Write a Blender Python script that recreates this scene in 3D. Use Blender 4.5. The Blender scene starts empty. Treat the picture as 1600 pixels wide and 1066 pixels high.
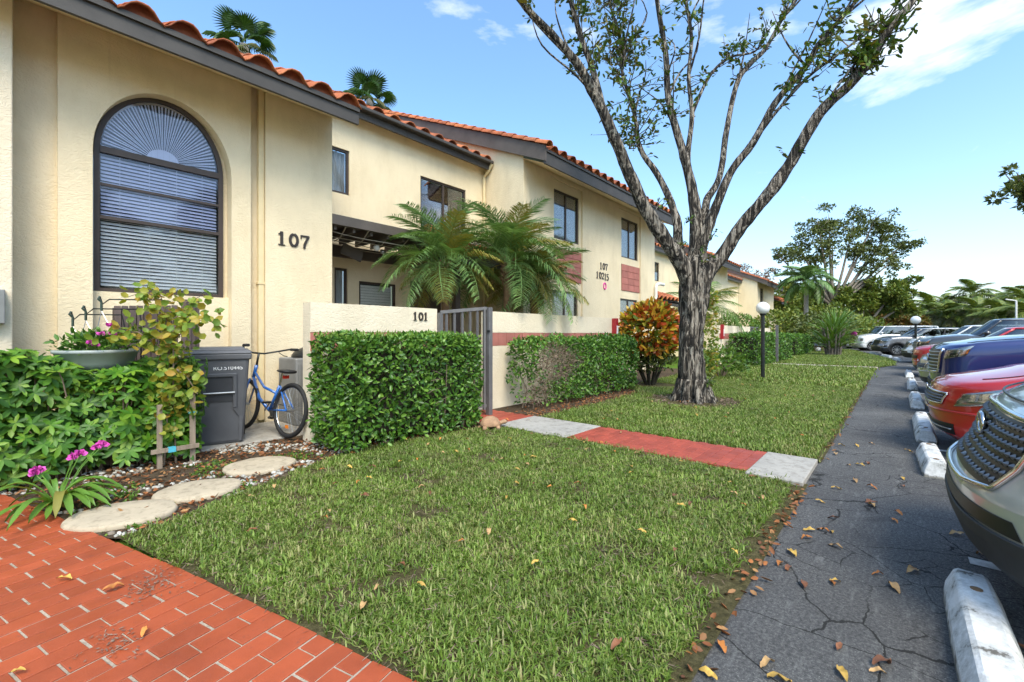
import bpy, math, random
import numpy as np
from mathutils import Vector, Matrix, noise

random.seed(7)
RNG = np.random.default_rng(11)
PI = math.pi
R = math.radians
scene = bpy.context.scene
col = scene.collection

# ---------------------------------------------------------------- camera
# X runs along the row of houses (away), Y towards the houses, Z up
HEAD = R(41.10)
cam_d = bpy.data.cameras.new('camera')
cam = bpy.data.objects.new('camera', cam_d)
col.objects.link(cam)
cam.location = (0, 0, 1.3)
cam.rotation_euler = (R(90), 0, HEAD - R(90))
cam_d.sensor_width = 36.0
cam_d.lens = 690 * 36.0 / 1600
cam_d.shift_y = -11 / 1600
cam_d.clip_start = 0.05
cam_d.clip_end = 2000
scene.camera = cam

# ---------------------------------------------------------------- world
SUN_EL, SUN_AZ = R(52), R(-122)          # azimuth of the sun measured from +X towards +Y
world = bpy.data.worlds.new('World')
scene.world = world
world.use_nodes = True
nt = world.node_tree
nt.nodes.clear()
def wn(t, **k):
    n = nt.nodes.new(t)
    for a, b in k.items(): setattr(n, a, b)
    return n
wo = wn('ShaderNodeOutputWorld')
bg = wn('ShaderNodeBackground')
sky = wn('ShaderNodeTexSky', sky_type='NISHITA', sun_disc=False)
sky.sun_elevation = SUN_EL
sky.sun_rotation = R(90) - SUN_AZ
sky.air_density = 1.0
sky.dust_density = 2.2
sky.ozone_density = 1.2
bg.inputs['Strength'].default_value = 0.14
tc = wn('ShaderNodeTexCoord')
sep = wn('ShaderNodeSeparateXYZ')
nt.links.new(tc.outputs['Generated'], sep.inputs[0])
def wmath(op, a, b=None):
    m = wn('ShaderNodeMath', operation=op)
    for i, q in enumerate((a, b)):
        if q is None: continue
        if isinstance(q, (int, float)): m.inputs[i].default_value = q
        else: nt.links.new(q, m.inputs[i])
    return m.outputs[0]
cl = wn('ShaderNodeTexNoise')
cl.inputs['Scale'].default_value = 2.4
cl.inputs['Detail'].default_value = 9
cl.inputs['Roughness'].default_value = 0.56
cl.inputs['Distortion'].default_value = 0.25
mp = wn('ShaderNodeMapping')
mp.inputs['Location'].default_value = (9.0, 4.0, 2.0)
mp.inputs['Scale'].default_value = (1, 1, 2.4)
nt.links.new(tc.outputs['Generated'], mp.inputs[0]); nt.links.new(mp.outputs[0], cl.inputs['Vector'])
cr = wn('ShaderNodeValToRGB')
cr.color_ramp.elements[0].position = 0.575
cr.color_ramp.elements[1].position = 0.69
nt.links.new(cl.outputs['Fac'], cr.inputs[0])
mixc = wn('ShaderNodeMixRGB')
mixc.inputs[2].default_value = (4.3, 4.4, 4.6, 1)
nt.links.new(wmath('MULTIPLY', cr.outputs[0], 0.9), mixc.inputs[0])
tint = wn('ShaderNodeMixRGB', blend_type='MULTIPLY')
nt.links.new(wmath('MINIMUM', wmath('MULTIPLY', wmath('MAXIMUM', sep.outputs[2], 0.0), 2.4), 1.0), tint.inputs[0])
tint.inputs[2].default_value = (0.78, 0.98, 1.05, 1)
nt.links.new(sky.outputs[0], tint.inputs[1])
nt.links.new(tint.outputs[0], mixc.inputs[1])
nt.links.new(mixc.outputs[0], bg.inputs[0])
nt.links.new(bg.outputs[0], wo.inputs[0])

# ---------------------------------------------------------------- sun (thin cloud in front of it: soft shadows)
sd = bpy.data.lights.new('sun', 'SUN')
sd.energy = 1.2
sd.angle = R(25)
sd.color = (1.0, 0.87, 0.70)
sun = bpy.data.objects.new('sun', sd)
col.objects.link(sun)
sdir = Vector((math.cos(SUN_EL) * math.cos(SUN_AZ), math.cos(SUN_EL) * math.sin(SUN_AZ), math.sin(SUN_EL)))
sun.rotation_euler = (-sdir).to_track_quat('-Z', 'Y').to_euler()
sun.location = (-10, -10, 30)

vs = scene.view_settings
vs.view_transform = 'Standard'
vs.look = 'None'
vs.gamma = 1.0
vs.exposure = 1.42
vs.use_curve_mapping = False

# ---------------------------------------------------------------- materials
MATS = {}
def mat_nodes(name):
    m = bpy.data.materials.new(name)
    m.use_nodes = True
    n = m.node_tree
    b = n.nodes['Principled BSDF']
    return m, n, b
def node(n, t, **k):
    x = n.nodes.new(t)
    for a, b in k.items(): setattr(x, a, b)
    return x
def rgba(c): return (c[0], c[1], c[2], 1)
def ramp(n, stops, fac):
    r = node(n, 'ShaderNodeValToRGB')
    e = r.color_ramp.elements
    while len(e) < len(stops): e.new(0.5)
    for i, (p, c) in enumerate(stops):
        e[i].position = p; e[i].color = rgba(c)
    n.links.new(fac, r.inputs[0])
    return r.outputs[0]
def objcoord(n, scale=(1, 1, 1)):
    t = node(n, 'ShaderNodeTexCoord')
    g = node(n, 'ShaderNodeNewGeometry')
    mpn = node(n, 'ShaderNodeMapping')
    mpn.inputs['Scale'].default_value = scale
    n.links.new(g.outputs['Position'], mpn.inputs[0])
    return mpn.outputs[0]
def noise_tex(n, vec, scale, detail=4, rough=0.55, dist=0.0):
    t = node(n, 'ShaderNodeTexNoise')
    t.inputs['Scale'].default_value = scale
    t.inputs['Detail'].default_value = detail
    t.inputs['Roughness'].default_value = rough
    t.inputs['Distortion'].default_value = dist
    if vec is not None: n.links.new(vec, t.inputs['Vector'])
    return t.outputs['Fac']
def mixcol(n, fac, a, b, mode='MIX'):
    x = node(n, 'ShaderNodeMixRGB', blend_type=mode)
    for i, q in ((0, fac), (1, a), (2, b)):
        if isinstance(q, (int, float)): x.inputs[i].default_value = q
        elif isinstance(q, tuple): x.inputs[i].default_value = rgba(q)
        else: n.links.new(q, x.inputs[i])
    return x.outputs[0]
def bump(n, b, height, strength, dist=0.01):
    x = node(n, 'ShaderNodeBump')
    x.inputs['Strength'].default_value = strength
    x.inputs['Distance'].default_value = dist
    n.links.new(height, x.inputs['Height'])
    n.links.new(x.outputs[0], b.inputs['Normal'])
    return x
def nmath(n, op, a, b=None):
    m = node(n, 'ShaderNodeMath', operation=op)
    for i, q in enumerate((a, b)):
        if q is None: continue
        if isinstance(q, (int, float)): m.inputs[i].default_value = q
        else: n.links.new(q, m.inputs[i])
    return m.outputs[0]
def rnd_island(n):
    return node(n, 'ShaderNodeNewGeometry').outputs['Random Per Island']
def rnd_object(n):
    return node(n, 'ShaderNodeObjectInfo').outputs['Random']

def plain(name, c, rough=0.6, var=0.12, scale=6.0, bmp=0.0, bscale=60.0, metal=0.0, coat=0.0, objvar=0.0, spec=0.5, stretch=(1, 1, 1)):
    """paint, metal, plastic: a base colour with uneven wear and a fine grain"""
    m, n, b = mat_nodes(name)
    v = objcoord(n, stretch)
    f = noise_tex(n, v, scale, 5, 0.6)
    lo = tuple(q * (1 - var) for q in c); hi = tuple(min(1, q * (1 + var)) for q in c)
    o = ramp(n, [(0.3, lo), (0.7, hi)], f)
    if objvar:
        o = mixcol(n, 1.0, o, ramp(n, [(0, (1 - objvar,) * 3), (1, (1 + objvar * 0.5,) * 3)], rnd_object(n)), 'MULTIPLY')
    n.links.new(o, b.inputs['Base Color'])
    b.inputs['Roughness'].default_value = rough
    b.inputs['Metallic'].default_value = metal
    b.inputs['Specular IOR Level'].default_value = spec
    if coat:
        b.inputs['Coat Weight'].default_value = coat
        b.inputs['Coat Roughness'].default_value = 0.04
    if bmp: bump(n, b, noise_tex(n, v, bscale, 4, 0.6), bmp, 0.006)
    MATS[name] = m
    return m

def stucco(name, c, bmp=0.55):
    m, n, b = mat_nodes(name)
    v = objcoord(n)
    big = noise_tex(n, v, 0.8, 4, 0.6)
    fine = noise_tex(n, objcoord(n, (1, 1, 0.35)), 3.0, 6, 0.65)
    o = ramp(n, [(0.25, tuple(q * 0.86 for q in c)), (0.5, c), (0.8, tuple(min(1, q * 1.06) for q in c))], big)
    o = mixcol(n, 0.25, o, ramp(n, [(0.32, (0.70, 0.64, 0.54)), (0.55, (1, 1, 1))], fine), 'MULTIPLY')
    run = noise_tex(n, objcoord(n, (5, 5, 0.25)), 2.2, 5, 0.6)
    o = mixcol(n, ramp(n, [(0.64, (0, 0, 0)), (0.82, (0.2, 0.2, 0.2))], run), o, (0.42, 0.34, 0.23))
    n.links.new(o, b.inputs['Base Color'])
    b.inputs['Roughness'].default_value = 0.9
    b.inputs['Specular IOR Level'].default_value = 0.2
    vv = objcoord(n, (1, 1, 1.5))
    tro = noise_tex(n, vv, 13.0, 3, 0.5, 1.2)
    ridge = nmath(n, 'ABSOLUTE', nmath(n, 'SUBTRACT', tro, 0.5))
    ridge = nmath(n, 'MINIMUM', nmath(n, 'MULTIPLY', ridge, 7.0), 1.0)
    gr = noise_tex(n, v, 120.0, 3, 0.6)
    hgt = nmath(n, 'ADD', nmath(n, 'MULTIPLY', ridge, -0.55), nmath(n, 'MULTIPLY', gr, 0.45))
    bump(n, b, hgt, bmp, 0.012)
    MATS[name] = m
    return m

def leafmat(name, cols, rough=0.38, trans=0.22, spec=0.4):
    m, n, b = mat_nodes(name)
    k = len(cols)
    o = ramp(n, [(i / max(1, k - 1), c) for i, c in enumerate(cols)], rnd_island(n))
    v = objcoord(n)
    o = mixcol(n, 0.5, o, ramp(n, [(0.3, (0.62, 0.62, 0.6)), (0.7, (1.15, 1.15, 1.1))], noise_tex(n, v, 3.0, 3)), 'MULTIPLY')
    n.links.new(o, b.inputs['Base Color'])
    b.inputs['Roughness'].default_value = rough
    b.inputs['Specular IOR Level'].default_value = spec
    t = node(n, 'ShaderNodeBsdfTranslucent')
    n.links.new(mixcol(n, 1.0, o, (1.25, 1.2, 0.55), 'MULTIPLY'), t.inputs[0])
    mx = node(n, 'ShaderNodeMixShader')
    mx.inputs[0].default_value = trans
    n.links.new(b.outputs[0], mx.inputs[1]); n.links.new(t.outputs[0], mx.inputs[2])
    n.links.new(mx.outputs[0], n.nodes['Material Output'].inputs[0])
    MATS[name] = m
    return m

def glassmat(name, tint=(0.9, 0.95, 0.95), base_reflect=0.10, rough=0.03, clear=0.85):
    """thin window pane: mirror-like film over a clear sheet"""
    m, n, b = mat_nodes(name)
    n.nodes.remove(b)
    g = node(n, 'ShaderNodeBsdfGlossy'); g.inputs['Roughness'].default_value = rough
    t = node(n, 'ShaderNodeBsdfTransparent'); t.inputs[0].default_value = rgba(tuple(q * clear for q in tint))
    fr = node(n, 'ShaderNodeFresnel'); fr.inputs[0].default_value = 1.5
    f = nmath(n, 'ADD', nmath(n, 'MULTIPLY', fr.outputs[0], 0.75), base_reflect)
    mx = node(n, 'ShaderNodeMixShader')
    n.links.new(f, mx.inputs[0]); n.links.new(t.outputs[0], mx.inputs[1]); n.links.new(g.outputs[0], mx.inputs[2])
    n.links.new(mx.outputs[0], n.nodes['Material Output'].inputs[0])
    MATS[name] = m
    return m

def make_materials():
    stucco('stucco', (0.80, 0.67, 0.46), 0.42)
    stucco('stucco_pale', (0.80, 0.69, 0.52), 0.42)
    plain('trim_grey', (0.060, 0.053, 0.048), 0.65, 0.2, 3, 0.15)
    plain('trim_taupe', (0.10, 0.082, 0.07), 0.7, 0.2, 3, 0.15)
    plain('frame_brown', (0.055, 0.038, 0.03), 0.5, 0.15, 5)
    plain('door_brown', (0.10, 0.07, 0.062), 0.6, 0.1, 3)
    plain('digit', (0.035, 0.025, 0.02), 0.5, 0.2, 20)
    plain('downspout', (0.72, 0.58, 0.34), 0.55, 0.08, 4)
    plain('conduit_white', (0.75, 0.72, 0.66), 0.5, 0.08, 4)
    plain('blind', (0.88, 0.88, 0.90), 0.6, 0.06, 4)
    plain('blind_brown', (0.10, 0.05, 0.045), 0.6, 0.1, 4)
    plain('curtain', (0.50, 0.51, 0.52), 0.85, 0.2, 4, stretch=(9, 9, 0.5))
    plain('room_dark', (0.03, 0.03, 0.032), 0.9, 0.2, 2)
    plain('fan_white', (0.88, 0.88, 0.85), 0.7, 0.06, 6)
    plain('screen_mesh', (0.05, 0.05, 0.055), 0.8, 0.1, 30)
    plain('panel_red', (0.42, 0.15, 0.115), 0.75, 0.15, 5, 0.2, objvar=0.14)
    plain('grout_red', (0.24, 0.075, 0.06), 0.9, 0.15, 5)
    plain('iron_grey', (0.13, 0.125, 0.125), 0.5, 0.15, 8)
    plain('black_metal', (0.012, 0.014, 0.014), 0.4, 0.2, 8)
    plain('rubber', (0.014, 0.014, 0.015), 0.75, 0.3, 14, 0.2)
    plain('chrome', (0.62, 0.62, 0.62), 0.16, 0.05, 8, metal=1.0)
    plain('dull_metal', (0.42, 0.43, 0.44), 0.4, 0.15, 8, metal=0.9)
    plain('bin_grey', (0.10, 0.103, 0.115), 0.55, 0.12, 4, 0.12, 90)
    plain('bin_dark', (0.045, 0.047, 0.055), 0.6, 0.12, 4)
    plain('print_white', (0.75, 0.75, 0.75), 0.6, 0.08, 30)
    plain('bike_blue', (0.02, 0.13, 0.46), 0.3, 0.1, 8, coat=0.6)
    plain('saddle', (0.02, 0.02, 0.021), 0.55, 0.2, 20, 0.2)
    plain('reflector_red', (0.45, 0.02, 0.01), 0.25, 0.1, 8)
    plain('reflector_orange', (0.8, 0.22, 0.02), 0.25, 0.1, 8)
    plain('ac_grey', (0.22, 0.22, 0.215), 0.6, 0.12, 6)
    plain('screen_brown', (0.12, 0.085, 0.075), 0.7, 0.2, 3, 0.3, 40, objvar=0.25, stretch=(4, 4, 0.4))
    plain('pot_grey', (0.30, 0.335, 0.32), 0.55, 0.1, 5)
    plain('wood_grey', (0.27, 0.21, 0.155), 0.85, 0.25, 5, 0.4, 40, stretch=(6, 6, 0.5))
    plain('tie_blue', (0.08, 0.42, 0.55), 0.5, 0.1, 9)
    plain('turtle_clay', (0.36, 0.21, 0.12), 0.85, 0.25, 18, 0.3)
    plain('globe_white', (0.86, 0.86, 0.84), 0.25, 0.02, 4)
    plain('cab_red', (0.36, 0.018, 0.025), 0.4, 0.1, 5)
    plain('sensor_white', (0.75, 0.76, 0.78), 0.35, 0.05, 9)
    plain('wire_pale', (0.42, 0.37, 0.30), 0.7, 0.15, 9)
    plain('petal_pink', (0.62, 0.08, 0.42), 0.6, 0.2, 60)
    plain('sign_pink', (0.65, 0.04, 0.30), 0.5, 0.1, 9)
    plain('paint_line', (0.52, 0.52, 0.50), 0.8, 0.35, 16, 0.2)
    plain('trunk_palm', (0.30, 0.26, 0.21), 0.9, 0.3, 7, 0.5, 18, stretch=(1, 1, 5))
    plain('trunk_fibre', (0.17, 0.10, 0.05), 0.95, 0.4, 12, 0.8, 30)
    plain('trunk_far', (0.20, 0.165, 0.125), 0.9, 0.3, 5, 0.4, 12)
    plain('twig', (0.20, 0.15, 0.105), 0.9, 0.3, 12)
    plain('twig_core_dark', (0.035, 0.03, 0.018), 0.95, 0.4, 9)
    plain('hanger_green', (0.03, 0.05, 0.035), 0.5, 0.15, 9)
    glassmat('pane', (0.97, 0.98, 0.98), 0.0, 0.03, 0.98)
    glassmat('pane_sky', (0.90, 0.92, 1.0), 0.015, 0.05, 0.99)
    glassmat('car_glass', (0.55, 0.62, 0.62), 0.14, 0.02, 0.75)
    glassmat('lamp_lens', (0.95, 0.95, 0.93), 0.14, 0.03, 0.95)
    leafmat('hedge_leaf', [(0.03, 0.085, 0.012), (0.065, 0.165, 0.02), (0.11, 0.235, 0.03), (0.19, 0.33, 0.05)], 0.36, 0.16, 0.4)
    leafmat('hedge_new', [(0.16, 0.30, 0.05), (0.28, 0.38, 0.08)], 0.3, 0.25)
    leafmat('dry_leaf', [(0.20, 0.13, 0.10), (0.30, 0.22, 0.17), (0.14, 0.10, 0.08)], 0.8, 0.1, 0.2)
    leafmat('schef_leaf', [(0.03, 0.10, 0.010), (0.06, 0.17, 0.014), (0.10, 0.25, 0.02), (0.20, 0.33, 0.03)], 0.42, 0.2, 0.3)
    leafmat('vine_leaf', [(0.12, 0.22, 0.025), (0.22, 0.31, 0.04), (0.36, 0.36, 0.05), (0.45, 0.27, 0.045)], 0.45, 0.3)
    leafmat('croton_leaf', [(0.08, 0.15, 0.02), (0.22, 0.26, 0.025), (0.60, 0.45, 0.04), (0.70, 0.42, 0.04), (0.68, 0.25, 0.035), (0.60, 0.07, 0.025), (0.16, 0.10, 0.02)], 0.35, 0.15, 0.5)
    leafmat('palm_leaf', [(0.09, 0.18, 0.055), (0.16, 0.28, 0.085), (0.26, 0.39, 0.14)], 0.4, 0.2, 0.4)
    leafmat('palm_yellow', [(0.30, 0.24, 0.05), (0.22, 0.24, 0.05)], 0.5, 0.25)
    leafmat('fan_leaf', [(0.035, 0.085, 0.015), (0.07, 0.13, 0.03)], 0.45, 0.15)
    leafmat('fan_dry', [(0.20, 0.18, 0.08), (0.12, 0.14, 0.05)], 0.6, 0.25)
    leafmat('tree_leaf', [(0.035, 0.07, 0.012), (0.06, 0.12, 0.018), (0.12, 0.21, 0.03), (0.20, 0.15, 0.03)], 0.42, 0.2)
    leafmat('olive_leaf', [(0.065, 0.09, 0.025), (0.11, 0.14, 0.035), (0.18, 0.20, 0.05)], 0.5, 0.2)
    leafmat('bright_leaf', [(0.055, 0.12, 0.015), (0.10, 0.20, 0.025), (0.19, 0.29, 0.04)], 0.42, 0.22)
    leafmat('far_leaf', [(0.075, 0.12, 0.02), (0.14, 0.20, 0.03), (0.27, 0.28, 0.045)], 0.5, 0.2)
    leafmat('far_red', [(0.10, 0.12, 0.02), (0.30, 0.16, 0.05), (0.12, 0.16, 0.03)], 0.5, 0.2)
    leafmat('strap_leaf', [(0.07, 0.16, 0.02), (0.12, 0.25, 0.035), (0.18, 0.31, 0.05)], 0.38, 0.2)
    leafmat('blade', [(0.07, 0.125, 0.018), (0.13, 0.215, 0.034), (0.19, 0.28, 0.05), (0.26, 0.34, 0.085), (0.42, 0.36, 0.19)], 0.45, 0.25, 0.3)
    # turf: leaf colours that dry out in patches
    m = leafmat('turf_blade', [(0.075, 0.13, 0.018), (0.14, 0.225, 0.034), (0.20, 0.30, 0.05), (0.28, 0.37, 0.085), (0.42, 0.38, 0.19)], 0.45, 0.25, 0.3)
    n = m.node_tree; b = n.nodes['Principled BSDF']; src = b.inputs['Base Color'].links[0].from_socket; v = objcoord(n)
    dryp = nmath(n, 'MULTIPLY', ramp(n, [(0.50, (0, 0, 0)), (0.66, (1, 1, 1))], noise_tex(n, v, 1.9, 5, 0.65)), ramp(n, [(0.35, (0, 0, 0)), (0.6, (0.8, 0.8, 0.8))], rnd_island(n)))
    o = mixcol(n, dryp, src, (0.30, 0.255, 0.12))
    o = mixcol(n, 0.8, o, ramp(n, [(0.3, (0.66, 0.72, 0.62)), (0.7, (1.2, 1.16, 1.1))], noise_tex(n, v, 0.9, 4, 0.6)), 'MULTIPLY')
    n.links.new(o, b.inputs['Base Color'])
    leafmat('litter', [(0.20, 0.07, 0.03), (0.40, 0.15, 0.05), (0.14, 0.06, 0.035), (0.42, 0.22, 0.09), (0.28, 0.13, 0.07)], 0.75, 0.1, 0.3)
    leafmat('pebble', [(0.46, 0.44, 0.40), (0.34, 0.32, 0.28), (0.62, 0.60, 0.55), (0.20, 0.17, 0.14), (0.28, 0.22, 0.17)], 0.85, 0.0, 0.2)
    for nm, c in (('fallen_orange', (0.52, 0.19, 0.04)), ('fallen_yellow', (0.55, 0.34, 0.07)), ('fallen_brown', (0.22, 0.085, 0.035)), ('fallen_tan', (0.45, 0.27, 0.11))):
        plain(nm, c, 0.55, 0.3, 40, objvar=0.3)
    # bark: deep ridged grey-brown with lichen
    m, n, b = mat_nodes('bark')
    v = objcoord(n, (1, 1, 0.12))
    rd = noise_tex(n, v, 19, 5, 0.6, 0.9)
    o = ramp(n, [(0.45, (0.014, 0.011, 0.008)), (0.51, (0.075, 0.06, 0.045)), (0.60, (0.36, 0.31, 0.25))], rd)
    li = noise_tex(n, objcoord(n), 7, 5, 0.7)
    o = mixcol(n, ramp(n, [(0.58, (0, 0, 0)), (0.70, (0.7, 0.7, 0.7))], li), o, (0.36, 0.35, 0.30))
    n.links.new(o, b.inputs['Base Color'])
    b.inputs['Roughness'].default_value = 0.95
    bump(n, b, rd, 1.0, 0.10)
    MATS['bark'] = m
    # clay roof tile
    m, n, b = mat_nodes('tile')
    v = objcoord(n)
    o = ramp(n, [(0, (0.30, 0.085, 0.035)), (0.4, (0.44, 0.13, 0.05)), (0.8, (0.53, 0.17, 0.06)), (1, (0.36, 0.14, 0.08))], rnd_object(n))
    o = mixcol(n, 0.75, o, ramp(n, [(0.32, (0.35, 0.30, 0.27)), (0.58, (1.05, 1.0, 0.95))], noise_tex(n, v, 5, 6, 0.7)), 'MULTIPLY')
    n.links.new(o, b.inputs['Base Color'])
    b.inputs['Roughness'].default_value = 0.8
    bump(n, b, noise_tex(n, v, 70, 4), 0.25, 0.005)
    MATS['tile'] = m
    # painted brick paving
    for nm, c in (('brick_paint', (0.38, 0.074, 0.024)), ('brick_paint_walk', (0.37, 0.066, 0.036))):
        m, n, b = mat_nodes(nm)
        v = objcoord(n)
        o = ramp(n, [(0, tuple(q * 0.86 for q in c)), (1, tuple(min(1, q * 1.12) for q in c))], rnd_object(n))
        o = mixcol(n, 0.6, o, ramp(n, [(0.3, (0.62, 0.60, 0.60)), (0.6, (1.05, 1.05, 1.05))], noise_tex(n, v, 3.5, 6, 0.65)), 'MULTIPLY')
        sp = noise_tex(n, v, 34, 5, 0.75)
        o = mixcol(n, ramp(n, [(0.60, (0, 0, 0)), (0.72, (0.6, 0.6, 0.6))], sp), o, (0.13, 0.055, 0.04))
        n.links.new(o, b.inputs['Base Color'])
        n.links.new(ramp(n, [(0.3, (0.45,) * 3), (0.7, (0.75,) * 3)], noise_tex(n, v, 9, 4)), b.inputs['Roughness'])
        bump(n, b, noise_tex(n, v, 140, 3), 0.22, 0.004)
        MATS[nm] = m
    # mortar, concrete, stone
    for nm, c, sc in (('mortar', (0.44, 0.375, 0.29), 30), ('concrete', (0.40, 0.37, 0.325), 14), ('stone', (0.50, 0.41, 0.29), 16), ('kerb_white', (0.66, 0.66, 0.65), 9)):
        m, n, b = mat_nodes(nm)
        v = objcoord(n)
        f1 = noise_tex(n, v, 2.2, 6, 0.65)
        f2 = noise_tex(n, v, sc, 6, 0.7)
        o = ramp(n, [(0.25, tuple(q * 0.74 for q in c)), (0.55, c), (0.8, tuple(min(1, q * 1.1) for q in c))], f1)
        o = mixcol(n, 0.7, o, ramp(n, [(0.3, (0.45, 0.43, 0.40)), (0.5, (1, 1, 1))], f2), 'MULTIPLY')
        n.links.new(o, b.inputs['Base Color'])
        b.inputs['Roughness'].default_value = 0.9
        bump(n, b, noise_tex(n, v, sc * 4, 5, 0.7), 0.5, 0.008)
        MATS[nm] = m
    # wheel stops: white paint scuffed through to concrete
    m, n, b = mat_nodes('stop_paint')
    v = objcoord(n)
    wear = noise_tex(n, v, 6, 7, 0.75)
    o = ramp(n, [(0.38, (0.12, 0.11, 0.095)), (0.44, (0.48, 0.48, 0.46)), (0.6, (0.74, 0.74, 0.73))], wear)
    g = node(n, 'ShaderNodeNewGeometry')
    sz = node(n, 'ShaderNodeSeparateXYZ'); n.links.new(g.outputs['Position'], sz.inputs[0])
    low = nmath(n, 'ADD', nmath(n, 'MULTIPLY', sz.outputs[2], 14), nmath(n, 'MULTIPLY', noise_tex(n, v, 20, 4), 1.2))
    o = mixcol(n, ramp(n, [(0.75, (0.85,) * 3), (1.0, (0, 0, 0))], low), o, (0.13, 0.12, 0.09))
    n.links.new(o, b.inputs['Base Color'])
    b.inputs['Roughness'].default_value = 0.8
    bump(n, b, noise_tex(n, v, 40, 5, 0.7), 0.5, 0.008)
    MATS['stop_paint'] = m
    # sealed, cracked asphalt
    m, n, b = mat_nodes('asphalt')
    v = objcoord(n)
    big = noise_tex(n, v, 0.9, 6, 0.65)
    grit = noise_tex(n, v, 62, 6, 0.85)
    o = ramp(n, [(0.3, (0.064, 0.062, 0.061)), (0.55, (0.090, 0.088, 0.086)), (0.75, (0.13, 0.127, 0.123))], big)
    o = mixcol(n, 0.85, o, ramp(n, [(0.34, (0.35, 0.35, 0.35)), (0.50, (0.95, 0.95, 0.95)), (0.64, (2.3, 2.25, 2.15))], grit), 'MULTIPLY')
    streak = noise_tex(n, objcoord(n, (1.2, 6, 1)), 3.2, 5, 0.7, 0.6)
    o = mixcol(n, ramp(n, [(0.56, (0, 0, 0)), (0.74, (0.5, 0.5, 0.5))], streak), o, (0.24, 0.235, 0.22))
    wv = node(n, 'ShaderNodeMixRGB'); wv.inputs[0].default_value = 0.16
    nz = node(n, 'ShaderNodeTexNoise'); nz.inputs['Scale'].default_value = 2.3; nz.inputs['Detail'].default_value = 6
    n.links.new(v, nz.inputs['Vector'])
    n.links.new(v, wv.inputs[1]); n.links.new(nz.outputs['Color'], wv.inputs[2])
    chip = noise_tex(n, v, 150, 2, 0.5)
    o = mixcol(n, nmath(n, 'MULTIPLY', ramp(n, [(0.63, (0, 0, 0)), (0.68, (0.8, 0.8, 0.8))], chip), ramp(n, [(0.42, (0.1, 0.1, 0.1)), (0.62, (1, 1, 1))], big)), o, (0.40, 0.39, 0.36))
    spot = noise_tex(n, v, 2.1, 2, 0.4)
    o = mixcol(n, ramp(n, [(0.66, (0, 0, 0)), (0.72, (0.5, 0.5, 0.5))], spot), o, (0.035, 0.034, 0.033))
    cracks = None
    for sc, wd in ((1.9, 0.0055), (4.4, 0.010)):
        vo = node(n, 'ShaderNodeTexVoronoi', feature='DISTANCE_TO_EDGE')
        vo.inputs['Scale'].default_value = sc
        mp2 = node(n, 'ShaderNodeMapping'); mp2.inputs['Scale'].default_value = (1.25, 0.8, 1)
        n.links.new(wv.outputs[0], mp2.inputs[0]); n.links.new(mp2.outputs[0], vo.inputs['Vector'])
        keep = ramp(n, [(0.38 if sc < 2 else 0.50, (0, 0, 0)), (0.46 if sc < 2 else 0.56, (1, 1, 1))], noise_tex(n, v, 0.8 if sc < 2 else 1.1, 3))
        ck = nmath(n, 'MULTIPLY', nmath(n, 'LESS_THAN', nmath(n, 'ADD', vo.outputs['Distance'], nmath(n, 'MULTIPLY', nmath(n, 'SUBTRACT', grit, 0.5), 0.022)), wd), keep)
        cracks = ck if cracks is None else nmath(n, 'MAXIMUM', cracks, ck)
    o = mixcol(n, cracks, o, (0.022, 0.021, 0.019))
    n.links.new(o, b.inputs['Base Color'])
    b.inputs['Roughness'].default_value = 0.85
    b.inputs['Specular IOR Level'].default_value = 0.3
    bump(n, b, nmath(n, 'SUBTRACT', grit, nmath(n, 'MULTIPLY', cracks, 1.4)), 0.6, 0.01)
    MATS['asphalt'] = m
    # soils
    for nm, cs in (('soil', [(0.3, (0.035, 0.026, 0.018)), (0.5, (0.085, 0.06, 0.04)), (0.7, (0.16, 0.12, 0.085))]),
                   ('thatch', [(0.3, (0.045, 0.038, 0.02)), (0.5, (0.09, 0.078, 0.035)), (0.72, (0.17, 0.14, 0.075))]),
                   ('turf_far', [(0.3, (0.06, 0.115, 0.014)), (0.5, (0.10, 0.19, 0.022)), (0.72, (0.16, 0.25, 0.04))])):
        m, n, b = mat_nodes(nm)
        v = objcoord(n)
        o = ramp(n, cs, noise_tex(n, v, 22, 7, 0.75))
        o = mixcol(n, 0.6, o, ramp(n, [(0.3, (0.6, 0.6, 0.6)), (0.7, (1.2, 1.2, 1.1))], noise_tex(n, v, 1.1, 4)), 'MULTIPLY')
        n.links.new(o, b.inputs['Base Color'])
        b.inputs['Roughness'].default_value = 0.97
        b.inputs['Specular IOR Level'].default_value = 0.1
        bump(n, b, noise_tex(n, v, 60, 5, 0.7), 0.8, 0.02)
        MATS[nm] = m
    # car paints
    for nm, c, mt in (('paint_silver', (0.50, 0.51, 0.49), 0.55), ('paint_red', (0.50, 0.018, 0.014), 0.15), ('paint_blue', (0.015, 0.026, 0.13), 0.35),
                      ('paint_silver2', (0.45, 0.455, 0.46), 0.6), ('paint_red2', (0.52, 0.02, 0.03), 0.1), ('paint_dark', (0.055, 0.056, 0.062), 0.5),
                      ('paint_white', (0.78, 0.78, 0.77), 0.0), ('paint_grey', (0.22, 0.22, 0.23), 0.55)):
        m = plain(nm, c, 0.32, 0.03, 2, metal=mt, coat=1.0)
    plain('cladding', (0.028, 0.029, 0.03), 0.6, 0.15, 10, 0.15, 120)
    plain('grille_black', (0.010, 0.010, 0.011), 0.4, 0.2, 10)
    plain('grille_scale', (0.16, 0.163, 0.17), 0.35, 0.1, 10, metal=0.6)
    plain('lamp_body', (0.42, 0.42, 0.40), 0.15, 0.2, 9, metal=0.7)
    plain('lamp_dark', (0.03, 0.03, 0.034), 0.2, 0.2, 9)
    plain('lamp_amber', (0.75, 0.24, 0.03), 0.25, 0.1, 9)
    plain('seat_dark', (0.02, 0.02, 0.02), 0.9, 0.1, 5)
make_materials()

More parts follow.
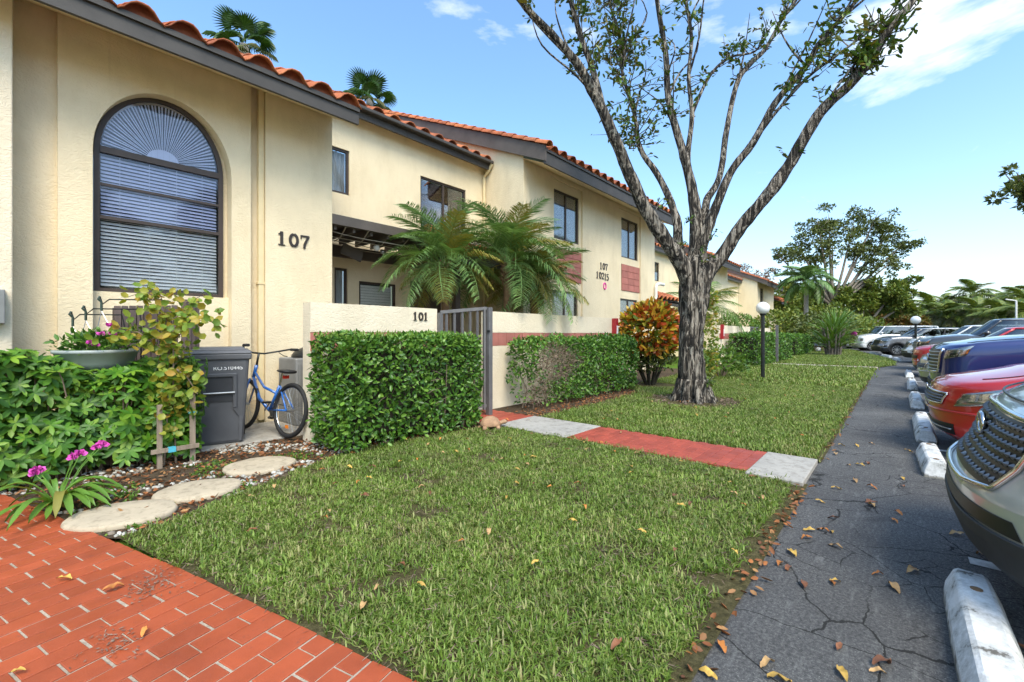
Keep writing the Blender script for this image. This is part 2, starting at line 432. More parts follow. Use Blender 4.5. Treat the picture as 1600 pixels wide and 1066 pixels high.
# ---------------------------------------------------------------- mesh helpers
ORG = {}
def org(o):
    v = Vector((0, 0, 0))
    while o is not None:
        v = v + ORG.get(o.name, Vector((0, 0, 0))); o = o.parent
    return v
def link(o, parent=None):
    col.objects.link(o)
    if parent is not None: o.parent = parent
    return o
def tag(o, label=None, cat=None, group=None, kind=None):
    if label: o['label'] = label
    if cat: o['category'] = cat
    if group: o['group'] = group
    if kind: o['kind'] = kind
    return o
def empty(name, loc, label=None, cat=None, group=None, rz=0.0):
    o = bpy.data.objects.new(name, None)
    o.empty_display_size = 0.2
    o.location = loc
    o.rotation_euler = (0, 0, rz)
    link(o)
    ORG[o.name] = Vector(loc)
    return tag(o, label, cat, group)
class MB:
    """collects faces in world (or local) coordinates and links them as one mesh object"""
    def __init__(s): s.v = []; s.f = []
    def add(s, vs, fs):
        k = len(s.v); s.v.extend([tuple(p) for p in vs]); s.f.extend([tuple(i + k for i in q) for q in fs]); return s
    def box(s, x0, x1, y0, y1, z0, z1):
        return s.add([(x0, y0, z0), (x1, y0, z0), (x1, y1, z0), (x0, y1, z0), (x0, y0, z1), (x1, y0, z1), (x1, y1, z1), (x0, y1, z1)],
                     [(0, 3, 2, 1), (4, 5, 6, 7), (0, 1, 5, 4), (1, 2, 6, 5), (2, 3, 7, 6), (3, 0, 4, 7)])
    def obox(s, c, ax, ay, az):
        c = Vector(c); ax = Vector(ax); ay = Vector(ay); az = Vector(az)
        p = [c + i * ax + j * ay + k * az for k in (-1, 1) for i, j in ((-1, -1), (1, -1), (1, 1), (-1, 1))]
        return s.add(p, [(0, 3, 2, 1), (4, 5, 6, 7), (0, 1, 5, 4), (1, 2, 6, 5), (2, 3, 7, 6), (3, 0, 4, 7)])
    def bar(s, a, b, w, h, up=(0, 0, 1)):
        a = Vector(a); b = Vector(b); d = (b - a); L = d.length; d.normalize()
        u = Vector(up); sd_ = d.cross(u)
        if sd_.length < 1e-4: sd_ = d.cross(Vector((1, 0, 0)))
        sd_.normalize(); u = sd_.cross(d)
        return s.obox((a + b) / 2, d * L / 2, sd_ * w / 2, u * h / 2)
    def quad(s, a, b, c, d): return s.add([a, b, c, d], [(0, 1, 2, 3)])
    def poly(s, pts): return s.add(pts, [tuple(range(len(pts)))])
    def prism(s, pts, off):
        off = Vector(off); n = len(pts); p = [Vector(q) for q in pts]; q = [x + off for x in p]
        return s.add(p + q, [tuple(range(n))[::-1], tuple(range(n, 2 * n))] + [(i, (i + 1) % n, n + (i + 1) % n, n + i) for i in range(n)])
    def tube(s, pts, rad, n=8, cap=True, closed=False):
        P = [Vector(p) for p in pts]; m = len(P)
        if not isinstance(rad, (list, tuple)): rad = [rad] * m
        vs = []; prev = None
        for i, p in enumerate(P):
            if closed: t = P[(i + 1) % m] - P[i - 1]
            else: t = P[min(i + 1, m - 1)] - P[max(i - 1, 0)]
            t.normalize()
            if prev is None:
                a = t.cross(Vector((0, 0, 1)))
                if a.length < 0.05: a = t.cross(Vector((1, 0, 0)))
            else:
                a = prev - t * prev.dot(t)
            a.normalize(); b = t.cross(a); prev = a
            for k in range(n):
                w = 2 * PI * k / n
                vs.append(p + (a * math.cos(w) + b * math.sin(w)) * rad[i])
        fs = []
        for i in range(m if closed else m - 1):
            j = (i + 1) % m
            for k in range(n):
                fs.append((i * n + k, i * n + (k + 1) % n, j * n + (k + 1) % n, j * n + k))
        if cap and not closed:
            fs.append(tuple(range(n))[::-1]); fs.append(tuple((m - 1) * n + k for k in range(n)))
        return s.add(vs, fs)
    def lathe(s, c, prof, n=20, axis=(0, 0, 1)):
        c = Vector(c); ax = Vector(axis).normalized()
        a = ax.cross(Vector((0, 0, 1)))
        if a.length < 0.05: a = Vector((1, 0, 0))
        a.normalize(); b = ax.cross(a); vs = []; m = len(prof)
        for r, h in prof:
            for k in range(n):
                w = 2 * PI * k / n
                vs.append(c + ax * h + (a * math.cos(w) + b * math.sin(w)) * r)
        fs = [(i * n + k, i * n + (k + 1) % n, (i + 1) * n + (k + 1) % n, (i + 1) * n + k) for i in range(m - 1) for k in range(n)]
        if prof[0][0] > 1e-4: fs.append(tuple(range(n))[::-1])
        if prof[-1][0] > 1e-4: fs.append(tuple((m - 1) * n + k for k in range(n)))
        return s.add(vs, fs)
    def build(s, name, mat, parent=None, smooth=False, local=False, bevel=0.0, sub=0):
        me = bpy.data.meshes.new(name)
        o_ = Vector((0, 0, 0)) if (local or parent is None) else org(parent)
        me.from_pydata([(p[0] - o_[0], p[1] - o_[1], p[2] - o_[2]) for p in s.v], [], s.f)
        me.materials.append(MATS[mat] if isinstance(mat, str) else mat)
        if smooth: me.polygons.foreach_set('use_smooth', [True] * len(me.polygons))
        me.update()
        o = bpy.data.objects.new(name, me)
        link(o, parent)
        if bevel:
            b = o.modifiers.new('edge', 'BEVEL'); b.width = bevel; b.segments = 2; b.limit_method = 'ANGLE'; b.angle_limit = R(35)
        if sub:
            b = o.modifiers.new('smooth', 'SUBSURF'); b.levels = sub; b.render_levels = sub
        return o
def npmesh(name, verts, loops_tri, mat, parent=None, smooth=False, quads=None):
    """fast mesh from numpy arrays: verts (n,3), tris (m,3)"""
    o_ = org(parent) if parent is not None else Vector((0, 0, 0))
    verts = verts - np.array([o_[0], o_[1], o_[2]])
    me = bpy.data.meshes.new(name)
    nv = len(verts); nf = len(loops_tri)
    me.vertices.add(nv); me.vertices.foreach_set('co', verts.astype(np.float32).ravel())
    me.loops.add(nf * 3); me.loops.foreach_set('vertex_index', loops_tri.astype(np.int32).ravel())
    me.polygons.add(nf)
    me.polygons.foreach_set('loop_start', np.arange(0, nf * 3, 3, dtype=np.int32))
    me.polygons.foreach_set('loop_total', np.full(nf, 3, dtype=np.int32))
    if smooth: me.polygons.foreach_set('use_smooth', np.ones(nf, dtype=bool))
    me.materials.append(MATS[mat])
    me.update(calc_edges=True); me.validate()
    o = bpy.data.objects.new(name, me)
    return link(o, parent)
def norm(a): return a / np.maximum(1e-6, np.linalg.norm(a, axis=-1, keepdims=True))
def leaf_geo(P, D, N, L, W, fold=0.18, full=False, droop=0.0):
    """leaves: base point P, axis D, face normal N, length L, width W (arrays)"""
    n = len(P); L = np.broadcast_to(np.asarray(L, float), (n,))[:, None]; W = np.broadcast_to(np.asarray(W, float), (n,))[:, None]
    D = norm(D); S = norm(np.cross(D, N)); N = norm(np.cross(S, D))
    if not full:
        V = np.stack([P, P + D * L * .45 + S * W * .5, P + D * L - N * L * droop, P + D * L * .45 - S * W * .5, P + D * L * .48 - N * W * fold], 1)
        T = np.array([[0, 1, 4], [1, 2, 4], [2, 3, 4], [3, 0, 4]]); k = 5
    else:
        V = np.stack([P, P + D * L * .28 + S * W * .42, P + D * L * .68 + S * W * .46 - N * L * droop * .4, P + D * L - N * L * droop,
                      P + D * L * .68 - S * W * .46 - N * L * droop * .4, P + D * L * .28 - S * W * .42,
                      P + D * L * .3 - N * W * fold, P + D * L * .7 - N * (W * fold + L * droop * .4)], 1)
        T = np.array([[0, 1, 6], [1, 2, 7], [1, 7, 6], [2, 3, 7], [3, 4, 7], [4, 5, 6], [4, 6, 7], [5, 0, 6]]); k = 8
    tri = (np.arange(n)[:, None, None] * k + T[None]).reshape(-1, 3)
    return V.reshape(-1, 3), tri
def leaves(name, P, D, N, L, W, mat, parent=None, **k):
    v, t = leaf_geo(np.asarray(P, float), np.asarray(D, float), np.asarray(N, float), L, W, **k)
    return npmesh(name, v, t, mat, parent)
def rdir(n, up=0.0):
    d = RNG.normal(size=(n, 3)); d[:, 2] += up; return norm(d)
def wobble(p, amp, sc):
    return noise.noise(Vector(p) * sc) * amp
def copy_tree(o, parent=None):
    c = o.copy(); col.objects.link(c); c.parent = parent
    for ch in list(o.children): copy_tree(ch, c)
    return c
# ================================================================ SETTING
def sheet(name, pts, z, mat, kind='structure', sub=0):
    mb = MB(); mb.poly([(x, y, z) for x, y in pts])
    o = mb.build(name, mat); tag(o, kind=kind)
    return o
LAWN_EDGE = [(22.0, .56), (24.2, .05), (28, .15), (31, .5), (36, 1.4), (43, 2.5), (52, 4.5), (66, 9)]
sheet('terrain', [(-60, -300), (400, -300), (400, 300), (-60, 300)], -0.03, 'turf_far')
sheet('parking_asphalt', [(-12, -45), (130, -45), (130, 12), (66, 9)] + LAWN_EDGE[::-1][1:] + [(14, .62), (8, .6), (5.37, .6), (4.3, .62), (1.2, .6), (-12, .6)], 0.0, 'asphalt')
LAWN1 = [(1.17, .62), (2.35, .66), (3.3, .68), (4.1, .66), (4.52, .68), (4.56, 2.0), (4.58, 3.2), (4.5, 4.05), (4.28, 4.3), (3.4, 4.42), (2.5, 4.5), (2.05, 4.32), (1.72, 4.25), (1.35, 4.02), (1.0, 3.88), (.80, 3.76), (.47, 3.70), (.62, 2.98), (.80, 2.2), (1.0, 1.32)]
LAWN2 = [(5.38, .62), (8, .61), (11.6, .63), (16, .6)] + LAWN_EDGE + [(66, 16), (40, 6.8), (16.5, 5.15), (10, 5.1), (9.2, 4.35), (7.3, 4.15), (6.3, 4.2), (5.38, 4.2)]
sheet('lawn', [(x, .575 if y < .7 else y) for x, y in LAWN1], 0.012, 'thatch')
sheet('lawn', [(x, .575 if .5 < y < .7 else y) for x, y in LAWN2], 0.013, 'thatch')
sheet('garden_bed', [(-.6, 5.2), (.47, 3.70), (.80, 3.76), (1.0, 3.88), (1.35, 4.02), (1.72, 4.25), (2.05, 4.32), (2.5, 4.5), (4.28, 4.3), (4.5, 4.05), (4.58, 5.2), (4.58, 6.95), (-.6, 6.95)], 0.008, 'soil')
sheet('garden_bed', [(5.38, 4.2), (6.3, 4.2), (7.3, 4.15), (9.2, 4.35), (10, 5.1), (16.5, 5.15), (16.5, 6.95), (5.38, 6.95)], 0.009, 'soil')
sheet('courtyard_paving', [(3.4, 5.3), (9.8, 5.3), (9.8, 8.4), (3.4, 8.4)], 0.02, 'concrete')

# brick path, rotated 12.9 degrees to the houses
BA = R(12.9); EL = Vector((math.cos(BA), math.sin(BA), 0)); EH = Vector((-math.sin(BA), math.cos(BA), 0))
def bp(a, b, z): p = EL * a + EH * b; return (p.x, p.y, z)
mb = MB(); mb.poly([bp(-1.6, -.6, .010), bp(1.285, -.6, .010), bp(1.285, 2.6, .010), bp(1.20, 4.2, .010), bp(1.15, 7, .010), bp(-1.6, 7, .010)])
bpath = tag(mb.build('brick_path', 'mortar'), kind='structure')
def brick_mesh(name, lx, ly, lz, mat, ch=.004):
    mb = MB(); x, y = lx / 2, ly / 2
    rings = [(x, y, 0), (x, y, lz - ch), (x - ch, y - ch, lz)]
    vs = []
    for rx, ry, z in rings: vs += [(-rx, -ry, z), (rx, -ry, z), (rx, ry, z), (-rx, ry, z)]
    fs = [(i * 4 + k, i * 4 + (k + 1) % 4, (i + 1) * 4 + (k + 1) % 4, (i + 1) * 4 + k) for i in range(2) for k in range(4)] + [(8, 9, 10, 11)]
    me = bpy.data.meshes.new(name); me.from_pydata(vs, [], fs); me.materials.append(MATS[mat]); me.update()
    return me
BM = [brick_mesh('brick', .191 - .001 * k, .0985 - .0008 * k, .006, 'brick_paint', .002) for k in range(4)]
BMh = [brick_mesh('half_brick', .088, .0965, .006, 'brick_paint', .002) for k in range(2)]
rest = MB()
row = 0; b = -.5
while b < 6.8:
    edge = 1.275 if b < 2.6 else 1.275 - (b - 2.6) * .03
    off = 0 if row % 2 == 0 else .1
    a = edge - off
    if row % 2: spans = [(edge - .093, edge, True)]
    else: spans = []
    x1 = edge - (.1 if row % 2 else 0)
    while x1 > -1.5:
        spans.append((x1 - .188, x1, False)); x1 -= .20
    for s0, s1, half in spans:
        cxy = EL * ((s0 + s1) / 2) + EH * (b + .052)
        if cxy.x < -.32 or cxy.y < .9 or cxy.y > 5.9:
            p = [bp(s0, b, .015), bp(s1, b, .015), bp(s1, b + .102, .015), bp(s0, b + .102, .015)]
            rest.poly(p); continue
        me = random.choice(BMh if half else BM)
        o = bpy.data.objects.new('brick', me); link(o, bpath)
        o.location = (cxy.x + random.uniform(-.002, .002), cxy.y + random.uniform(-.002, .002), .0095 + random.uniform(-.001, .0015))
        o.rotation_euler = (random.uniform(-.004, .004), random.uniform(-.004, .004), BA + random.uniform(-.008, .008))
    b += .1065; row += 1
tag(rest.build('outer_bricks', 'brick_paint', bpath), kind='stuff')

# gate walkway: concrete, painted brick, concrete
wk = tag(MB().box(4.50, 5.36, .62, 5.26, -.02, .014).build('walkway', 'grout_red'), kind='structure')
MB().box(4.42, 5.35, .60, 1.045, -.02, .045).build('concrete_slab', 'concrete', wk, bevel=.008)
MB().box(4.50, 5.36, 3.06, 4.22, -.02, .04).build('concrete_slab', 'concrete', wk, bevel=.008)
WBM = brick_mesh('paver', .196, .096, .022, 'brick_paint_walk', .003)
def pavers(u0, u1, v0, v1, par):
    nv = round((v1 - v0) / .1005); r = 0
    for j in range(nv):
        y = v0 + (j + .5) * (v1 - v0) / nv; x = u0 + (0 if j % 2 else -.1)
        while x < u1 - .05:
            a0 = max(x, u0); a1 = min(x + .2, u1)
            if a1 - a0 > .04:
                o = bpy.data.objects.new('paver', WBM); link(o, par)
                o.location = ((a0 + a1) / 2, y, .0145 + random.uniform(0, .0015)); o.scale = ((a1 - a0 - .004) / .196, (v1 - v0) / nv / .0985, 1)
            x += .2
pavers(4.52, 5.35, 1.05, 3.055, wk)
pavers(4.52, 5.35, 4.225, 5.22, wk)
wk2 = tag(MB().box(21.2, 22.1, .56, 5.2, -.02, .03).build('walkway', 'mortar'), kind='structure')
tag(MB().box(1.1, 2.75, 5.72, 6.88, -.02, .03).build('bin_pad', 'concrete', bevel=.01), kind='structure')

# painted stall lines
lines = [(3.63, .1), (6.85, .1), (10.0, .1), (13.1, .1), (16.3, .1), (20.6, .1), (24.2, .1), (.6, .1)]
for u, w in lines:
    o = MB().quad((u - w / 2, -5.4, .004), (u + w / 2, -5.4, .004), (u + w / 2, -.31, .004), (u - w / 2, -.31, .004)).build('stall_line', 'paint_line')
    tag(o, kind='structure')

# wheel stops
def wheel_stop(u0, u1, v, label, yaw=0.0):
    L = u1 - u0; mb = MB(); n = 14
    prof = [(-.10, 0), (-.095, .055), (-.062, .135), (-.045, .145), (.045, .145), (.062, .135), (.095, .055), (.10, 0)]
    vs = []; m = len(prof)
    for i in range(n + 1):
        x = -L / 2 + L * i / n
        e = 1.0 if 0 < i < n else .93
        for y, z in prof:
            k = 1 + .05 * noise.noise(Vector((x * 3 + u0, y * 9, z * 9)))
            xx = x
            if i == 0: xx = x + z * .30
            if i == n: xx = x - z * .30
            vs.append((xx, y * k * e, z * k * (1 if e == 1 else .95)))
    fs = [(i * m + k, i * m + k + 1, (i + 1) * m + k + 1, (i + 1) * m + k) for i in range(n) for k in range(m - 1)]
    fs += [tuple(range(m))[::-1], tuple(n * m + k for k in range(m))]
    mb.add(vs, fs)
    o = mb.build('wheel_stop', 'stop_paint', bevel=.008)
    o.location = ((u0 + u1) / 2, v, 0); o.rotation_euler = (0, 0, yaw)
    tag(o, label, 'wheel stop', 'white wheel stops along the footpath')
    for q in (-.36, .36):
        c = MB().lathe((q * L, 0, .1435), [(.022, 0), (.022, .006), (.012, .009), (0, .009)], 10).build('anchor_bolt', 'trunk_fibre', o, local=True)
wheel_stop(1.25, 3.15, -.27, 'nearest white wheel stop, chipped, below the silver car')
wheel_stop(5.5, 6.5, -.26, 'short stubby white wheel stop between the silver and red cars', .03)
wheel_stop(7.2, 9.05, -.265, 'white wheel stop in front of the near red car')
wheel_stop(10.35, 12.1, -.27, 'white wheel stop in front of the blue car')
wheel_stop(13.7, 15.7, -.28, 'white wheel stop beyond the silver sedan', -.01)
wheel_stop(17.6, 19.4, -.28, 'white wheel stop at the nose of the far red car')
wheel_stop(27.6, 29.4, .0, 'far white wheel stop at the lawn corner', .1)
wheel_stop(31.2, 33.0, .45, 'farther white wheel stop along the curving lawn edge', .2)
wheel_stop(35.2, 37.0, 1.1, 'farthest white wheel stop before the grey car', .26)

# ================================================================ HOUSES
def wall_y(mb, u0, u1, z0, z1, y, openings=(), rev=.12, face=-1):
    """wall in the plane Y=y with rectangular openings and their reveals (going +Y for face -1)"""
    us = sorted({u0, u1} | {q for o in openings for q in o[:2]}); zs = sorted({z0, z1} | {q for o in openings for q in o[2:4]})
    us = [q for q in us if u0 <= q <= u1]; zs = [q for q in zs if z0 <= q <= z1]
    for i in range(len(us) - 1):
        for j in range(len(zs) - 1):
            cu, cz = (us[i] + us[i + 1]) / 2, (zs[j] + zs[j + 1]) / 2
            if any(o[0] < cu < o[1] and o[2] < cz < o[3] for o in openings): continue
            mb.quad((us[i], y, zs[j]), (us[i + 1], y, zs[j]), (us[i + 1], y, zs[j + 1]), (us[i], y, zs[j + 1]))
    for a, b, c, d in [o[:4] for o in openings]:
        y2 = y + rev
        mb.quad((a, y, c), (a, y2, c), (a, y2, d), (a, y, d)); mb.quad((b, y, d), (b, y2, d), (b, y2, c), (b, y, c))
        mb.quad((a, y, d), (a, y2, d), (b, y2, d), (b, y, d)); mb.quad((a, y2, c), (a, y, c), (b, y, c), (b, y2, c))
def window(par, u0, u1, z0, z1, y, cover='curtain', split=True, name='window', blindmat='blind', slats=0, glass='pane', t=.045):
    """sliding window set at depth y: frame, two panes, curtain or slatted blind behind"""
    f = MB()
    f.box(u0, u0 + t, y - .03, y + .03, z0, z1); f.box(u1 - t, u1, y - .03, y + .03, z0, z1)
    f.box(u0 + t, u1 - t, y - .03, y + .03, z1 - t, z1); f.box(u0 + t, u1 - t, y - .03, y + .03, z0, z0 + t)
    m = (u0 + u1) / 2
    if split: f.box(m - .025, m + .025, y - .026, y + .026, z0 + t, z1 - t)
    w = f.build(name, 'frame_brown', par)
    ends = [(u0 + t, m - .025), (m + .025, u1 - t)] if split else [(u0 + t, u1 - t)]
    for k, (a, b) in enumerate(ends):
        yy = y - .008 + .012 * k
        MB().box(a, b, yy, yy + .004, z0 + t, z1 - t).build('pane', glass, w)
    MB().box(u0 + .002, u1 - .002, y + .16, y + .17, z0 + .002, z1 - .002).build('backing', 'room_dark', w)
    if cover == 'curtain':
        c = MB(); n = int((u1 - u0) / .018); vs = []
        for i in range(n + 1):
            x = u0 + .03 + (u1 - u0 - .06) * i / n
            yy = y + .09 + .022 * math.sin(i * 1.15) + .01 * math.sin(i * .37)
            vs += [(x, yy, z0 + .03), (x, yy, z1 - .03)]
        c.add(vs, [(2 * i, 2 * i + 2, 2 * i + 3, 2 * i + 1) for i in range(n)])
        c.build('curtain', 'curtain', w)
    elif cover == 'blind':
        nn = slats or int((z1 - z0 - .1) / .055)
        for i in range(nn):
            z = z0 + .06 + (z1 - z0 - .12) * (i + .5) / nn
            h = (z1 - z0 - .12) / nn * .46
            MB().obox(((u0 + u1) / 2, y + .07, z), ((u1 - u0) / 2 - .055, 0, 0), (0, .020, .0), (0, -.008, h * .9)).build('blind_slat', blindmat, w)
    return w

# ---- roof tiles: one S profile per tile
PITCH = .40
def s_profile(x): return .066 * math.cos(2 * PI * x / PITCH) - .015 * math.cos(4 * PI * x / PITCH) + .03
def tile_mesh(ln=.46, n=9):
    vs = []; fs = []
    for j, (yy, dz) in enumerate(((0, .030), (ln, 0))):
        for i in range(n):
            x = -PITCH / 2 + PITCH * i / (n - 1)
            z = s_profile(x)
            vs += [(x, yy, z + dz), (x, yy, z + dz - .020)]
    m = 2 * n
    for i in range(n - 1):
        a = 2 * i
        fs += [(a, a + 2, m + a + 2, m + a), (a + 1, m + a + 1, m + a + 3, a + 3), (a, a + 1, a + 3, a + 2)]
    fs += [(0, m, m + 1, 1), (m - 2, m - 1, 2 * m - 1, 2 * m - 2)]
    me = bpy.data.meshes.new('roof_tile'); me.from_pydata(vs, [], fs); me.materials.append(MATS['tile'])
    me.polygons.foreach_set('use_smooth', [True] * len(fs)); me.update()
    return me
TILE = tile_mesh()
def cap_mesh(ln=.40, r0=.125, r1=.105, n=8):
    vs = []; fs = []
    for yy, r in ((0, r0), (ln, r1)):
        for k in range(n + 1):
            a = PI * k / n
            for q in (0, -.018): vs.append(((r + q) * math.cos(a), yy, (r + q) * math.sin(a) * .9))
    m = 2 * (n + 1)
    for k in range(n):
        a = 2 * k
        fs += [(a, m + a, m + a + 2, a + 2), (a + 1, a + 3, m + a + 3, m + a + 1), (a, a + 2, a + 3, a + 1)]
    me = bpy.data.meshes.new('cap_tile'); me.from_pydata(vs, [], fs); me.materials.append(MATS['tile'])
    me.polygons.foreach_set('use_smooth', [True] * len(fs)); me.update()
    return me
CAP = cap_mesh()
SLOPE = .44
SA = math.atan(SLOPE)
def tiled_roof(par, u0, u1, v0, z0, v1, rows=2, field=True, name='roof'):
    """roof plane rising along +Y from the eave line (v0,z0) to v1: deck, loose rows of tiles at the eave, tile field above"""
    deck = MB(); z1 = z0 + SLOPE * (v1 - v0)
    deck.prism([(u0, v0 + .047, z0 - .03), (u1, v0 + .047, z0 - .03), (u1, v1, z1 - .05), (u0, v1, z1 - .05)], (0, 0, -.06))
    r = deck.build(name, 'trim_taupe', par)
    o_ = org(r)
    n = max(1, round((u1 - u0) / PITCH)); sx = (u1 - u0) / n / PITCH
    for j in range(rows):
        for i in range(n):
            t = bpy.data.objects.new('roof_tile', TILE); link(t, r)
            yy = v0 - .06 + j * .40 * math.cos(SA)
            t.location = (u0 + (i + .5) * sx * PITCH - o_.x, yy - o_.y, z0 + .035 + (yy - v0) * SLOPE + random.uniform(-.004, .006) - o_.z)
            t.rotation_euler = (SA + random.uniform(-.012, .012), 0, random.uniform(-.012, .012)); t.scale = (sx * 1.0, 1, 1)
    cl_ = MB(); seg_ = 8; vs_ = []
    for i in range(n * seg_ + 1):
        xx = u0 + i / seg_ * sx * PITCH; zz = z0 + .035 + .012 + s_profile((i / seg_) * PITCH - PITCH / 2)
        vs_ += [(xx, v0 + .012, z0 - .02), (xx, v0 + .012, zz)]
    cl_.add(vs_, [(2 * i, 2 * i + 2, 2 * i + 3, 2 * i + 1) for i in range(n * seg_)]).build('eave_closure', 'tile', r)
    if field:
        f = MB(); y0 = v0 - .06 + rows * .40 * math.cos(SA); k = 0; seg = 8
        while y0 < v1 - .05:
            y1 = min(y0 + .42, v1)
            vs = []
            for (yy, dz) in ((y0, .03), (y1, 0)):
                for i in range(n * seg + 1):
                    x = (i / seg) * PITCH; xx = u0 + i / seg * sx * PITCH
                    vs.append((xx, yy, z0 + .035 + (yy - v0) * SLOPE + dz + s_profile(x - PITCH / 2)))
            m = n * seg + 1
            f.add(vs, [(i, i + 1, m + i + 1, m + i) for i in range(m - 1)])
            y0 += .40
        fo = f.build('tile_field', 'tile', r, smooth=True); tag(fo, kind='stuff')
    return r
def cap_row(par, a, b, step=.36, name='cap_tile'):
    """barrel tiles laid end over end from a (low) to b (high)"""
    a = Vector(a); b = Vector(b); d = b - a; n = max(1, int(d.length / step)); d.normalize()
    yaw = math.atan2(-d.x, d.y); el = math.asin(max(-1, min(1, d.z)))
    o_ = org(par)
    for i in range(n):
        t = bpy.data.objects.new(name, CAP); link(t, par)
        p = a + d * (i * (b - a).length / n) - o_
        t.location = p; t.rotation_euler = (el - .03, random.uniform(-.02, .02), yaw + random.uniform(-.015, .015))
        t.rotation_mode = 'XYZ'
def fascia(par, u0, u1, v, z0, z1, wall_v, mat='trim_grey'):
    MB().box(u0, u1, v, v + .045, z0, z1).build('fascia', mat, par)
    MB().box(u0, u1, v - .03, v, z1 - .05, z1 + .012).build('drip_edge', mat, par)
    zs_ = z0 + .02 + SLOPE * (wall_v - v - .045)
    MB().quad((u0, v + .045, z0 + .02), (u1, v + .045, z0 + .02), (u1, wall_v, zs_), (u0, wall_v, zs_)).build('soffit', 'stucco', par)

# ---- digits (serif house numbers) as flat raised strokes
def digit_strokes(ch):
    def arc(cx, cy, rx, ry, a0, a1, n=12): return [(cx + rx * math.cos(R(a0 + (a1 - a0) * i / n)), cy + ry * math.sin(R(a0 + (a1 - a0) * i / n))) for i in range(n + 1)]
    if ch == '1': return [([(.30, .0), (.30, 1.0)], .20), ([(.08, .035), (.52, .035)], .07), ([(.10, .80), (.30, .96)], .09)]
    if ch == '0':
        return [(arc(.36, .5, .27, .44, 100, 260), .19), (arc(.36, .5, .27, .44, -80, 80), .19), (arc(.36, .5, .27, .44, 60, 120, 6), .09), (arc(.36, .5, .27, .44, 240, 300, 6), .09)]
    if ch == '7': return [([(.06, .93), (.68, .93)], .13), ([(.08, .95), (.08, .70)], .07), ([(.64, .92), (.46, .55), (.34, .25), (.32, .0)], .17)]
    if ch == '2': return [(arc(.34, .70, .25, .25, 170, -30), .15), ([(.555, .58), (.34, .32), (.10, .07)], .13), ([(.06, .07), (.66, .07)], .14), ([(.64, .05), (.67, .22)], .06)]
    if ch == '5': return [([(.14, .95), (.62, .95)], .12), ([(.15, .97), (.12, .55)], .09), (arc(.33, .33, .26, .28, 130, -150), .16)]
    return []
def number(par, text, u, z, y, h, adv=.74, depth=.014, name='digit'):
    for k, ch in enumerate(text):
        mb = MB(); x0 = u + k * h * adv
        for q, (pts, w) in enumerate(digit_strokes(ch)):
            for i in range(len(pts) - 1):
                a = Vector(pts[i]); b = Vector(pts[i + 1]); d = (b - a).normalized(); s_ = Vector((-d.y, d.x)) * w / 2; e = d * .02
                P = [a - e - s_, b + e - s_, b + e + s_, a - e + s_]
                yy = y - depth - .0006 * (i % 3) - .0005 * q
                mb.prism([(x0 + p.x * h, yy, z + p.y * h) for p in P], (0, depth, 0))
        mb.build(name, 'digit', par)
# ---- left house: tall gabled front with the arched window
hA = empty('townhouse', (1.5, 6.9, 0), 'cream stucco house front with tall arched window and brass-dark number 107', 'house', 'row of cream townhouses')
w = MB()
FY = 6.9
ZT = 4.845
N = 28
A0, A1, ASP, ART = .651, 2.043, 3.42, .86           # niche: sides, springing height, rise
def archz(u, a0=A0, a1=A1, sp=ASP, ri=ART):
    q = (2 * u - a0 - a1) / (a1 - a0)
    return sp + ri * math.sqrt(max(0, 1 - q * q))
w.quad((.371, FY, 0), (A0, FY, 0), (A0, FY, ZT), (.371, FY, ZT))
w.quad((A1, FY, 0), (2.282, FY, 0), (2.282, FY, ZT), (A1, FY, ZT))
us = [A0 + (A1 - A0) * (1 - math.cos(PI * i / N)) / 2 for i in range(N + 1)]
NY = FY + .20
for i in range(N):
    a, b = us[i], us[i + 1]
    w.quad((a, FY, archz(a)), (b, FY, archz(b)), (b, FY, ZT), (a, FY, ZT))
    w.quad((a, FY, archz(a)), (a, NY, archz(a)), (b, NY, archz(b)), (b, FY, archz(b)))
w.quad((A0, FY, 0), (A0, NY, 0), (A0, NY, ASP), (A0, FY, ASP)); w.quad((A1, FY, 0), (A1, FY, ASP), (A1, NY, ASP), (A1, NY, 0))
w.quad((2.282, FY, 0), (2.282, 7.02, 0), (2.282, 7.02, 4.93), (2.282, FY, ZT))
w.quad((2.282, 7.02, 0), (2.475, 7.02, 0), (2.475, 7.02, 4.93), (2.282, 7.02, 4.93))
w.quad((2.475, 7.02, 0), (2.475, FY, 0), (2.475, FY, ZT), (2.475, 7.02, 4.93))
w.quad((2.475, FY, 0), (3.476, FY, 0), (3.476, FY, ZT), (2.475, FY, ZT))
w.quad((3.476, FY, 0), (3.476, 9.2, 0), (3.476, 9.2, 5.80), (3.476, FY, ZT))
w.quad((.371, FY, 0), (.371, 6.97, 0), (.371, 6.97, ZT), (.371, FY, ZT))
w.quad((-.1, 6.97, 0), (.371, 6.97, 0), (.371, 6.97, ZT), (-.1, 6.97, ZT))
w.quad((-4, 6.97, 0), (-.1, 6.97, 0), (-.1, 6.97, ZT), (-4, 6.97, ZT))
w.build('wall', 'stucco', hA)
MB().box(-.75, .045, 6.62, 6.965, 0, 4.66).build('pier', 'stucco_pale', hA, bevel=.012)
MB().box(A0 + .003, A1 - .003, FY + .11, NY - .002, 0, 1.80).build('sill_panel', 'stucco', hA)
# back of the niche around the frame
nb = MB()
nb.quad((1.93, NY - .004, 0), (A1, NY - .004, 0), (A1, NY - .004, 3.44), (1.93, NY - .004, 3.44))
for i in range(N):
    a, b = us[i], us[i + 1]; c_ = (A0 + A1) / 2 - .012
    f_ = lambda u: (c_ + (u - c_) * .93, NY - .001, max(3.3, archz(u) - .07))
    nb.quad((a, NY - .001, max(3.3, archz(a))), (b, NY - .001, max(3.3, archz(b))), f_(b), f_(a))
nb.build('niche_back', 'stucco', hA)
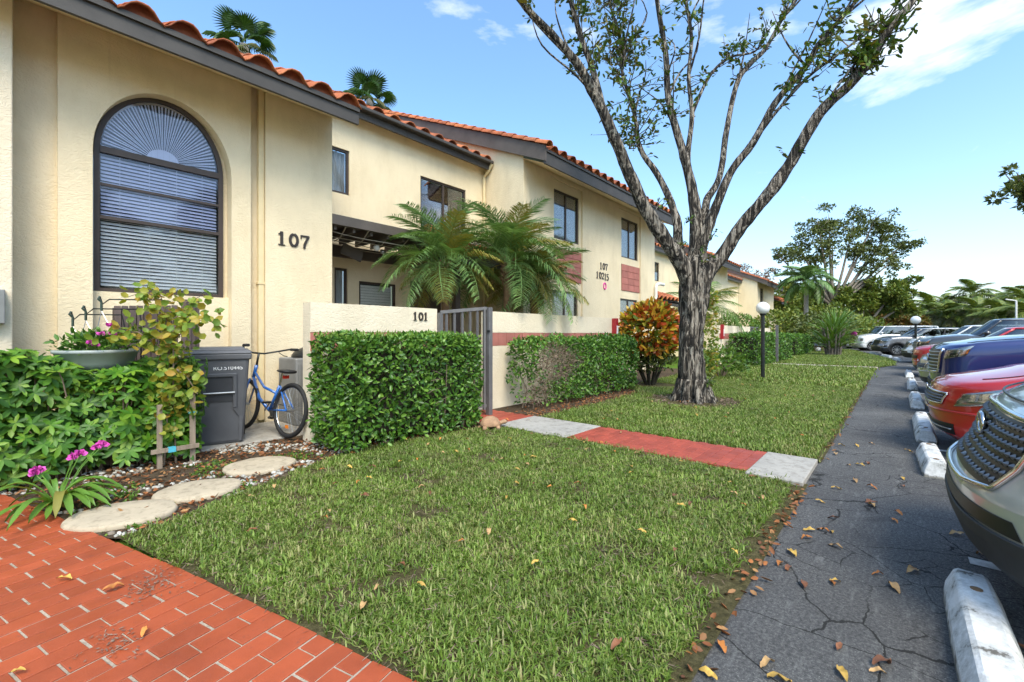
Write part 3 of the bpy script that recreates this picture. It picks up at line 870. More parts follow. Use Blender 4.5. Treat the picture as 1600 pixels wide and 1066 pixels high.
# arched window
W0, W1, WY = .672, 1.985, NY - .045
wf = MB()
WS = 3.46
def wz(u, d=0.0): return archz(u, W0 + d, W1 - d, WS, .83 - d)
t = .055
def ringpts(d, n=30): return [(W0 + d + (W1 - W0 - 2 * d) * (1 - math.cos(PI * i / n)) / 2) for i in range(n + 1)]
oa, ia = ringpts(0), ringpts(t)
for i in range(30):
    P = [(oa[i], WY, wz(oa[i])), (oa[i + 1], WY, wz(oa[i + 1])), (ia[i + 1], WY, wz(ia[i + 1], t)), (ia[i], WY, wz(ia[i], t))]
    wf.prism(P, (0, .05, 0))
wf.box(W0, W0 + t, WY, WY + .05, 1.805, WS); wf.box(W1 - t, W1, WY, WY + .05, 1.805, WS)
wf.box(W0 + t, W1 - t, WY, WY + .05, 1.805, 1.845)
win = wf.build('arched_window', 'frame_brown', hA)
MB().box(W0 + t, W1 - t, WY - .012, WY + .045, 3.44, 3.515).build('transom', 'frame_brown', win)
MB().box(W0 + t, W1 - t, WY + .002, WY + .045, 3.055, 3.085).build('meeting_rail', 'frame_brown', win)
MB().box(W0 + t, W1 - t, WY - .008, WY + .045, 2.66, 2.70).build('meeting_rail', 'frame_brown', win)
for z0, z1, g in ((3.085, 3.44, 'pane_sky'), (2.70, 3.055, 'pane_sky'), (1.845, 2.66, 'pane')):
    MB().box(W0 + t, W1 - t, WY + .018, WY + .022, z0, z1).build('pane', g, win)
fanp = [(u, WY + .02, wz(u, t)) for u in ringpts(t)]
mb = MB()
for i in range(30):
    a, b = fanp[i], fanp[i + 1]
    mb.prism([(a[0], a[1], 3.515), (b[0], b[1], 3.515), b, a], (0, .004, 0))
mb.build('pane', 'pane_sky', win)
# pleated fan shade in the arch and slats below
cxa = (W0 + W1) / 2
fan = MB(); nf = 100; vs = []
for i in range(nf + 1):
    a = PI * i / nf; yy = WY + .045 + (.016 if (i // 2) % 2 else 0)
    k = (W1 - W0) / 2 - t - .02
    vs += [(cxa + .16 * math.cos(a), yy, 3.50 + .15 * math.sin(a)), (cxa + k * math.cos(a), yy, 3.50 + (.83 - t - .045) * math.sin(a))]
fan.add(vs, [(2 * i, 2 * i + 1, 2 * i + 3, 2 * i + 2) for i in range(nf) if i % 2 == 0])
fan.poly([(cxa + .165 * math.cos(PI * q / 16), WY + .040, 3.516 + .14 * math.sin(PI * q / 16)) for q in range(17)])
fan.build('fan_shade', 'fan_white', win)
ns = 36
for i in range(ns):
    z = 1.87 + (3.42 - 1.87) * (i + .5) / ns
    MB().obox((cxa, WY + .062, z), ((W1 - W0) / 2 - t - .012, 0, 0), (0, .0006, .0006), (0, .013, .0165)).build('blind_slat', 'blind', win)
for q in (-.42, -.14, .14, .42):
    MB().box(cxa + q - .002, cxa + q + .002, WY + .040, WY + .043, 1.86, 3.43).build('blind_cord', 'fan_white', win)
mb = MB()
mb.quad((W0, NY + .09, 1.8), (W1, NY + .09, 1.8), (W1, NY + .09, 4.35), (W0, NY + .09, 4.35))
mb.build('backing', 'room_dark', win)
MB().box(2.395, 2.47, 6.93, 7.005, .05, 4.85).build('downspout', 'downspout', hA, bevel=.01)
MB().box(2.385, 2.48, 6.922, 7.01, 2.02, 2.045).build('downspout_strap', 'downspout', hA)
number(hA, '107', 2.635, 2.62, FY, .20, .82)
MB().box(-.42, -.004, 6.50, 6.62, 1.40, 1.73).build('meter_box', 'ac_grey', hA, bevel=.008)
MB().tube([(-.12, 6.585, 1.40), (-.12, 6.585, 0)], .025, 8).build('conduit', 'conduit_white', hA)
fascia(hA, -4, 3.52, 6.15, 4.475, 4.70, 7.06)
tiled_roof(hA, -4, 3.54, 6.15, 4.72, 9.0, rows=3)

# ---- recessed middle house with the courtyard
hB = empty('townhouse', (5.8, 8.24, 0), 'recessed cream two-storey house behind the walled courtyard and palms', 'house', 'row of cream townhouses')
RY = 8.242
ops = [(3.75, 4.51, 4.06, 4.95), (6.253, 7.669, 3.68, 4.94), (4.2, 4.47, .2, 2.6), (4.72, 5.60, 1.35, 2.38), (5.97, 6.9, .02, 2.5)]
w = MB(); wall_y(w, 3.476, 8.338, 0, 5.75, RY, ops, .10)
w.build('wall', 'stucco', hB)
window(hB, 3.75, 4.51, 4.06, 4.95, RY + .06, 'curtain', False)
window(hB, 6.253, 7.669, 3.68, 4.94, RY + .06, 'blind', True, blindmat='blind_brown', slats=11)
window(hB, 4.2, 4.47, .2, 2.6, RY + .06, 'curtain', False)
window(hB, 4.72, 5.60, 1.35, 2.38, RY + .06, 'blind', False, blindmat='fan_white', slats=16)
d = MB().box(5.97, 6.9, RY + .05, RY + .09, .02, 2.5).build('door', 'door_brown', hB)
MB().lathe((6.05, RY + .05, 1.05), [(.03, 0), (.03, .02), (.02, .05), (0, .055)], 12, (0, -1, 0)).build('door_handle', 'dull_metal', d)
fascia(hB, 3.56, 8.33, 7.98, 5.56, 5.74, RY + .02)
MB().prism([(3.56, 7.86, 5.70), (8.30, 7.86, 5.70), (8.30, 7.86, 5.77), (3.56, 7.86, 5.77)], (0, .115, 0)).build('gutter', 'trim_grey', hB, bevel=.015)
MB().tube([(8.27, 7.9, 5.70), (8.27, 8.02, 5.55), (8.27, 8.19, 5.42), (8.27, 8.19, 3.0), (8.27, 8.19, .1)], .04, 8).build('downspout', 'downspout', hB)
tiled_roof(hB, 3.58, 8.32, 7.98, 5.76, 12.5, rows=2)
# pergola over the entry
pg = empty('pergola', (4.6, 7.6, 2.9), 'dark grey slatted pergola with strung pale wires beside the entry', 'pergola')
MB().box(3.50, 6.35, 8.13, 8.235, 2.80, 3.02).build('ledger', 'trim_taupe', pg)
MB().box(3.48, 6.35, 6.92, 7.0, 3.10, 3.26).build('beam', 'trim_taupe', pg)
for i in range(9):
    x = 3.56 + i * .335
    MB().box(x, x + .045, 7.0, 8.13, 3.03, 3.16).build('rafter', 'trim_taupe', pg)
MB().box(3.50, 6.35, 7.0, 8.13, 3.175, 3.19).build('cover_board', 'trim_taupe', pg)
for i in range(4):
    y = 7.1 + i * .27
    MB().tube([(3.5 + 2.8 * k / 10, y + .05 * math.sin(k + i), 3.02 - .05 * math.sin(PI * k / 10) - .01 * i) for k in range(11)], .008, 5).build('wire', 'wire_pale', pg)
for i in range(5):
    x = 3.75 + .42 * i
    MB().tube([(x, 6.97, 3.09), (x + .12, 7.4, 2.99), (x + .2, 7.75, 3.0)], .011, 5).build('wire', 'wire_pale', pg)
MB().obox((4.28, 7.72, 2.83), (.20, 0, -.06), (0, .02, 0), (.03, 0, .10)).build('bracket_board', 'trim_taupe', pg)
fl = empty('floodlight', (4.62, 7.5, 2.95), 'small white twin-head security floodlight hanging under the pergola', 'floodlight')
MB().lathe((4.6, 7.42, 2.93), [(0, 0), (.05, .005), (.062, .04), (.055, .10), (.03, .12), (0, .12)], 16, (-.35, -.85, -.25)).build('lamp_head', 'sensor_white', fl, smooth=True)
MB().lathe((4.76, 7.5, 2.9), [(0, 0), (.035, .004), (.045, .03), (.04, .08), (.02, .09), (0, .09)], 16, (.3, -.8, -.4)).build('lamp_head', 'dull_metal', fl, smooth=True)
MB().tube([(4.66, 7.5, 3.04), (4.66, 7.5, 2.93)], .03, 10).build('mount', 'black_metal', fl)
# hipped entry roof between the courtyard palms
hp = empty('entry_roof', (7.3, 7.2, 2.8), 'small hipped clay tile roof over the entry, half hidden by palms', 'roof')
e0, e1, f0, f1, ez, tz = 5.45, 9.0, 6.2, 8.22, 2.78, 3.72
d = MB()
d.add([(e0, f0, ez), (e1, f0, ez), (e1, f1, ez + .02), (e0, f1, ez + .02), (e0 + 1.0, f1, tz), (e1 - .5, f1, tz)], [(0, 1, 5, 4), (0, 4, 3), (1, 2, 5), (0, 3, 2, 1)])
dk = d.build('deck', 'trim_taupe', hp)
n = 9
for j in range(2):
    for i in range(n):
        x = e0 + .18 + i * .40
        sl = (tz - ez) / (f1 - f0)
        tt = bpy.data.objects.new('roof_tile', TILE); link(tt, hp)
        y = f0 - .05 + j * .38
        tt.location = Vector((x + .0, y, ez + .06 + (y - f0) * sl)) - org(hp); tt.rotation_euler = (math.atan(sl), 0, random.uniform(-.02, .02))
cap_row(hp, (e0 - .02, f0, ez + .07), (e0 + 1.0, f1, tz + .06))
cap_row(hp, (e1 + .02, f0 - .05, ez + .07), (e1 - .5, f1, tz + .06))
MB().box(e0, e1, f0 - .045, f0 - .005, ez - .14, ez + .02).build('fascia', 'trim_grey', hp)
MB().box(5.6, 5.72, 6.3, 6.42, .02, ez - .002).build('post', 'frame_brown', hp)
MB().box(8.0, 8.12, 6.3, 6.42, .02, ez - .002).build('post', 'frame_brown', hp)

# ---- two-storey house blocks
def red_panel(par, u0, u1, z0, z1, y, cols, rows):
    b_ = MB().box(u0, u1, y - .012, y + .002, z0, z1).build('tile_panel', 'grout_red', par)
    for i in range(cols):
        for j in range(rows):
            a0 = u0 + (u1 - u0) * i / cols; a1 = u0 + (u1 - u0) * (i + 1) / cols; c0 = z0 + (z1 - z0) * j / rows; c1 = z0 + (z1 - z0) * (j + 1) / rows
            MB().box(a0 + .008, a1 - .008, y - .022, y - .0115, c0 + .008, c1 - .008).build('wall_tile', 'panel_red', b_)
def two_storey(label, u0, u1, vw, strips, detail=True, depth=8.0):
    h = empty('townhouse', ((u0 + u1) / 2, vw, 0), label, 'house', 'row of cream townhouses')
    ve = vw - .75; zb, zt_ = 5.26, 5.59
    wl = MB(); ops = []
    for a, b in strips: ops.append((a, b, .3, 5.46))
    wall_y(wl, u0, u1, 0, 5.62, vw, ops, .05)
    for a, b in strips:
        wc = [(a + .23, b - .12, 3.88, 5.22), (a + .15, b - .18, 1.72, 2.49)]
        wall_y(wl, a, b, .3, 5.46, vw + .05, wc, .10)
    # side wall under the rake, other side and back stay closed
    zr = lambda y: 5.54 + SLOPE * (y - ve)
    wl.add([(u0, vw, 0), (u0, vw + depth, 0), (u0, vw + depth, zr(vw + depth) - .12), (u0, vw, zr(vw) - .12)], [(0, 1, 2, 3)])
    wl.add([(u1, vw, 0), (u1, vw + depth, 0), (u1, vw + depth, zr(vw + depth) - .12), (u1, vw, zr(vw) - .12)], [(3, 2, 1, 0)])
    wl.build('wall', 'stucco', h)
    for a, b in strips:
        window(h, a + .23, b - .12, 3.88, 5.22, vw + .11, 'curtain', True)
        window(h, a + .15, b - .18, 1.72, 2.49, vw + .11, 'blind', True, slats=12)
        red_panel(h, a + .22, b - .02, 2.76, 3.65, vw + .05, 3, 4)
    fascia(h, u0 - .12, u1 + .05, ve, zb, zt_, vw)
    tiled_roof(h, u0 - .02, u1 + .03, ve, zt_ + .02, vw + depth, rows=2)
    # rake board and barrel tiles along the side
    a = Vector((u0 - .14, ve - .02, zt_ - .16)); b = Vector((u0 - .14, vw + depth, zt_ - .16 + SLOPE * (vw + depth - ve + .02)))
    a.z -= .12; b.z -= .12
    MB().prism([a, b, b + Vector((0, 0, .36)), a + Vector((0, 0, .36))], (.05, 0, 0)).build('rake_board', 'trim_taupe', h)
    s0 = Vector((u0 - .09, ve, zt_ - .14)); s1 = Vector((u0 - .09, vw + depth, zt_ - .14 + SLOPE * (vw + depth - ve)))
    MB().quad(s0, s1, s1 + Vector((.09, 0, 0)), s0 + Vector((.09, 0, 0))).build('rake_soffit', 'trim_taupe', h)
    cap_row(h, (u0 - .08, ve - .10, zt_ + .07), (u0 - .08, vw + depth, zt_ + .07 + SLOPE * (vw + depth - ve + .1)), .38)
    return h
hC = two_storey('cream two-storey house with red tile panels and numbers 107 10215', 8.338, 16.1, 6.9, [(9.45, 11.04), (13.30, 14.90)])
number(hC, '107', 12.02, 3.30, 6.9, .205, .80)
number(hC, '102', 11.80, 3.00, 6.9, .205, .80)
number(hC, '15', 12.29, 2.985, 6.9, .205, .66)
rb = MB()
pts = [(12.31 + .075 * math.sin(2 * PI * i / 18), 6.888, 2.79 + .09 * math.cos(2 * PI * i / 18) * (1.15 if math.cos(2 * PI * i / 18) > 0 else 1)) for i in range(18)]
rb.tube(pts, .02, 6, closed=True)
tag(rb.build('pink_sign', 'sign_pink'), 'small pink drop-shaped emblem below the 10215 numbers', 'emblem')
MB().tube([(16.05, 6.83, .1), (16.05, 6.83, 3.05), (16.10, 6.82, 3.16), (16.35, 6.8, 3.2), (16.7, 6.8, 3.2)], .06, 10).build('downspout', 'conduit_white', hC)
hD = two_storey('second cream two-storey house down the row, behind the trunk', 26.3, 31.2, 8.4, [(27.0, 28.3)])
hE = two_storey('farthest cream two-storey house of the row', 41.0, 47.5, 8.75, [(42.0, 43.4)])
def link_block(label, u0, u1, y, zt_, low):
    h = empty('townhouse', ((u0 + u1) / 2, y, 0), label, 'house', 'row of cream townhouses')
    w = MB(); wall_y(w, u0, u1, 0, zt_, y, [(u1 - 3.9, u1 - 3.3, zt_ - 1.5, zt_ - .5)], .1); w.build('wall', 'stucco', h)
    window(h, u1 - 3.9, u1 - 3.3, zt_ - 1.5, zt_ - .5, y + .06, 'curtain', False)
    fascia(h, u0, u1, y - .3, zt_ - .02, zt_ + .2, y)
    tiled_roof(h, u0, u1, y - .3, zt_ + .22, y + 5, rows=2)
    if low:
        # lean-to tile roof over the entry
        MB().box(u0 + .1, u0 + 3.0, y - 2.6, y - 2.55, 2.45, 2.65).build('entry_fascia', 'trim_grey', h)
        dk = MB(); dk.prism([(u0 + .1, y - 2.6, 2.63), (u0 + 3, y - 2.6, 2.63), (u0 + 3, y, 3.77), (u0 + .1, y, 3.77)], (0, 0, -.06)); dk.build('entry_deck', 'trim_taupe', h)
        for j in range(2):
            for i in range(7):
                tt = bpy.data.objects.new('roof_tile', TILE); link(tt, h)
                tt.location = Vector((u0 + .30 + i * .40, y - 2.65 + j * .37, 2.70 + j * .16)) - org(h); tt.rotation_euler = (SA, 0, 0)
        f = MB(); vs = []
        for yy in (y - 1.9, y):
            for i in range(73): vs.append((u0 + .1 + i * .04, yy, 2.70 + (yy - y + 2.6) * SLOPE + s_profile(i * .04 - PITCH / 2)))
        f.add(vs, [(i, i + 1, 73 + i + 1, 73 + i) for i in range(72)]); tag(f.build('entry_tile_field', 'tile', h, smooth=True), kind='stuff')
        cap_row(h, (u0 + .06, y - 2.7, 2.72), (u0 + .06, y, 3.86))
        MB().box(u0 + .2, u0 + 3.0, y - 1.2, y - 1.15, 0, 2.5).build('entry_wall', 'stucco', h)
link_block('recessed cream house with lean-to tile entry roof right of house 10215', 16.12, 26.28, 9.6, 5.6, True)
link_block('recessed cream house between the two far two-storey fronts', 31.3, 40.95, 10.2, 5.6, False)
hF = empty('townhouse', (52, 8.6, 0), 'low cream house front at the far end of the row', 'house', 'row of cream townhouses')
w = MB(); wall_y(w, 47.6, 56, 0, 4.3, 8.9, [(49.5, 51, 1.8, 3.6)], .1); w.build('wall', 'stucco', hF)
window(hF, 49.5, 51, 1.8, 3.6, 8.96, 'curtain', True)
fascia(hF, 47.6, 56.2, 8.1, 4.1, 4.32, 8.9); tiled_roof(hF, 47.6, 56.2, 8.1, 4.34, 13, rows=2)
cap_row(hF, (47.6, 8.0, 4.5), (47.6, 13, 6.6), .38)

# ---- garden walls with a band of red tiles
def garden_wall(label, u0, u1, y, z1, band=True, endcap=False, zb=(1.09, 1.325)):
    h = empty('garden_wall', ((u0 + u1) / 2, y, 0), label, 'garden wall', 'cream patio walls')
    if band:
        w = MB()
        w.box(u0, u1, y, y + .20, 0, zb[0]); w.box(u0, u1, y + .014, y + .20, zb[0], zb[1]); w.box(u0, u1, y, y + .20, zb[1], z1)
        w.build('wall', 'stucco_pale', h)
        n = max(1, round((u1 - u0) / .222)); st = (u1 - u0) / n
        for i in range(n):
            dx = random.uniform(-.002, .002)
            MB().box(u0 + i * st + .004 + dx, u0 + (i + 1) * st - .004 + dx, y + .004 + random.uniform(-.002, .002), y + .03, zb[0] + .006, zb[1] - .006).build('band_tile', 'panel_red', h)
    else:
        MB().box(u0, u1, y, y + .2, 0, z1).build('wall', 'stucco_pale', h, bevel=.012)
    return h
gw1 = garden_wall('cream patio wall with number 101 left of the gate', 2.377, 4.293, 5.25, 1.68)
number(gw1, '101', 3.85, 1.497, 5.25, .118, .80)
gw2 = garden_wall('long cream patio wall right of the gate behind the thin hedge', 5.435, 9.854, 5.25, 1.688)
gw3 = garden_wall('cream patio wall with red band beyond the tree trunk', 18.75, 23.6, 5.35, 1.65)
gw4 = garden_wall('far cream patio wall behind the second clipped hedge', 26.0, 31.0, 5.9, 1.65)
def cabinet(u, y, label):
    c = empty('extinguisher_cabinet', (u, y, 1.2), label, 'cabinet', 'red cabinets on the patio wall ends')
    MB().box(u - .06, u + .06, y - .12, y - .001, 1.10, 1.68).build('case', 'cab_red', c, bevel=.012)
    MB().box(u - .035, u + .035, y - .126, y - .119, 1.22, 1.50).build('front_pane', 'print_white', c)
cabinet(9.78, 5.25, 'red cabinet with white pane at wall end beside the croton')
cabinet(18.9, 5.35, 'red cabinet with white pane on the wall behind the tree trunk')

# ---- gate
gt = empty('garden_gate', (4.65, 5.0, 0), 'grey metal picket gate standing ajar between the patio walls', 'gate')
ga, gb = Vector((4.33, 5.22, 0)), Vector((4.93, 4.83, 0))
def gp(t, z): p = ga.lerp(gb, t); return (p.x, p.y, z)
MB().bar(gp(0, 1.63), gp(1, 1.70), .05, .05).build('top_rail', 'iron_grey', gt)
MB().bar(gp(0, .18), gp(1, .18), .04, .05).build('bottom_rail', 'iron_grey', gt)
for k, t_ in enumerate((.0, .13, .30, .47, .64, .80)):
    MB().bar(gp(t_, .16), gp(t_, 1.62 + .06 * t_), .03 if k else .06, .03 if k else .06, (1, 0, 0)).build('picket', 'iron_grey', gt)
MB().bar(gp(.95, .12), gp(.95, 1.69), .09, .03, (gb - ga).normalized()).build('stile', 'iron_grey', gt)
MB().box(4.93, 5.01, 4.77, 4.85, 0, 1.715).build('gate_post', 'iron_grey', gt, bevel=.006)
MB().box(4.915, 4.935, 4.755, 4.80, 1.33, 1.36).build('latch', 'black_metal', gt)
gt2 = empty('garden_gate', (24.6, 5.4, 0), 'grey metal gate beyond the street lamp', 'gate')
for i in range(9): MB().box(23.62 + i * .26, 23.66 + i * .26, 5.4, 5.44, .15, 1.6).build('picket', 'iron_grey', gt2)
MB().box(23.62, 25.8, 5.39, 5.45, 1.6, 1.66).build('top_rail', 'iron_grey', gt2); MB().box(23.62, 25.8, 5.395, 5.445, .1, .15).build('bottom_rail', 'iron_grey', gt2)
MB().box(22.6, 22.7, 4.0, 4.1, 0, 1.7).build('gate_post', 'iron_grey', gt2)
# ================================================================ VEGETATION
def box_hedge(label, u0, u1, v0, v1, z0, z1, nleaf, leaf=.05, group='clipped hedges', bald=None, mat='hedge_leaf', core=.16, rough=.05, name='hedge', dry=0, tops=0, deep=.15):
    h = empty(name, ((u0 + u1) / 2, (v0 + v1) / 2, 0), label, 'hedge', group)
    # sample the five outer faces by area
    fu, fv, fz = u1 - u0, v1 - v0, z1 - z0
    areas = np.array([fu * fz, fu * fz * .4, fv * fz, fv * fz, fu * fv]); pr = areas / areas.sum()
    k = RNG.choice(5, nleaf, p=pr); a, b = RNG.random(nleaf), RNG.random(nleaf)
    P = np.empty((nleaf, 3)); Nn = np.zeros((nleaf, 3))
    P[:, 0] = u0 + a * fu; P[:, 1] = v0 + b * fv; P[:, 2] = z0 + b * fz
    m = k == 0; P[m, 1] = v0; Nn[m] = (0, -1, 0)
    m = k == 1; P[m, 1] = v1; Nn[m] = (0, 1, 0)
    m = k == 2; P[m, 0] = u0; P[m, 1] = v0 + a[m] * fv; Nn[m] = (-1, 0, 0)
    m = k == 3; P[m, 0] = u1; P[m, 1] = v0 + a[m] * fv; Nn[m] = (1, 0, 0)
    m = k == 4; P[m, 2] = z1; Nn[m] = (0, 0, 1)
    # rounded, uneven surface
    for i in range(nleaf):
        p = P[i]; q = noise.noise(Vector((p[0] * 2.2, p[1] * 2.2, p[2] * 2.6 + u0))) * rough * 1.6 + noise.noise(Vector((p[0] * 7, p[1] * 7, p[2] * 7))) * rough * .6
        P[i] += Nn[i] * q
    P -= Nn * (RNG.random((nleaf, 1)) ** 1.6) * deep
    c = np.array([(u0 + u1) / 2, (v0 + v1) / 2, z0 + fz * .45]); e = (P - c) / np.array([fu / 2, fv / 2, fz * .55])
    far = np.clip((np.abs(e) ** 5).sum(1) - 1.05, 0, 2)[:, None]
    P -= (P - c) * far * .045
    keep = np.ones(nleaf, bool)
    if bald is not None:
        for i in range(nleaf):
            if bald(P[i]) > RNG.random(): keep[i] = False
    P, Nn = P[keep], Nn[keep]
    n = len(P)
    D = norm(Nn * .55 + rdir(n, .35)); F = norm(Nn + rdir(n, .5) * .75)
    lv = leaves('foliage', P, D, F, leaf * RNG.uniform(.5, 1.5, n), leaf * RNG.uniform(.38, .70, n), mat, h, full=leaf > .045, droop=.12)
    tag(lv, kind='stuff')
    if tops:
        Pt = np.column_stack([RNG.uniform(u0, u1, tops), RNG.uniform(v0, v1, tops), z1 + RNG.uniform(-.03, .035, tops)])
        o = leaves('new_shoots', Pt, rdir(tops, 1.4), rdir(tops, .2), leaf * RNG.uniform(.6, 1.1, tops), leaf * .4, 'hedge_new', h); tag(o, kind='stuff')
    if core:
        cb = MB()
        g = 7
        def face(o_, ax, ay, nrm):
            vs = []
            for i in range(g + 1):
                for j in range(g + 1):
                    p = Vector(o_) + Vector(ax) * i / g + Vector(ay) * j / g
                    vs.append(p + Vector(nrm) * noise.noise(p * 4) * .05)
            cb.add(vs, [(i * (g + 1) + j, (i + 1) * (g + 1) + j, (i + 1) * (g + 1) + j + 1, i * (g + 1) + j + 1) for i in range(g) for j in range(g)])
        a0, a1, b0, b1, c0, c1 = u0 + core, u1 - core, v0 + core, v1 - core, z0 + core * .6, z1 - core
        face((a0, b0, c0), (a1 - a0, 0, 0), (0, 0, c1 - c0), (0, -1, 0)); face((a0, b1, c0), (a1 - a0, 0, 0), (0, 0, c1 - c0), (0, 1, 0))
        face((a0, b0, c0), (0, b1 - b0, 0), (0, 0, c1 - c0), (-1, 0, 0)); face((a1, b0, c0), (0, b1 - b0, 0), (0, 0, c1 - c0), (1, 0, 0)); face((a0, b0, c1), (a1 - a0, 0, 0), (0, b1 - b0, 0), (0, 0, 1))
        tag(cb.build('dark_core', 'twig_core_dark', h), kind='stuff')  # dark sheets stand in for the shaded inside of the hedge
    # stems and twigs
    st = MB(); nst = int(max(5, fu * 5))
    for i in range(nst):
        x, y = random.uniform(u0 + .15, u1 - .15), random.uniform(v0 + .12, v1 - .12)
        st.tube([(x, y, 0), (x + random.uniform(-.1, .1), y + random.uniform(-.1, .1), z0 + .25), (x + random.uniform(-.25, .25), y + random.uniform(-.2, .2), z0 + fz * .7)], [.014, .010, .004], 5)
    for i in range(int(nst * (3 if not dry else 34))):
        x, y, z = random.uniform(u0 + .05, u1 - .05), v0 + random.uniform(.0, .25), random.uniform(z0 + .1, z1 - .1)
        if dry and bald is not None and bald((x, y, z)) < .3: continue
        d_ = Vector((random.uniform(-1, 1), random.uniform(-.9, .2), random.uniform(-.1, 1))).normalized() * random.uniform(.1, .25)
        st.tube([(x, y, z), (x + d_.x * .5, y + d_.y * .5, z + d_.z * .6), (x + d_.x, y + d_.y, z + d_.z)], [.005, .004, .0015], 4)
    tag(st.build('twigs', 'twig', h), kind='stuff')
    if dry:
        Pd = np.column_stack([RNG.uniform(u0, u1, dry * 3), v0 + RNG.uniform(-.02, .25, dry * 3), RNG.uniform(z0, z1, dry * 3)])
        kp = np.array([bald(p) > RNG.random() for p in Pd]); Pd = Pd[kp][:dry]
        o = leaves('dry_leaves', Pd, rdir(len(Pd), .1), rdir(len(Pd), .2), .04, .018, 'dry_leaf', h); tag(o, kind='stuff')
    return h
box_hedge('lush square box hedge in front of the 101 patio wall', 2.28, 4.34, 4.32, 5.12, .06, 1.27, 10000, .062, tops=500, rough=.05)
def bald2(p):
    k = max(0, 1 - ((p[0] - 6.55) / .75) ** 2 - ((p[2] - .78) / .42) ** 2) * 1.5
    k2 = max(0, 1 - ((p[0] - 6.0) / .45) ** 2 - ((p[2] - .3) / .35) ** 2) * 1.2
    return min(.93, max(k, k2) + .12 * (p[0] < 6.6))
box_hedge('thin patchy hedge with bare twigs right of the gate', 5.72, 9.75, 4.55, 5.15, .08, 1.22, 12500, .064, bald=bald2, dry=3000, core=0, rough=.11, deep=.32)
box_hedge('clipped hedge behind the street lamp', 19.3, 22.3, 4.05, 5.2, .05, 1.32, 5200, .085, rough=.07)
box_hedge('second clipped hedge past the street lamp', 23.0, 26.3, 4.0, 5.3, .05, 1.30, 4200, .09, rough=.07)
box_hedge('small far clipped hedge near the lawn end', 30.0, 33.5, 4.3, 5.4, .05, 1.25, 3000, .10, rough=.07)
box_hedge('farthest clipped hedge by the last patio', 35.2, 38.0, 4.5, 5.6, .05, 1.2, 2600, .11, rough=.07)
def bush(label, c, r, nleaf, leaf, mat, cat='shrub', name='shrub', up=.3, zbase=.05, stems=10, squash=1.0, full=True, group=None, lw=.5, gaps=1.2):
    h = empty(name, (c[0], c[1], 0), label, cat, group)
    d = rdir(nleaf, .15); d[:, 2] = np.abs(d[:, 2]) * 1.0 - .25
    d = norm(d); rr = RNG.uniform(.55, 1.0, (nleaf, 1)) ** .5
    P = np.array(c) + d * rr * np.array(r)
    q = np.array([1 + .22 * noise.noise(Vector(p * 1.7 / max(r) * 1.2 + np.array([c[0], 0, 0]))) for p in P])
    P = np.array(c) + (P - np.array(c)) * q[:, None]
    keep = (P[:, 2] > zbase)
    keep &= np.array([noise.noise(Vector(p * 3.2 / max(.4, max(r)))) > -gaps for p in P])
    P, d = P[keep], d[keep]; n = len(P)
    o = leaves('foliage', P, norm(d + rdir(n, up) * .9), norm(d + rdir(n, .6) * .8), leaf * RNG.uniform(.7, 1.3, n), leaf * lw * RNG.uniform(.8, 1.2, n), mat, h, full=full, droop=.15)
    tag(o, kind='stuff')
    st = MB()
    for i in range(stems):
        a = random.uniform(0, 2 * PI); k = random.uniform(.2, .75)
        e = Vector((c[0] + math.cos(a) * r[0] * k, c[1] + math.sin(a) * r[1] * k, c[2] + r[2] * random.uniform(.0, .6)))
        b0 = Vector((c[0] + math.cos(a) * r[0] * .15, c[1] + math.sin(a) * r[1] * .15, 0))
        st.tube([b0, b0.lerp(e, .5) + Vector((0, 0, .08)), e], [.02, .014, .006], 6)
    tag(st.build('stems', 'twig', h), kind='stuff')
    return h
# croton: a low dome of broad coloured leaves on dark stems
cr_ = empty('croton_bush', (10.75, 4.72, 0), 'rounded red, orange and yellow croton bush beside the tree trunk', 'shrub')
n = 2000
d = rdir(n, .1); d[:, 2] = np.where(d[:, 2] < -.8, -d[:, 2], d[:, 2]); d = norm(d)
P = np.array([10.72, 4.72, 1.36]) + d * np.array([.66, .72, .70]) * RNG.uniform(.72, 1.0, (n, 1))
P[:, 2] = np.minimum(P[:, 2], 2.03 + RNG.normal(0, .02, n))
tag(leaves('foliage', P, norm(d + rdir(n, .35) * .8), norm(d * .5 + rdir(n, .9)), RNG.uniform(.14, .24, n), RNG.uniform(.07, .11, n), 'croton_leaf', cr_, full=True, droop=.22, fold=.25), kind='stuff')
P = np.array([10.72, 4.72, .72]) + rdir(900) * np.array([.62, .66, .42]) * RNG.uniform(.3, 1, (900, 1)); tag(leaves('lower_foliage', P, rdir(900, .2), rdir(900, .4), .13, .05, 'olive_leaf', cr_, full=True), kind='stuff')
st = MB()
for i in range(9):
    a = 2 * PI * i / 9; x, y = 10.72 + .09 * math.cos(a), 4.72 + .09 * math.sin(a)
    st.tube([(x, y, 0), (x + .18 * math.cos(a), y + .18 * math.sin(a), .4), (x + .4 * math.cos(a), y + .4 * math.sin(a), 1.0)], [.03, .024, .012], 7)
st.build('stems', 'twig_core_dark', cr_)

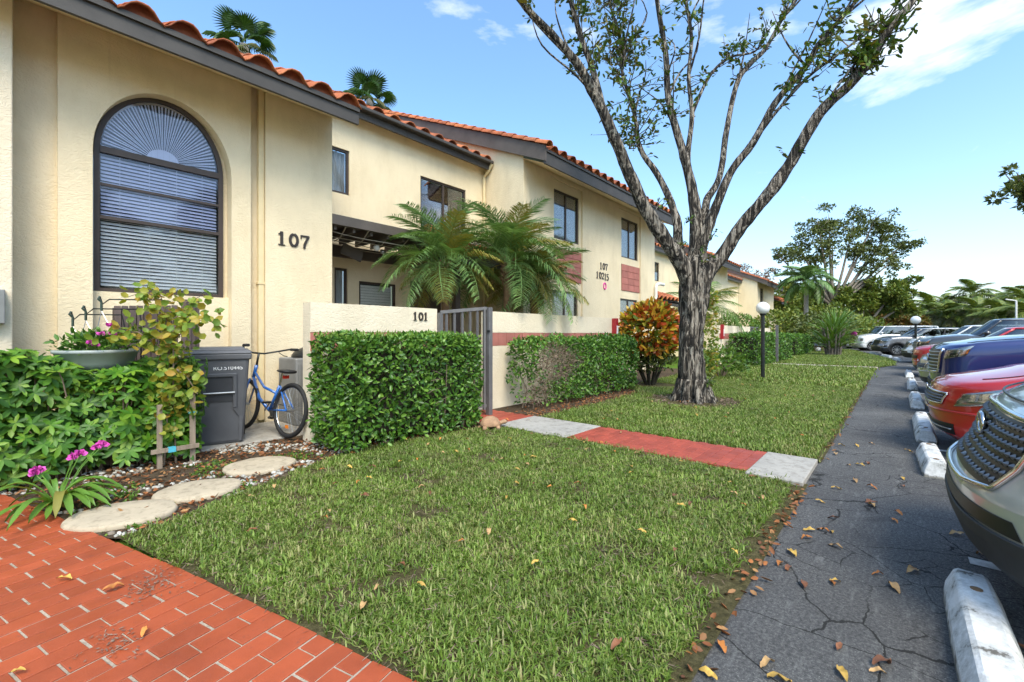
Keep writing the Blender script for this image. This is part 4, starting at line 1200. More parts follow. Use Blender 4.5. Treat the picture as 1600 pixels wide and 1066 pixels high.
# schefflera mass bottom left: whorls of drooping leaflets
def schefflera(label, spots, group):
    h = empty('schefflera_shrub', (spots[0][0], spots[0][1], 0), label, 'shrub', group)
    P = []; D = []; F = []; L = []; Wd = []; st = MB()
    for (x, y, z, ax) in spots:
        ax = Vector(ax).normalized(); a = ax.cross(Vector((.3, .2, 1))).normalized(); b = ax.cross(a)
        k = random.randint(6, 8); r0 = random.uniform(0, 6); ln = random.uniform(.065, .118)
        for i in range(k):
            w_ = r0 + 2 * PI * i / k
            o_ = a * math.cos(w_) + b * math.sin(w_)
            P.append((x, y, z)); D.append(o_ + ax * .12); F.append(ax + o_ * -.25); L.append(ln * random.uniform(.85, 1.15)); Wd.append(ln * .40)
        if random.random() < .5: st.tube([Vector((x, y, z)) - ax * .16 + Vector((0, 0, -.08)), Vector((x, y, z)) - ax * .08, (x, y, z)], [.006, .005, .003], 4)
    tag(leaves('foliage', P, D, F, np.array(L), np.array(Wd), 'schef_leaf', h, full=True, droop=.22, fold=.12), kind='stuff')
    for i in range(34):
        s_ = random.choice(spots); b0 = (s_[0] + random.uniform(-.2, .2), s_[1] + random.uniform(.0, .35), 0)
        st.tube([b0, (b0[0] * .5 + s_[0] * .5, b0[1] * .5 + s_[1] * .5 + .05, s_[2] * .55), (s_[0], s_[1] + .03, s_[2] - .02)], [.013, .010, .004], 5)
    tag(st.build('stems', 'twig', h), kind='stuff')
    cb = MB()
    return h
spots = []
while len(spots) < 1350:
    u = random.uniform(-.75, 1.30); front = 5.42 + .10 * math.sin(u * 4) + (.10 if u > .8 else 0) - .06 * (u < .4)
    top = 1.08 + .05 * math.sin(u * 5 + 1) - .10 * max(0, u - .5) * 1.6 - .15 * math.exp(-((u - .48) / .3) ** 2)
    q = random.random()
    if q < .55:
        z = random.uniform(.12, top); y = front + random.uniform(-.05, .30) + .10 * (z / top) ** 3; ax = (random.uniform(-.5, .5), -.9, random.uniform(.1, .9))
    elif q < .9:
        y = random.uniform(front, 6.35); z = top + random.uniform(-.12, .06) - .12 * max(0, (y - 6.0)); ax = (random.uniform(-.4, .4), random.uniform(-.7, .1), 1)
    else:
        u = random.uniform(1.18, 1.36); y = random.uniform(front, 6.0); z = random.uniform(.15, top); ax = (.9, -.3, random.uniform(0, .6))
    spots.append((u, y, z, ax))
schefflera('glossy green schefflera mass at the left edge', spots, None)
cb = MB().box(-.7, 1.12, 5.75, 6.3, .02, .86)
# mulch-dark ground behind the leaves is the bed itself; inner branches only
del cb

# climbing vine on two stakes
vine = empty('climbing_vine', (1.12, 5.45, 0), 'yellow-green climbing vine on wooden stakes beside the bin', 'vine')
st = MB(); P = []; D = []
paths = [[(1.02, 5.42, .0), (1.06, 5.45, .6), (1.08, 5.5, 1.1), (1.05, 5.5, 1.5), (1.0, 5.5, 1.72)], [(1.12, 5.44, .0), (1.10, 5.45, .7), (1.10, 5.44, 1.2), (1.22, 5.32, 1.45), (1.38, 5.14, 1.42)],
         [(1.08, 5.5, 1.35), (1.2, 5.45, 1.62), (1.3, 5.35, 1.68)], [(1.08, 5.5, 1.1), (.85, 5.6, 1.32), (.6, 5.68, 1.30)], [(1.05, 5.5, 1.6), (.9, 5.55, 1.72), (.78, 5.6, 1.66)], [(1.12, 5.42, .95), (1.20, 5.34, .85), (1.26, 5.27, .70)]]
for q in paths:
    st.tube(q, [.010] + [.006] * (len(q) - 2) + [.003], 5)
    for i in range(len(q) - 1):
        a, b = Vector(q[i]), Vector(q[i + 1])
        for j in range(int((b - a).length * 120)):
            p = a.lerp(b, random.random())
            if p.z < .35: continue
            P.append(p + Vector((random.gauss(0, .07), random.gauss(0, .07), random.gauss(0, .06)))); D.append((random.gauss(0, 1), random.gauss(-.4, .8), random.gauss(-.1, .7)))
n = len(P)
tag(leaves('foliage', [tuple(p) for p in P], D, np.column_stack([RNG.normal(0, .5, n), RNG.normal(-.7, .4, n), RNG.normal(.5, .4, n)]), RNG.uniform(.055, .10, n), RNG.uniform(.05, .085, n), 'vine_leaf', vine, full=True, droop=.15), kind='stuff')
st.build('stems', 'twig', vine)
sk = empty('vine_stakes', (1.12, 5.36, 0), 'grey wooden stake frame with blue ties below the vine', 'stakes')
MB().box(.95, .99, 5.32, 5.35, 0, .62).build('stake', 'wood_grey', sk); MB().box(1.215, 1.26, 5.34, 5.37, 0, .75).build('stake', 'wood_grey', sk)
MB().box(.90, 1.28, 5.297, 5.318, .16, .20).build('crosspiece', 'wood_grey', sk)
MB().box(1.205, 1.27, 5.325, 5.385, .50, .52).build('tie', 'tie_blue', sk); MB().box(1.03, 1.09, 5.29, 5.325, .155, .205).build('tie', 'tie_blue', sk)

# strap-leaved plant with pink flowers at the path corner
sp = empty('strap_leaf_plant', (.25, 4.60, 0), 'strap-leaved plant arching over the brick path corner', 'plant')
def strap(base, az, ln, w, lift, mat, par, name='strap_leaf'):
    vs = []; k = 9
    for i in range(k + 1):
        s = i / k; hor = ln * (s * .72 + .1 * s * s); z = ln * lift * (s - .92 * s * s)
        ww = w * (.55 + 1.1 * s * (1 - s) * 1.8) * (1 if i < k else .05)
        c_ = Vector((base[0] + math.cos(az) * hor, base[1] + math.sin(az) * hor, base[2] + max(.01, z)))
        sdv = Vector((-math.sin(az), math.cos(az), 0)) * ww / 2
        vs += [c_ - sdv + Vector((0, 0, .006)), c_ - Vector((0, 0, .004)), c_ + sdv + Vector((0, 0, .006))]
    fs = []
    for i in range(k):
        a = 3 * i; fs += [(a, a + 3, a + 4, a + 1), (a + 1, a + 4, a + 5, a + 2)]
    MB().add(vs, fs).build(name, mat, par, smooth=True)
for i in range(17):
    az = R(200 + 175 * (i / 16)) + random.uniform(-.2, .2)
    strap((.25 + random.uniform(-.04, .04), 4.62 + random.uniform(-.03, .05), .02), az, random.uniform(.38, .62), random.uniform(.040, .060), random.uniform(.6, 1.5), 'palm_yellow' if i in (5,) else 'strap_leaf', sp)
for i in range(7): strap((.25, 4.66, .02), R(20 + 25 * i), random.uniform(.35, .5), .032, random.uniform(1.2, 1.9), 'strap_leaf', sp)
def blossom(p, r, par, mat='petal_pink'):
    P, D, F = [], [], []
    for i in range(16):
        a = random.uniform(0, 6.28); el = random.uniform(-.2, 1.2)
        dv = (math.cos(a) * math.cos(el), math.sin(a) * math.cos(el) - .3, math.sin(el)); P.append(p); D.append(dv); F.append((random.gauss(0, 1), -1, random.gauss(.5, .5)))
    v, t = leaf_geo(np.array(P, float), np.array(D, float), np.array(F, float), r * RNG.uniform(.7, 1.2, 16), r * .9, full=True)
    return npmesh('blossom', v, t, mat, par)
for p in ((.16, 4.88, .27), (.36, 5.02, .30), (.40, 5.02, .32), (.50, 5.0, .36), (.53, 5.0, .37), (.14, 4.85, .26)):
    blossom(p, .045, sp)
    MB().tube([(.26, 4.66, .05), ((p[0] + .26) / 2, (p[1] + 4.66) / 2, p[2] * .7), p], .004, 4).build('flower_stem', 'strap_leaf', sp)

# hanging basket with flowers on iron hangers
hb = empty('planter_pot', (.6, 5.98, .95), 'wide pale grey planter bowl full of pink flowers above the shrub', 'planter')
MB().lathe((.6, 6.0, .93), [(.20, 0), (.27, .08), (.31, .18), (.325, .185), (.325, .215), (.30, .215), (.285, .17), (0, .16)], 28).build('bowl', 'pot_grey', hb, smooth=True)
MB().box(.45, .75, 5.85, 6.15, 0, .93).build('stand', 'wood_grey', hb)
fp = empty('potted_flowers', (.6, 6.0, 1.1), 'pink impatiens and dark green leaves growing in the grey planter', 'flowers')
n = 420
d = rdir(n, .6); d[:, 2] = np.abs(d[:, 2]); P = np.array([.6, 6.0, 1.12]) + d * np.array([.36, .30, .22]) * RNG.uniform(.3, 1, (n, 1))
tag(leaves('foliage', P, norm(d + rdir(n, .2)), rdir(n, .8), RNG.uniform(.05, .09, n), RNG.uniform(.025, .04, n), 'hedge_leaf', fp, full=True, droop=.2), kind='stuff')
for p in ((.52, 5.72, 1.22), (.56, 5.74, 1.20), (.68, 5.75, 1.31), (.70, 5.74, 1.29), (.60, 5.76, 1.30), (.66, 5.8, 1.38), (.69, 5.78, 1.38)): blossom(p, .035, fp)
P = np.column_stack([np.linspace(.75, 1.02, 70) + RNG.normal(0, .02, 70), 5.82 + RNG.normal(0, .04, 70), 1.30 + RNG.normal(0, .035, 70)])
tag(leaves('trailing_shoots', P, rdir(70, .1), rdir(70, .8), .05, .03, 'bright_leaf', fp, full=True), kind='stuff')
for k, (a, b, zt_) in enumerate((((.46, 6.35), (.80, 6.12), 1.50), ((.55, 6.28), (.92, 6.02), 1.56), ((.66, 6.20), (1.06, 5.92), 1.66))):
    hg = empty('plant_hanger', (b[0], b[1], 0), ['lowest', 'middle', 'tallest'][k] + ' of the three bent black rods with hooks over the planter', 'hanger', 'bent plant hanger rods')
    A_, B_ = Vector((a[0], a[1], zt_)), Vector((b[0], b[1], zt_))
    MB().tube([(b[0] + .02, b[1], 0), (b[0] + .02, b[1], zt_ - .12), B_, A_.lerp(B_, .12), A_ + Vector((0, 0, -.05)), A_ + Vector((-.02, 0, .02))], .007, 6).build('rod', 'black_metal', hg)
    MB().tube([A_ + Vector((-.02, 0, .03)), A_ + Vector((-.035, 0, .0)), A_ + Vector((-.01, 0, -.03)), A_ + Vector((-.01, 0, -.12))], .012, 6).build('hook', 'hanger_green', hg)
    for s_ in (-1, 1): MB().tube([A_ + Vector((-.01, 0, -.12)), A_ + Vector((s_ * .05, -.1, -.30))], .003, 4).build('hanger_wire', 'dull_metal', hg)

# ribbed brown screen behind the planter
scn = empty('slatted_screen', (1.0, 6.3, 0), 'brown ribbed plastic screen in front of the arched window', 'screen')
for i in range(9):
    x = .76 + i * .062
    MB().box(x, x + .054, 6.28 + (i % 2) * .012, 6.31 + (i % 2) * .012, .05, 1.60 + .004 * i).build('slat', 'screen_brown', scn)
MB().box(.75, 1.32, 6.315, 6.33, .1, 1.58).build('backing', 'screen_brown', scn)
for i in range(4):
    x = 1.33 + i * .05; MB().box(x, x + .044, 6.20 + .03 * i, 6.23 + .03 * i, .05, 1.70).build('slat', 'screen_brown', scn)

# ================================================================ THINGS BY THE WALL
# wheeled bin (front faces the lawn)
bn = empty('wheeled_bin', (1.68, 6.10, .03), 'dark grey wheeled rubbish bin with closed lid and white stencilled code', 'bin', rz=R(-16))
def taper(mb, w0, d0, w1, d1, z0, z1, y0=0):
    mb.add([(-w0, -d0 + y0, z0), (w0, -d0 + y0, z0), (w0, d0 + y0, z0), (-w0, d0 + y0, z0), (-w1, -d1 + y0, z1), (w1, -d1 + y0, z1), (w1, d1 + y0, z1), (-w1, d1 + y0, z1)],
           [(0, 3, 2, 1), (4, 5, 6, 7), (0, 1, 5, 4), (1, 2, 6, 5), (2, 3, 7, 6), (3, 0, 4, 7)])
m_ = MB(); taper(m_, .235, .25, .295, .33, .0, 1.0); m_.build('body', 'bin_grey', bn, local=True, bevel=.035)
m_ = MB(); taper(m_, .315, .35, .32, .355, .975, 1.045); m_.build('rim', 'bin_grey', bn, local=True, bevel=.015)
lid = MB(); taper(lid, .325, .365, .30, .33, 1.047, 1.085); taper(lid, .27, .30, .235, .26, 1.0855, 1.115, -.0); lo = lid.build('lid', 'bin_grey', bn, local=True, bevel=.014)
MB().box(-.2, .2, .345, .40, 1.05, 1.09).build('hinge', 'bin_dark', lo, local=True, bevel=.01)
# recessed grab panel on the front with a metal bar
fy = lambda z: -.25 - .08 * z
pan = MB()
pan.add([(-.13, fy(.50) - .012, .50), (.13, fy(.50) - .012, .50), (.13, fy(.78) - .012, .78), (-.13, fy(.78) - .012, .78)], [(0, 1, 2, 3)])
po = pan.build('grab_recess', 'bin_dark', bn, local=True)
for (a, b, c, d) in ((-.17, -.13, .42, .80), (.13, .17, .42, .80), (-.17, .17, .78, .82)):
    q = MB(); q.add([(a, fy(c) - .001, c), (b, fy(c) - .001, c), (b, fy(d) - .001, d), (a, fy(d) - .001, d), (a, fy(c) - .03, c), (b, fy(c) - .03, c), (b, fy(d) - .03, d), (a, fy(d) - .03, d)], [(4, 5, 6, 7), (0, 4, 7, 3), (1, 2, 6, 5), (3, 7, 6, 2), (0, 1, 5, 4)])
    q.build('recess_rib', 'bin_grey', bn, local=True, bevel=.008)
for s_ in (-1, 1):
    q = MB().add([(s_ * .17, fy(.42) - .03, .42), (s_ * .13, fy(.42) - .03, .42), (s_ * .19, fy(.32) - .022, .32), (s_ * .23, fy(.32) - .022, .32), (s_ * .19, fy(.03) - .02, .03), (s_ * .215, fy(.03) - .02, .03)], [(0, 1, 2, 3), (3, 2, 4, 5)])
    q.build('front_rib', 'bin_grey', bn, local=True)
q = MB(); q.add([(-.185, fy(.31) - .006, .31), (.185, fy(.31) - .006, .31), (.18, fy(.04) - .006, .04), (-.18, fy(.04) - .006, .04)], [(0, 1, 2, 3)]); q.build('lower_panel', 'bin_grey', bn, local=True)
MB().tube([(-.15, fy(.60) - .035, .60), (.15, fy(.60) - .035, .60)], .012, 10).build('grab_bar', 'dull_metal', bn, local=True)
for s_ in (-1, 1):
    MB().lathe((s_ * .235 - .02, .24, .11), [(0, 0), (.11, .002), (.12, .012), (.12, .036), (.11, .048), (0, .05)], 20, (1, 0, 0)).build('wheel', 'rubber', bn, local=True)
tcv = bpy.data.curves.new('bin_code', 'FONT'); tcv.body = 'RO.510445'; tcv.size = .062; tcv.extrude = .0015; tcv.align_x = 'CENTER'
to = bpy.data.objects.new('bin_code', tcv); link(to)
dg = bpy.context.evaluated_depsgraph_get(); dg.update()
tme = bpy.data.meshes.new_from_object(to.evaluated_get(dg)); bpy.data.objects.remove(to); tme.materials.clear(); tme.materials.append(MATS['print_white'])
tob = bpy.data.objects.new('stencilled_code', tme); link(tob, bn)
tob.location = (0.085, fy(.86) - .004, .86); tob.rotation_euler = (R(90) - math.atan(.08), 0, 0)

# bicycle
bk = empty('bicycle', (2.17, 6.10, .03), 'blue cruiser bicycle with black saddle parked between bin and hedge', 'bicycle', rz=R(100))
LEAN = R(7)
def bw(x, y, z):     # local: x along the bike (rear axle 0), lean about the ground line
    return (x - .50, y * math.cos(LEAN) - z * math.sin(LEAN), y * math.sin(LEAN) + z * math.cos(LEAN))
def ringpts3(x, z, r, n=36, y=0): return [bw(x + r * math.cos(2 * PI * i / n), y, z + r * math.sin(2 * PI * i / n)) for i in range(n)]
for x in (0.0, 1.02):
    wv_ = MB().tube(ringpts3(x, .335, .31), .026, 10, closed=True).build('wheel', 'rubber', bk, local=True, smooth=True)
    MB().tube(ringpts3(x, .335, .283), .010, 8, closed=True).build('rim', 'chrome', wv_, local=True, smooth=True)
    sp_ = MB()
    for k in range(26):
        a = 2 * PI * k / 26; a2 = a + (.5 if k % 2 else -.5); s_ = .03 if (k // 2) % 2 else -.03
        sp_.tube([bw(x + .03 * math.cos(a2), s_, .335 + .03 * math.sin(a2)), bw(x + .278 * math.cos(a), 0, .335 + .278 * math.sin(a))], .0016, 4)
    sp_.build('spokes', 'dull_metal', wv_, local=True)
    MB().tube([bw(x, -.05, .335), bw(x, .05, .335)], .02, 10).build('hub', 'dull_metal', wv_, local=True)
    MB().box(-.03, .03, -.004, .004, -.02, .02).build('reflector', 'reflector_orange', wv_, local=True).location = bw(x + .05, -.01, .13)
fr = MB()
bb_, seat_c, head_t, head_b = (.44, 0, .30), (.28, 0, .62), (.86, 0, .86), (.90, 0, .70)
def T(a, b, r, mid=None): fr.tube([bw(*a)] + ([bw(*mid)] if mid else []) + [bw(*b)], r, 9)
T(bb_, seat_c, .018); T(head_b, bb_, .021, (.70, 0, .43)); T((.885, 0, .77), (.33, 0, .52), .017, (.62, 0, .58)); T(head_t, head_b, .022)
for s_ in (-1, 1):
    T(bb_, (0, s_ * .055, .335), .011); T(seat_c, (0, s_ * .055, .335), .010); T((.905, s_ * .04, .68), (1.02, s_ * .05, .335), .012, (.96, s_ * .05, .5))
fr.build('frame', 'bike_blue', bk, local=True, smooth=True)
MB().tube([bw(.28, 0, .62), bw(.25, 0, .78)], .013, 8).build('seat_post', 'chrome', bk, local=True)
sdl = MB()
sdl.add([bw(*p) for p in ((.04, -.11, .83), (.04, .11, .83), (.16, .12, .84), (.16, -.12, .84), (.38, .03, .82), (.38, -.03, .82), (.04, -.10, .775), (.04, .10, .775), (.16, .10, .77), (.16, -.10, .77), (.38, .02, .79), (.38, -.02, .79))],
        [(0, 1, 2, 3), (3, 2, 4, 5), (6, 9, 8, 7), (9, 11, 10, 8), (0, 6, 7, 1), (1, 7, 8, 2), (2, 8, 10, 4), (4, 10, 11, 5), (5, 11, 9, 3), (3, 9, 6, 0)])
sdl.build('saddle', 'saddle', bk, local=True, smooth=True, sub=2)
MB().box(-.03, .03, -.025, .025, -.02, .02).build('reflector', 'reflector_red', bk, local=True).location = bw(.17, 0, .735)
hbz = MB()
hbz.tube([bw(.86, 0, .86), bw(.84, 0, 1.02)], .014, 8)
hbz.tube([bw(.52, -.33, 1.10), bw(.66, -.31, 1.10), bw(.80, -.22, 1.06), bw(.85, -.08, 1.02), bw(.85, .08, 1.02), bw(.80, .22, 1.06), bw(.66, .31, 1.10), bw(.52, .33, 1.10)], .012, 8)
hbz.build('handlebar', 'black_metal', bk, local=True, smooth=True)
for s_ in (-1, 1): MB().tube([bw(.50, s_ * .33, 1.10), bw(.63, s_ * .315, 1.10)], .019, 10).build('grip', 'rubber', bk, local=True)
for s_ in (-1, 1):
    MB().tube([bw(.78, s_ * .24, 1.05), bw(.70, s_ * .26, 1.01), bw(.62, s_ * .27, 1.0)], .006, 5).build('brake_lever', 'black_metal', bk, local=True)
ck = MB().lathe(bw(.44, -.05, .30), [(.02, 0), (.085, .003), (.09, .006), (.02, .012)], 24, (0, 1, 0)).build('chainring', 'dull_metal', bk, local=True)
for s_, dx, dz in ((-1, .12, -.11), (1, -.12, .11)):
    MB().tube([bw(.44, s_ * .06, .30), bw(.44 + dx, s_ * .075, .30 + dz)], .010, 6).build('crank', 'dull_metal', bk, local=True)
    c0 = bw(.44 + dx, s_ * .12, .30 + dz); MB().box(c0[0] - .045, c0[0] + .045, c0[1] - .035, c0[1] + .035, c0[2] - .012, c0[2] + .012).build('pedal', 'black_metal', bk, local=True)
for s_ in (-1,): MB().tube([bw(.44, -.052, .385), bw(.0, -.045, .365)], .005, 5).build('chain', 'black_metal', bk, local=True)

# air conditioner behind the bicycle
ac = empty('air_conditioner', (2.98, 6.55, 0), 'grey air conditioner unit behind the bicycle saddle', 'air conditioner')
MB().box(2.62, 3.32, 6.22, 6.82, .03, .96).build('case', 'ac_grey', ac, bevel=.02)
for i in range(11):
    x = 2.65 + i * .06; MB().box(x, x + .03, 6.205, 6.219, .12, .88).build('louvre', 'ac_grey', ac)
MB().lathe((2.97, 6.52, .962), [(.27, 0), (.27, .03), (.22, .10), (.10, .15), (0, .16)], 20).build('fan_guard', 'black_metal', ac, smooth=True)

# turtle ornament by the gate post
tu = empty('turtle_ornament', (4.32, 4.16, .02), 'small tan clay turtle ornament at the foot of the gate post', 'ornament', rz=R(-35))
sh = MB(); sh.lathe((0, 0, .05), [(.118, -.012), (.125, .0), (.115, .04), (.085, .085), (.045, .112), (0, .12)], 18); so = sh.build('shell', 'turtle_clay', tu, local=True, smooth=True)
so.scale = (1.15, 1, 1)
for k in range(6):
    a = 2 * PI * k / 6; MB().lathe((.075 * math.cos(a), .065 * math.sin(a), .125), [(.032, 0), (.026, .012), (0, .016)], 6, (math.cos(a) * .6, math.sin(a) * .6, .8)).build('scute', 'turtle_clay', so, local=True)
for x, y in ((.09, .09), (.09, -.09), (-.09, .09), (-.09, -.09)): MB().lathe((x, y, 0), [(.03, 0), (.034, .02), (.026, .05)], 10).build('leg', 'turtle_clay', tu, local=True, smooth=True)
MB().tube([(.10, 0, .05), (.16, 0, .075), (.205, 0, .085), (.235, 0, .08)], [.03, .028, .032, .012], 10).build('head', 'turtle_clay', tu, local=True, smooth=True)
MB().tube([(-.12, 0, .04), (-.17, 0, .02)], [.018, .004], 7).build('tail', 'turtle_clay', tu, local=True)

# stepping stones
def stone(c, rx, ry, rot, label):
    mb = MB(); n = 26; vs = []
    for k, (s, z) in enumerate(((1.0, 0.0), (1.01, .018), (.985, .032), (.95, .037), (.5, .039))):
        for i in range(n):
            a = 2 * PI * i / n; q = 1 + .07 * noise.noise(Vector((math.cos(a) * 1.6 + c[0] * 5, math.sin(a) * 1.6, .3))) + .03 * noise.noise(Vector((math.cos(a) * 5, math.sin(a) * 5 + c[0], 1)))
            vs.append((rx * q * s * math.cos(a), ry * q * s * math.sin(a), z + (.006 * noise.noise(Vector((math.cos(a) * s * 3, math.sin(a) * s * 3, c[0]))))))
    vs.append((0, 0, .039)); fs = [(k * n + i, k * n + (i + 1) % n, (k + 1) * n + (i + 1) % n, (k + 1) * n + i) for k in range(4) for i in range(n)] + [(4 * n + i, 4 * n + (i + 1) % n, 5 * n) for i in range(n)]
    o = mb.add(vs, fs).build('stepping_stone', 'stone', smooth=True); o.location = (c[0], c[1], .006); o.rotation_euler = (0, 0, rot)
    tag(o, label, 'stepping stone', 'stepping stones from the brick path to the bin')
stone((.54, 4.12), .33, .25, R(-32), 'nearest pale stepping stone touching the brick path')
stone((1.04, 4.30), .30, .25, R(-20), 'middle pale stepping stone')
stone((1.62, 4.66), .31, .27, R(-10), 'farthest pale stepping stone, in front of the bin')
# ---- main tree: ridged trunk forking into bare limbs
tree = empty('shade_tree', (8.74, 2.98, 0), 'large rough-barked tree on the lawn with spreading nearly bare limbs', 'tree')
def limb(pts, rads, name, par=tree, n=14, amp=.09, mat='bark', sub=5):
    """tapered limb through pts, resampled, with ridges along the bark"""
    P = [Vector(p) for p in pts]; Q = []; Rr = []
    if par is tree and name != 'root': rads = [q * .70 for q in rads]
    for i in range(len(P) - 1):
        p0, p1, p2, p3 = P[max(i - 1, 0)], P[i], P[i + 1], P[min(i + 2, len(P) - 1)]
        for k in range(sub):
            t = k / sub
            Q.append(.5 * ((2 * p1) + (p2 - p0) * t + (2 * p0 - 5 * p1 + 4 * p2 - p3) * t * t + (3 * p1 - p0 - 3 * p2 + p3) * t ** 3)); Rr.append(rads[i] * (1 - t) + rads[i + 1] * t)
    Q.append(P[-1]); Rr.append(rads[-1])
    mb = MB(); mb.tube(Q, Rr, n)
    vs = []
    for i, v in enumerate(mb.v):
        ring = min(i // n, len(Q) - 1); c = Q[ring]; d = Vector(v) - c
        if d.length > 1e-5:
            a = i % n
            k = 1 + amp * (1.4 * noise.noise(Vector((a * 2.1, v[2] * 2.2, c.x))) + 1.1 * noise.noise(Vector(v) * 6) + .8 * noise.noise(Vector((v[0] * 16, v[1] * 16, v[2] * 3.5))))
            v = c + d * k
        vs.append(v)
    mb.v = vs
    return mb.build(name, mat, par, smooth=True)
PX = .01232
limb([(8.74, 2.98, -.10), (8.74, 2.98, .04), (8.73, 2.98, .22), (8.71, 3.0, .55), (8.71, 3.01, 1.0), (8.73, 2.98, 1.57), (8.75, 2.97, 2.07), (8.78, 2.95, 2.5), (8.80, 2.95, 2.8)], [.52, .46, .39, .335, .315, .325, .37, .36, .22], 'trunk', n=40, amp=.14, sub=9)
for k in range(9):       # root flare
    a = 2 * PI * k / 9 + .3
    limb([(8.73 + .21 * math.cos(a), 2.98 + .21 * math.sin(a), .42), (8.73 + .30 * math.cos(a), 2.98 + .30 * math.sin(a), .14), (8.73 + .44 * math.cos(a), 2.98 + .44 * math.sin(a), -.03)], [.09, .08, .04], 'root', n=10, amp=.12)
BR = {'B1': ([(8.72, 3.0, 1.95), (8.55, 3.06, 2.5), (8.15, 3.28, 3.07), (7.82, 3.51, 3.58), (7.49, 3.67, 4.18), (7.16, 3.81, 4.82), (6.8, 4.0, 5.48), (6.49, 4.12, 5.89), (6.11, 4.33, 6.27), (5.71, 4.56, 6.61), (5.32, 4.78, 6.97), (4.87, 5.06, 7.36)], [.24, .215, .185, .165, .155, .14, .125, .105, .085, .07, .055, .04]),
      'B1b': ([(6.98, 3.9, 5.1), (6.92, 4.09, 5.96), (6.77, 4.26, 6.59), (6.67, 4.37, 7.11), (6.55, 4.5, 7.73)], [.09, .08, .07, .06, .05]),
      'B2': ([(8.66, 3.1, 2.4), (8.71, 3.25, 3.04), (8.83, 3.34, 3.63), (8.87, 3.68, 4.49), (8.78, 4.08, 5.21), (8.8, 4.21, 5.96), (8.71, 4.46, 6.95), (8.77, 4.55, 7.73), (8.65, 4.69, 8.42), (8.61, 4.74, 9.12)], [.16, .135, .11, .085, .07, .055, .045, .04, .03, .02]),
      'B3': ([(8.8, 2.96, 2.3), (8.94, 2.98, 3.34), (8.96, 3.04, 3.96), (8.91, 3.17, 4.69), (8.78, 3.33, 5.41), (8.68, 3.44, 6.02), (8.64, 3.48, 6.94), (8.54, 3.59, 7.8), (8.49, 3.65, 8.6)], [.24, .18, .15, .12, .10, .085, .07, .06, .05]),
      'B3b': ([(8.93, 3.15, 4.5), (9.05, 3.17, 5.09), (9.2, 3.15, 5.76), (9.25, 3.24, 6.6), (9.39, 3.23, 7.46), (9.42, 3.35, 8.28), (9.38, 3.39, 9.01)], [.08, .075, .065, .055, .05, .045, .04]),
      'B3c': ([(9.2, 3.15, 5.8), (9.63, 2.95, 6.66), (10.02, 2.66, 7.12), (10.49, 2.28, 7.32), (10.78, 2.1, 7.8)], [.05, .045, .035, .028, .015]),
      'B4': ([(8.95, 2.92, 3.1), (9.12, 2.89, 3.6), (9.28, 2.88, 4.01), (9.67, 2.76, 4.54), (9.98, 2.7, 5.64), (10.35, 2.59, 6.72), (10.64, 2.41, 7.17), (10.97, 2.18, 7.57), (11.34, 1.91, 8.32), (11.65, 1.71, 8.79), (12.06, 1.39, 9.59)], [.12, .11, .10, .09, .08, .075, .07, .06, .05, .045, .03]),
      'B5': ([(8.86, 2.9, 2.5), (8.91, 2.87, 3.01), (9.04, 2.72, 3.57), (9.16, 2.43, 4.38), (9.34, 2.07, 4.93), (9.51, 1.72, 5.65), (9.77, 1.27, 6.27), (9.81, 1.08, 6.63), (9.93, .79, 6.98), (10.02, .54, 7.28), (10.22, .14, 7.77)], [.18, .165, .135, .10, .09, .085, .075, .065, .055, .05, .03]),
      'B5b': ([(9.27, 2.18, 4.77), (9.26, 2.01, 4.95), (9.31, 1.65, 5.41), (9.41, 1.23, 5.86), (9.47, .86, 6.1), (9.65, .34, 6.45), (9.88, -.07, 6.79)], [.045, .042, .038, .034, .03, .022, .012]),
      'B6': ([(8.77, 2.88, 1.85), (8.82, 2.74, 2.43), (8.96, 2.51, 2.79), (8.99, 2.17, 3.32), (9.08, 1.76, 3.83), (9.15, 1.46, 4.28), (9.18, 1.19, 4.8), (9.2, .94, 5.17), (9.3, .6, 5.48), (9.33, .33, 5.82), (9.33, .11, 6.18), (9.44, -.17, 6.55), (9.6, -.51, 7.12)], [.23, .20, .18, .155, .145, .14, .13, .12, .11, .10, .09, .08, .06])}
for k, (p, r) in BR.items():
    limb(p, r, 'branch', n=18 if r[0] > .12 else 12, amp=.13 if r[0] > .12 else .10)
# bare secondary branches
random.seed(21)
for b_, n_ in (('B1', 5), ('B1b', 3), ('B2', 6), ('B3', 5), ('B3b', 4), ('B4', 5), ('B5', 5), ('B6', 3)):
    P_ = BR[b_][0]
    for i in range(n_):
        k = random.randint(max(2, len(P_) // 2), len(P_) - 2); a_ = Vector(P_[k]); t_ = (Vector(P_[k + 1]) - a_).normalized()
        d_ = (t_ + Vector((random.gauss(0, .45), random.gauss(0, .45), random.uniform(-.1, .5)))).normalized(); L_ = random.uniform(.9, 2.0)
        limb([a_, a_ + d_ * L_ * .35 + Vector((0, 0, .04)), a_ + d_ * L_ * .7 + Vector((random.gauss(0, .1), random.gauss(0, .1), .12)), a_ + d_ * L_ + Vector((random.gauss(0, .15), random.gauss(0, .15), .3))], [.034, .026, .018, .007], 'branch', n=8, amp=.08, sub=4)
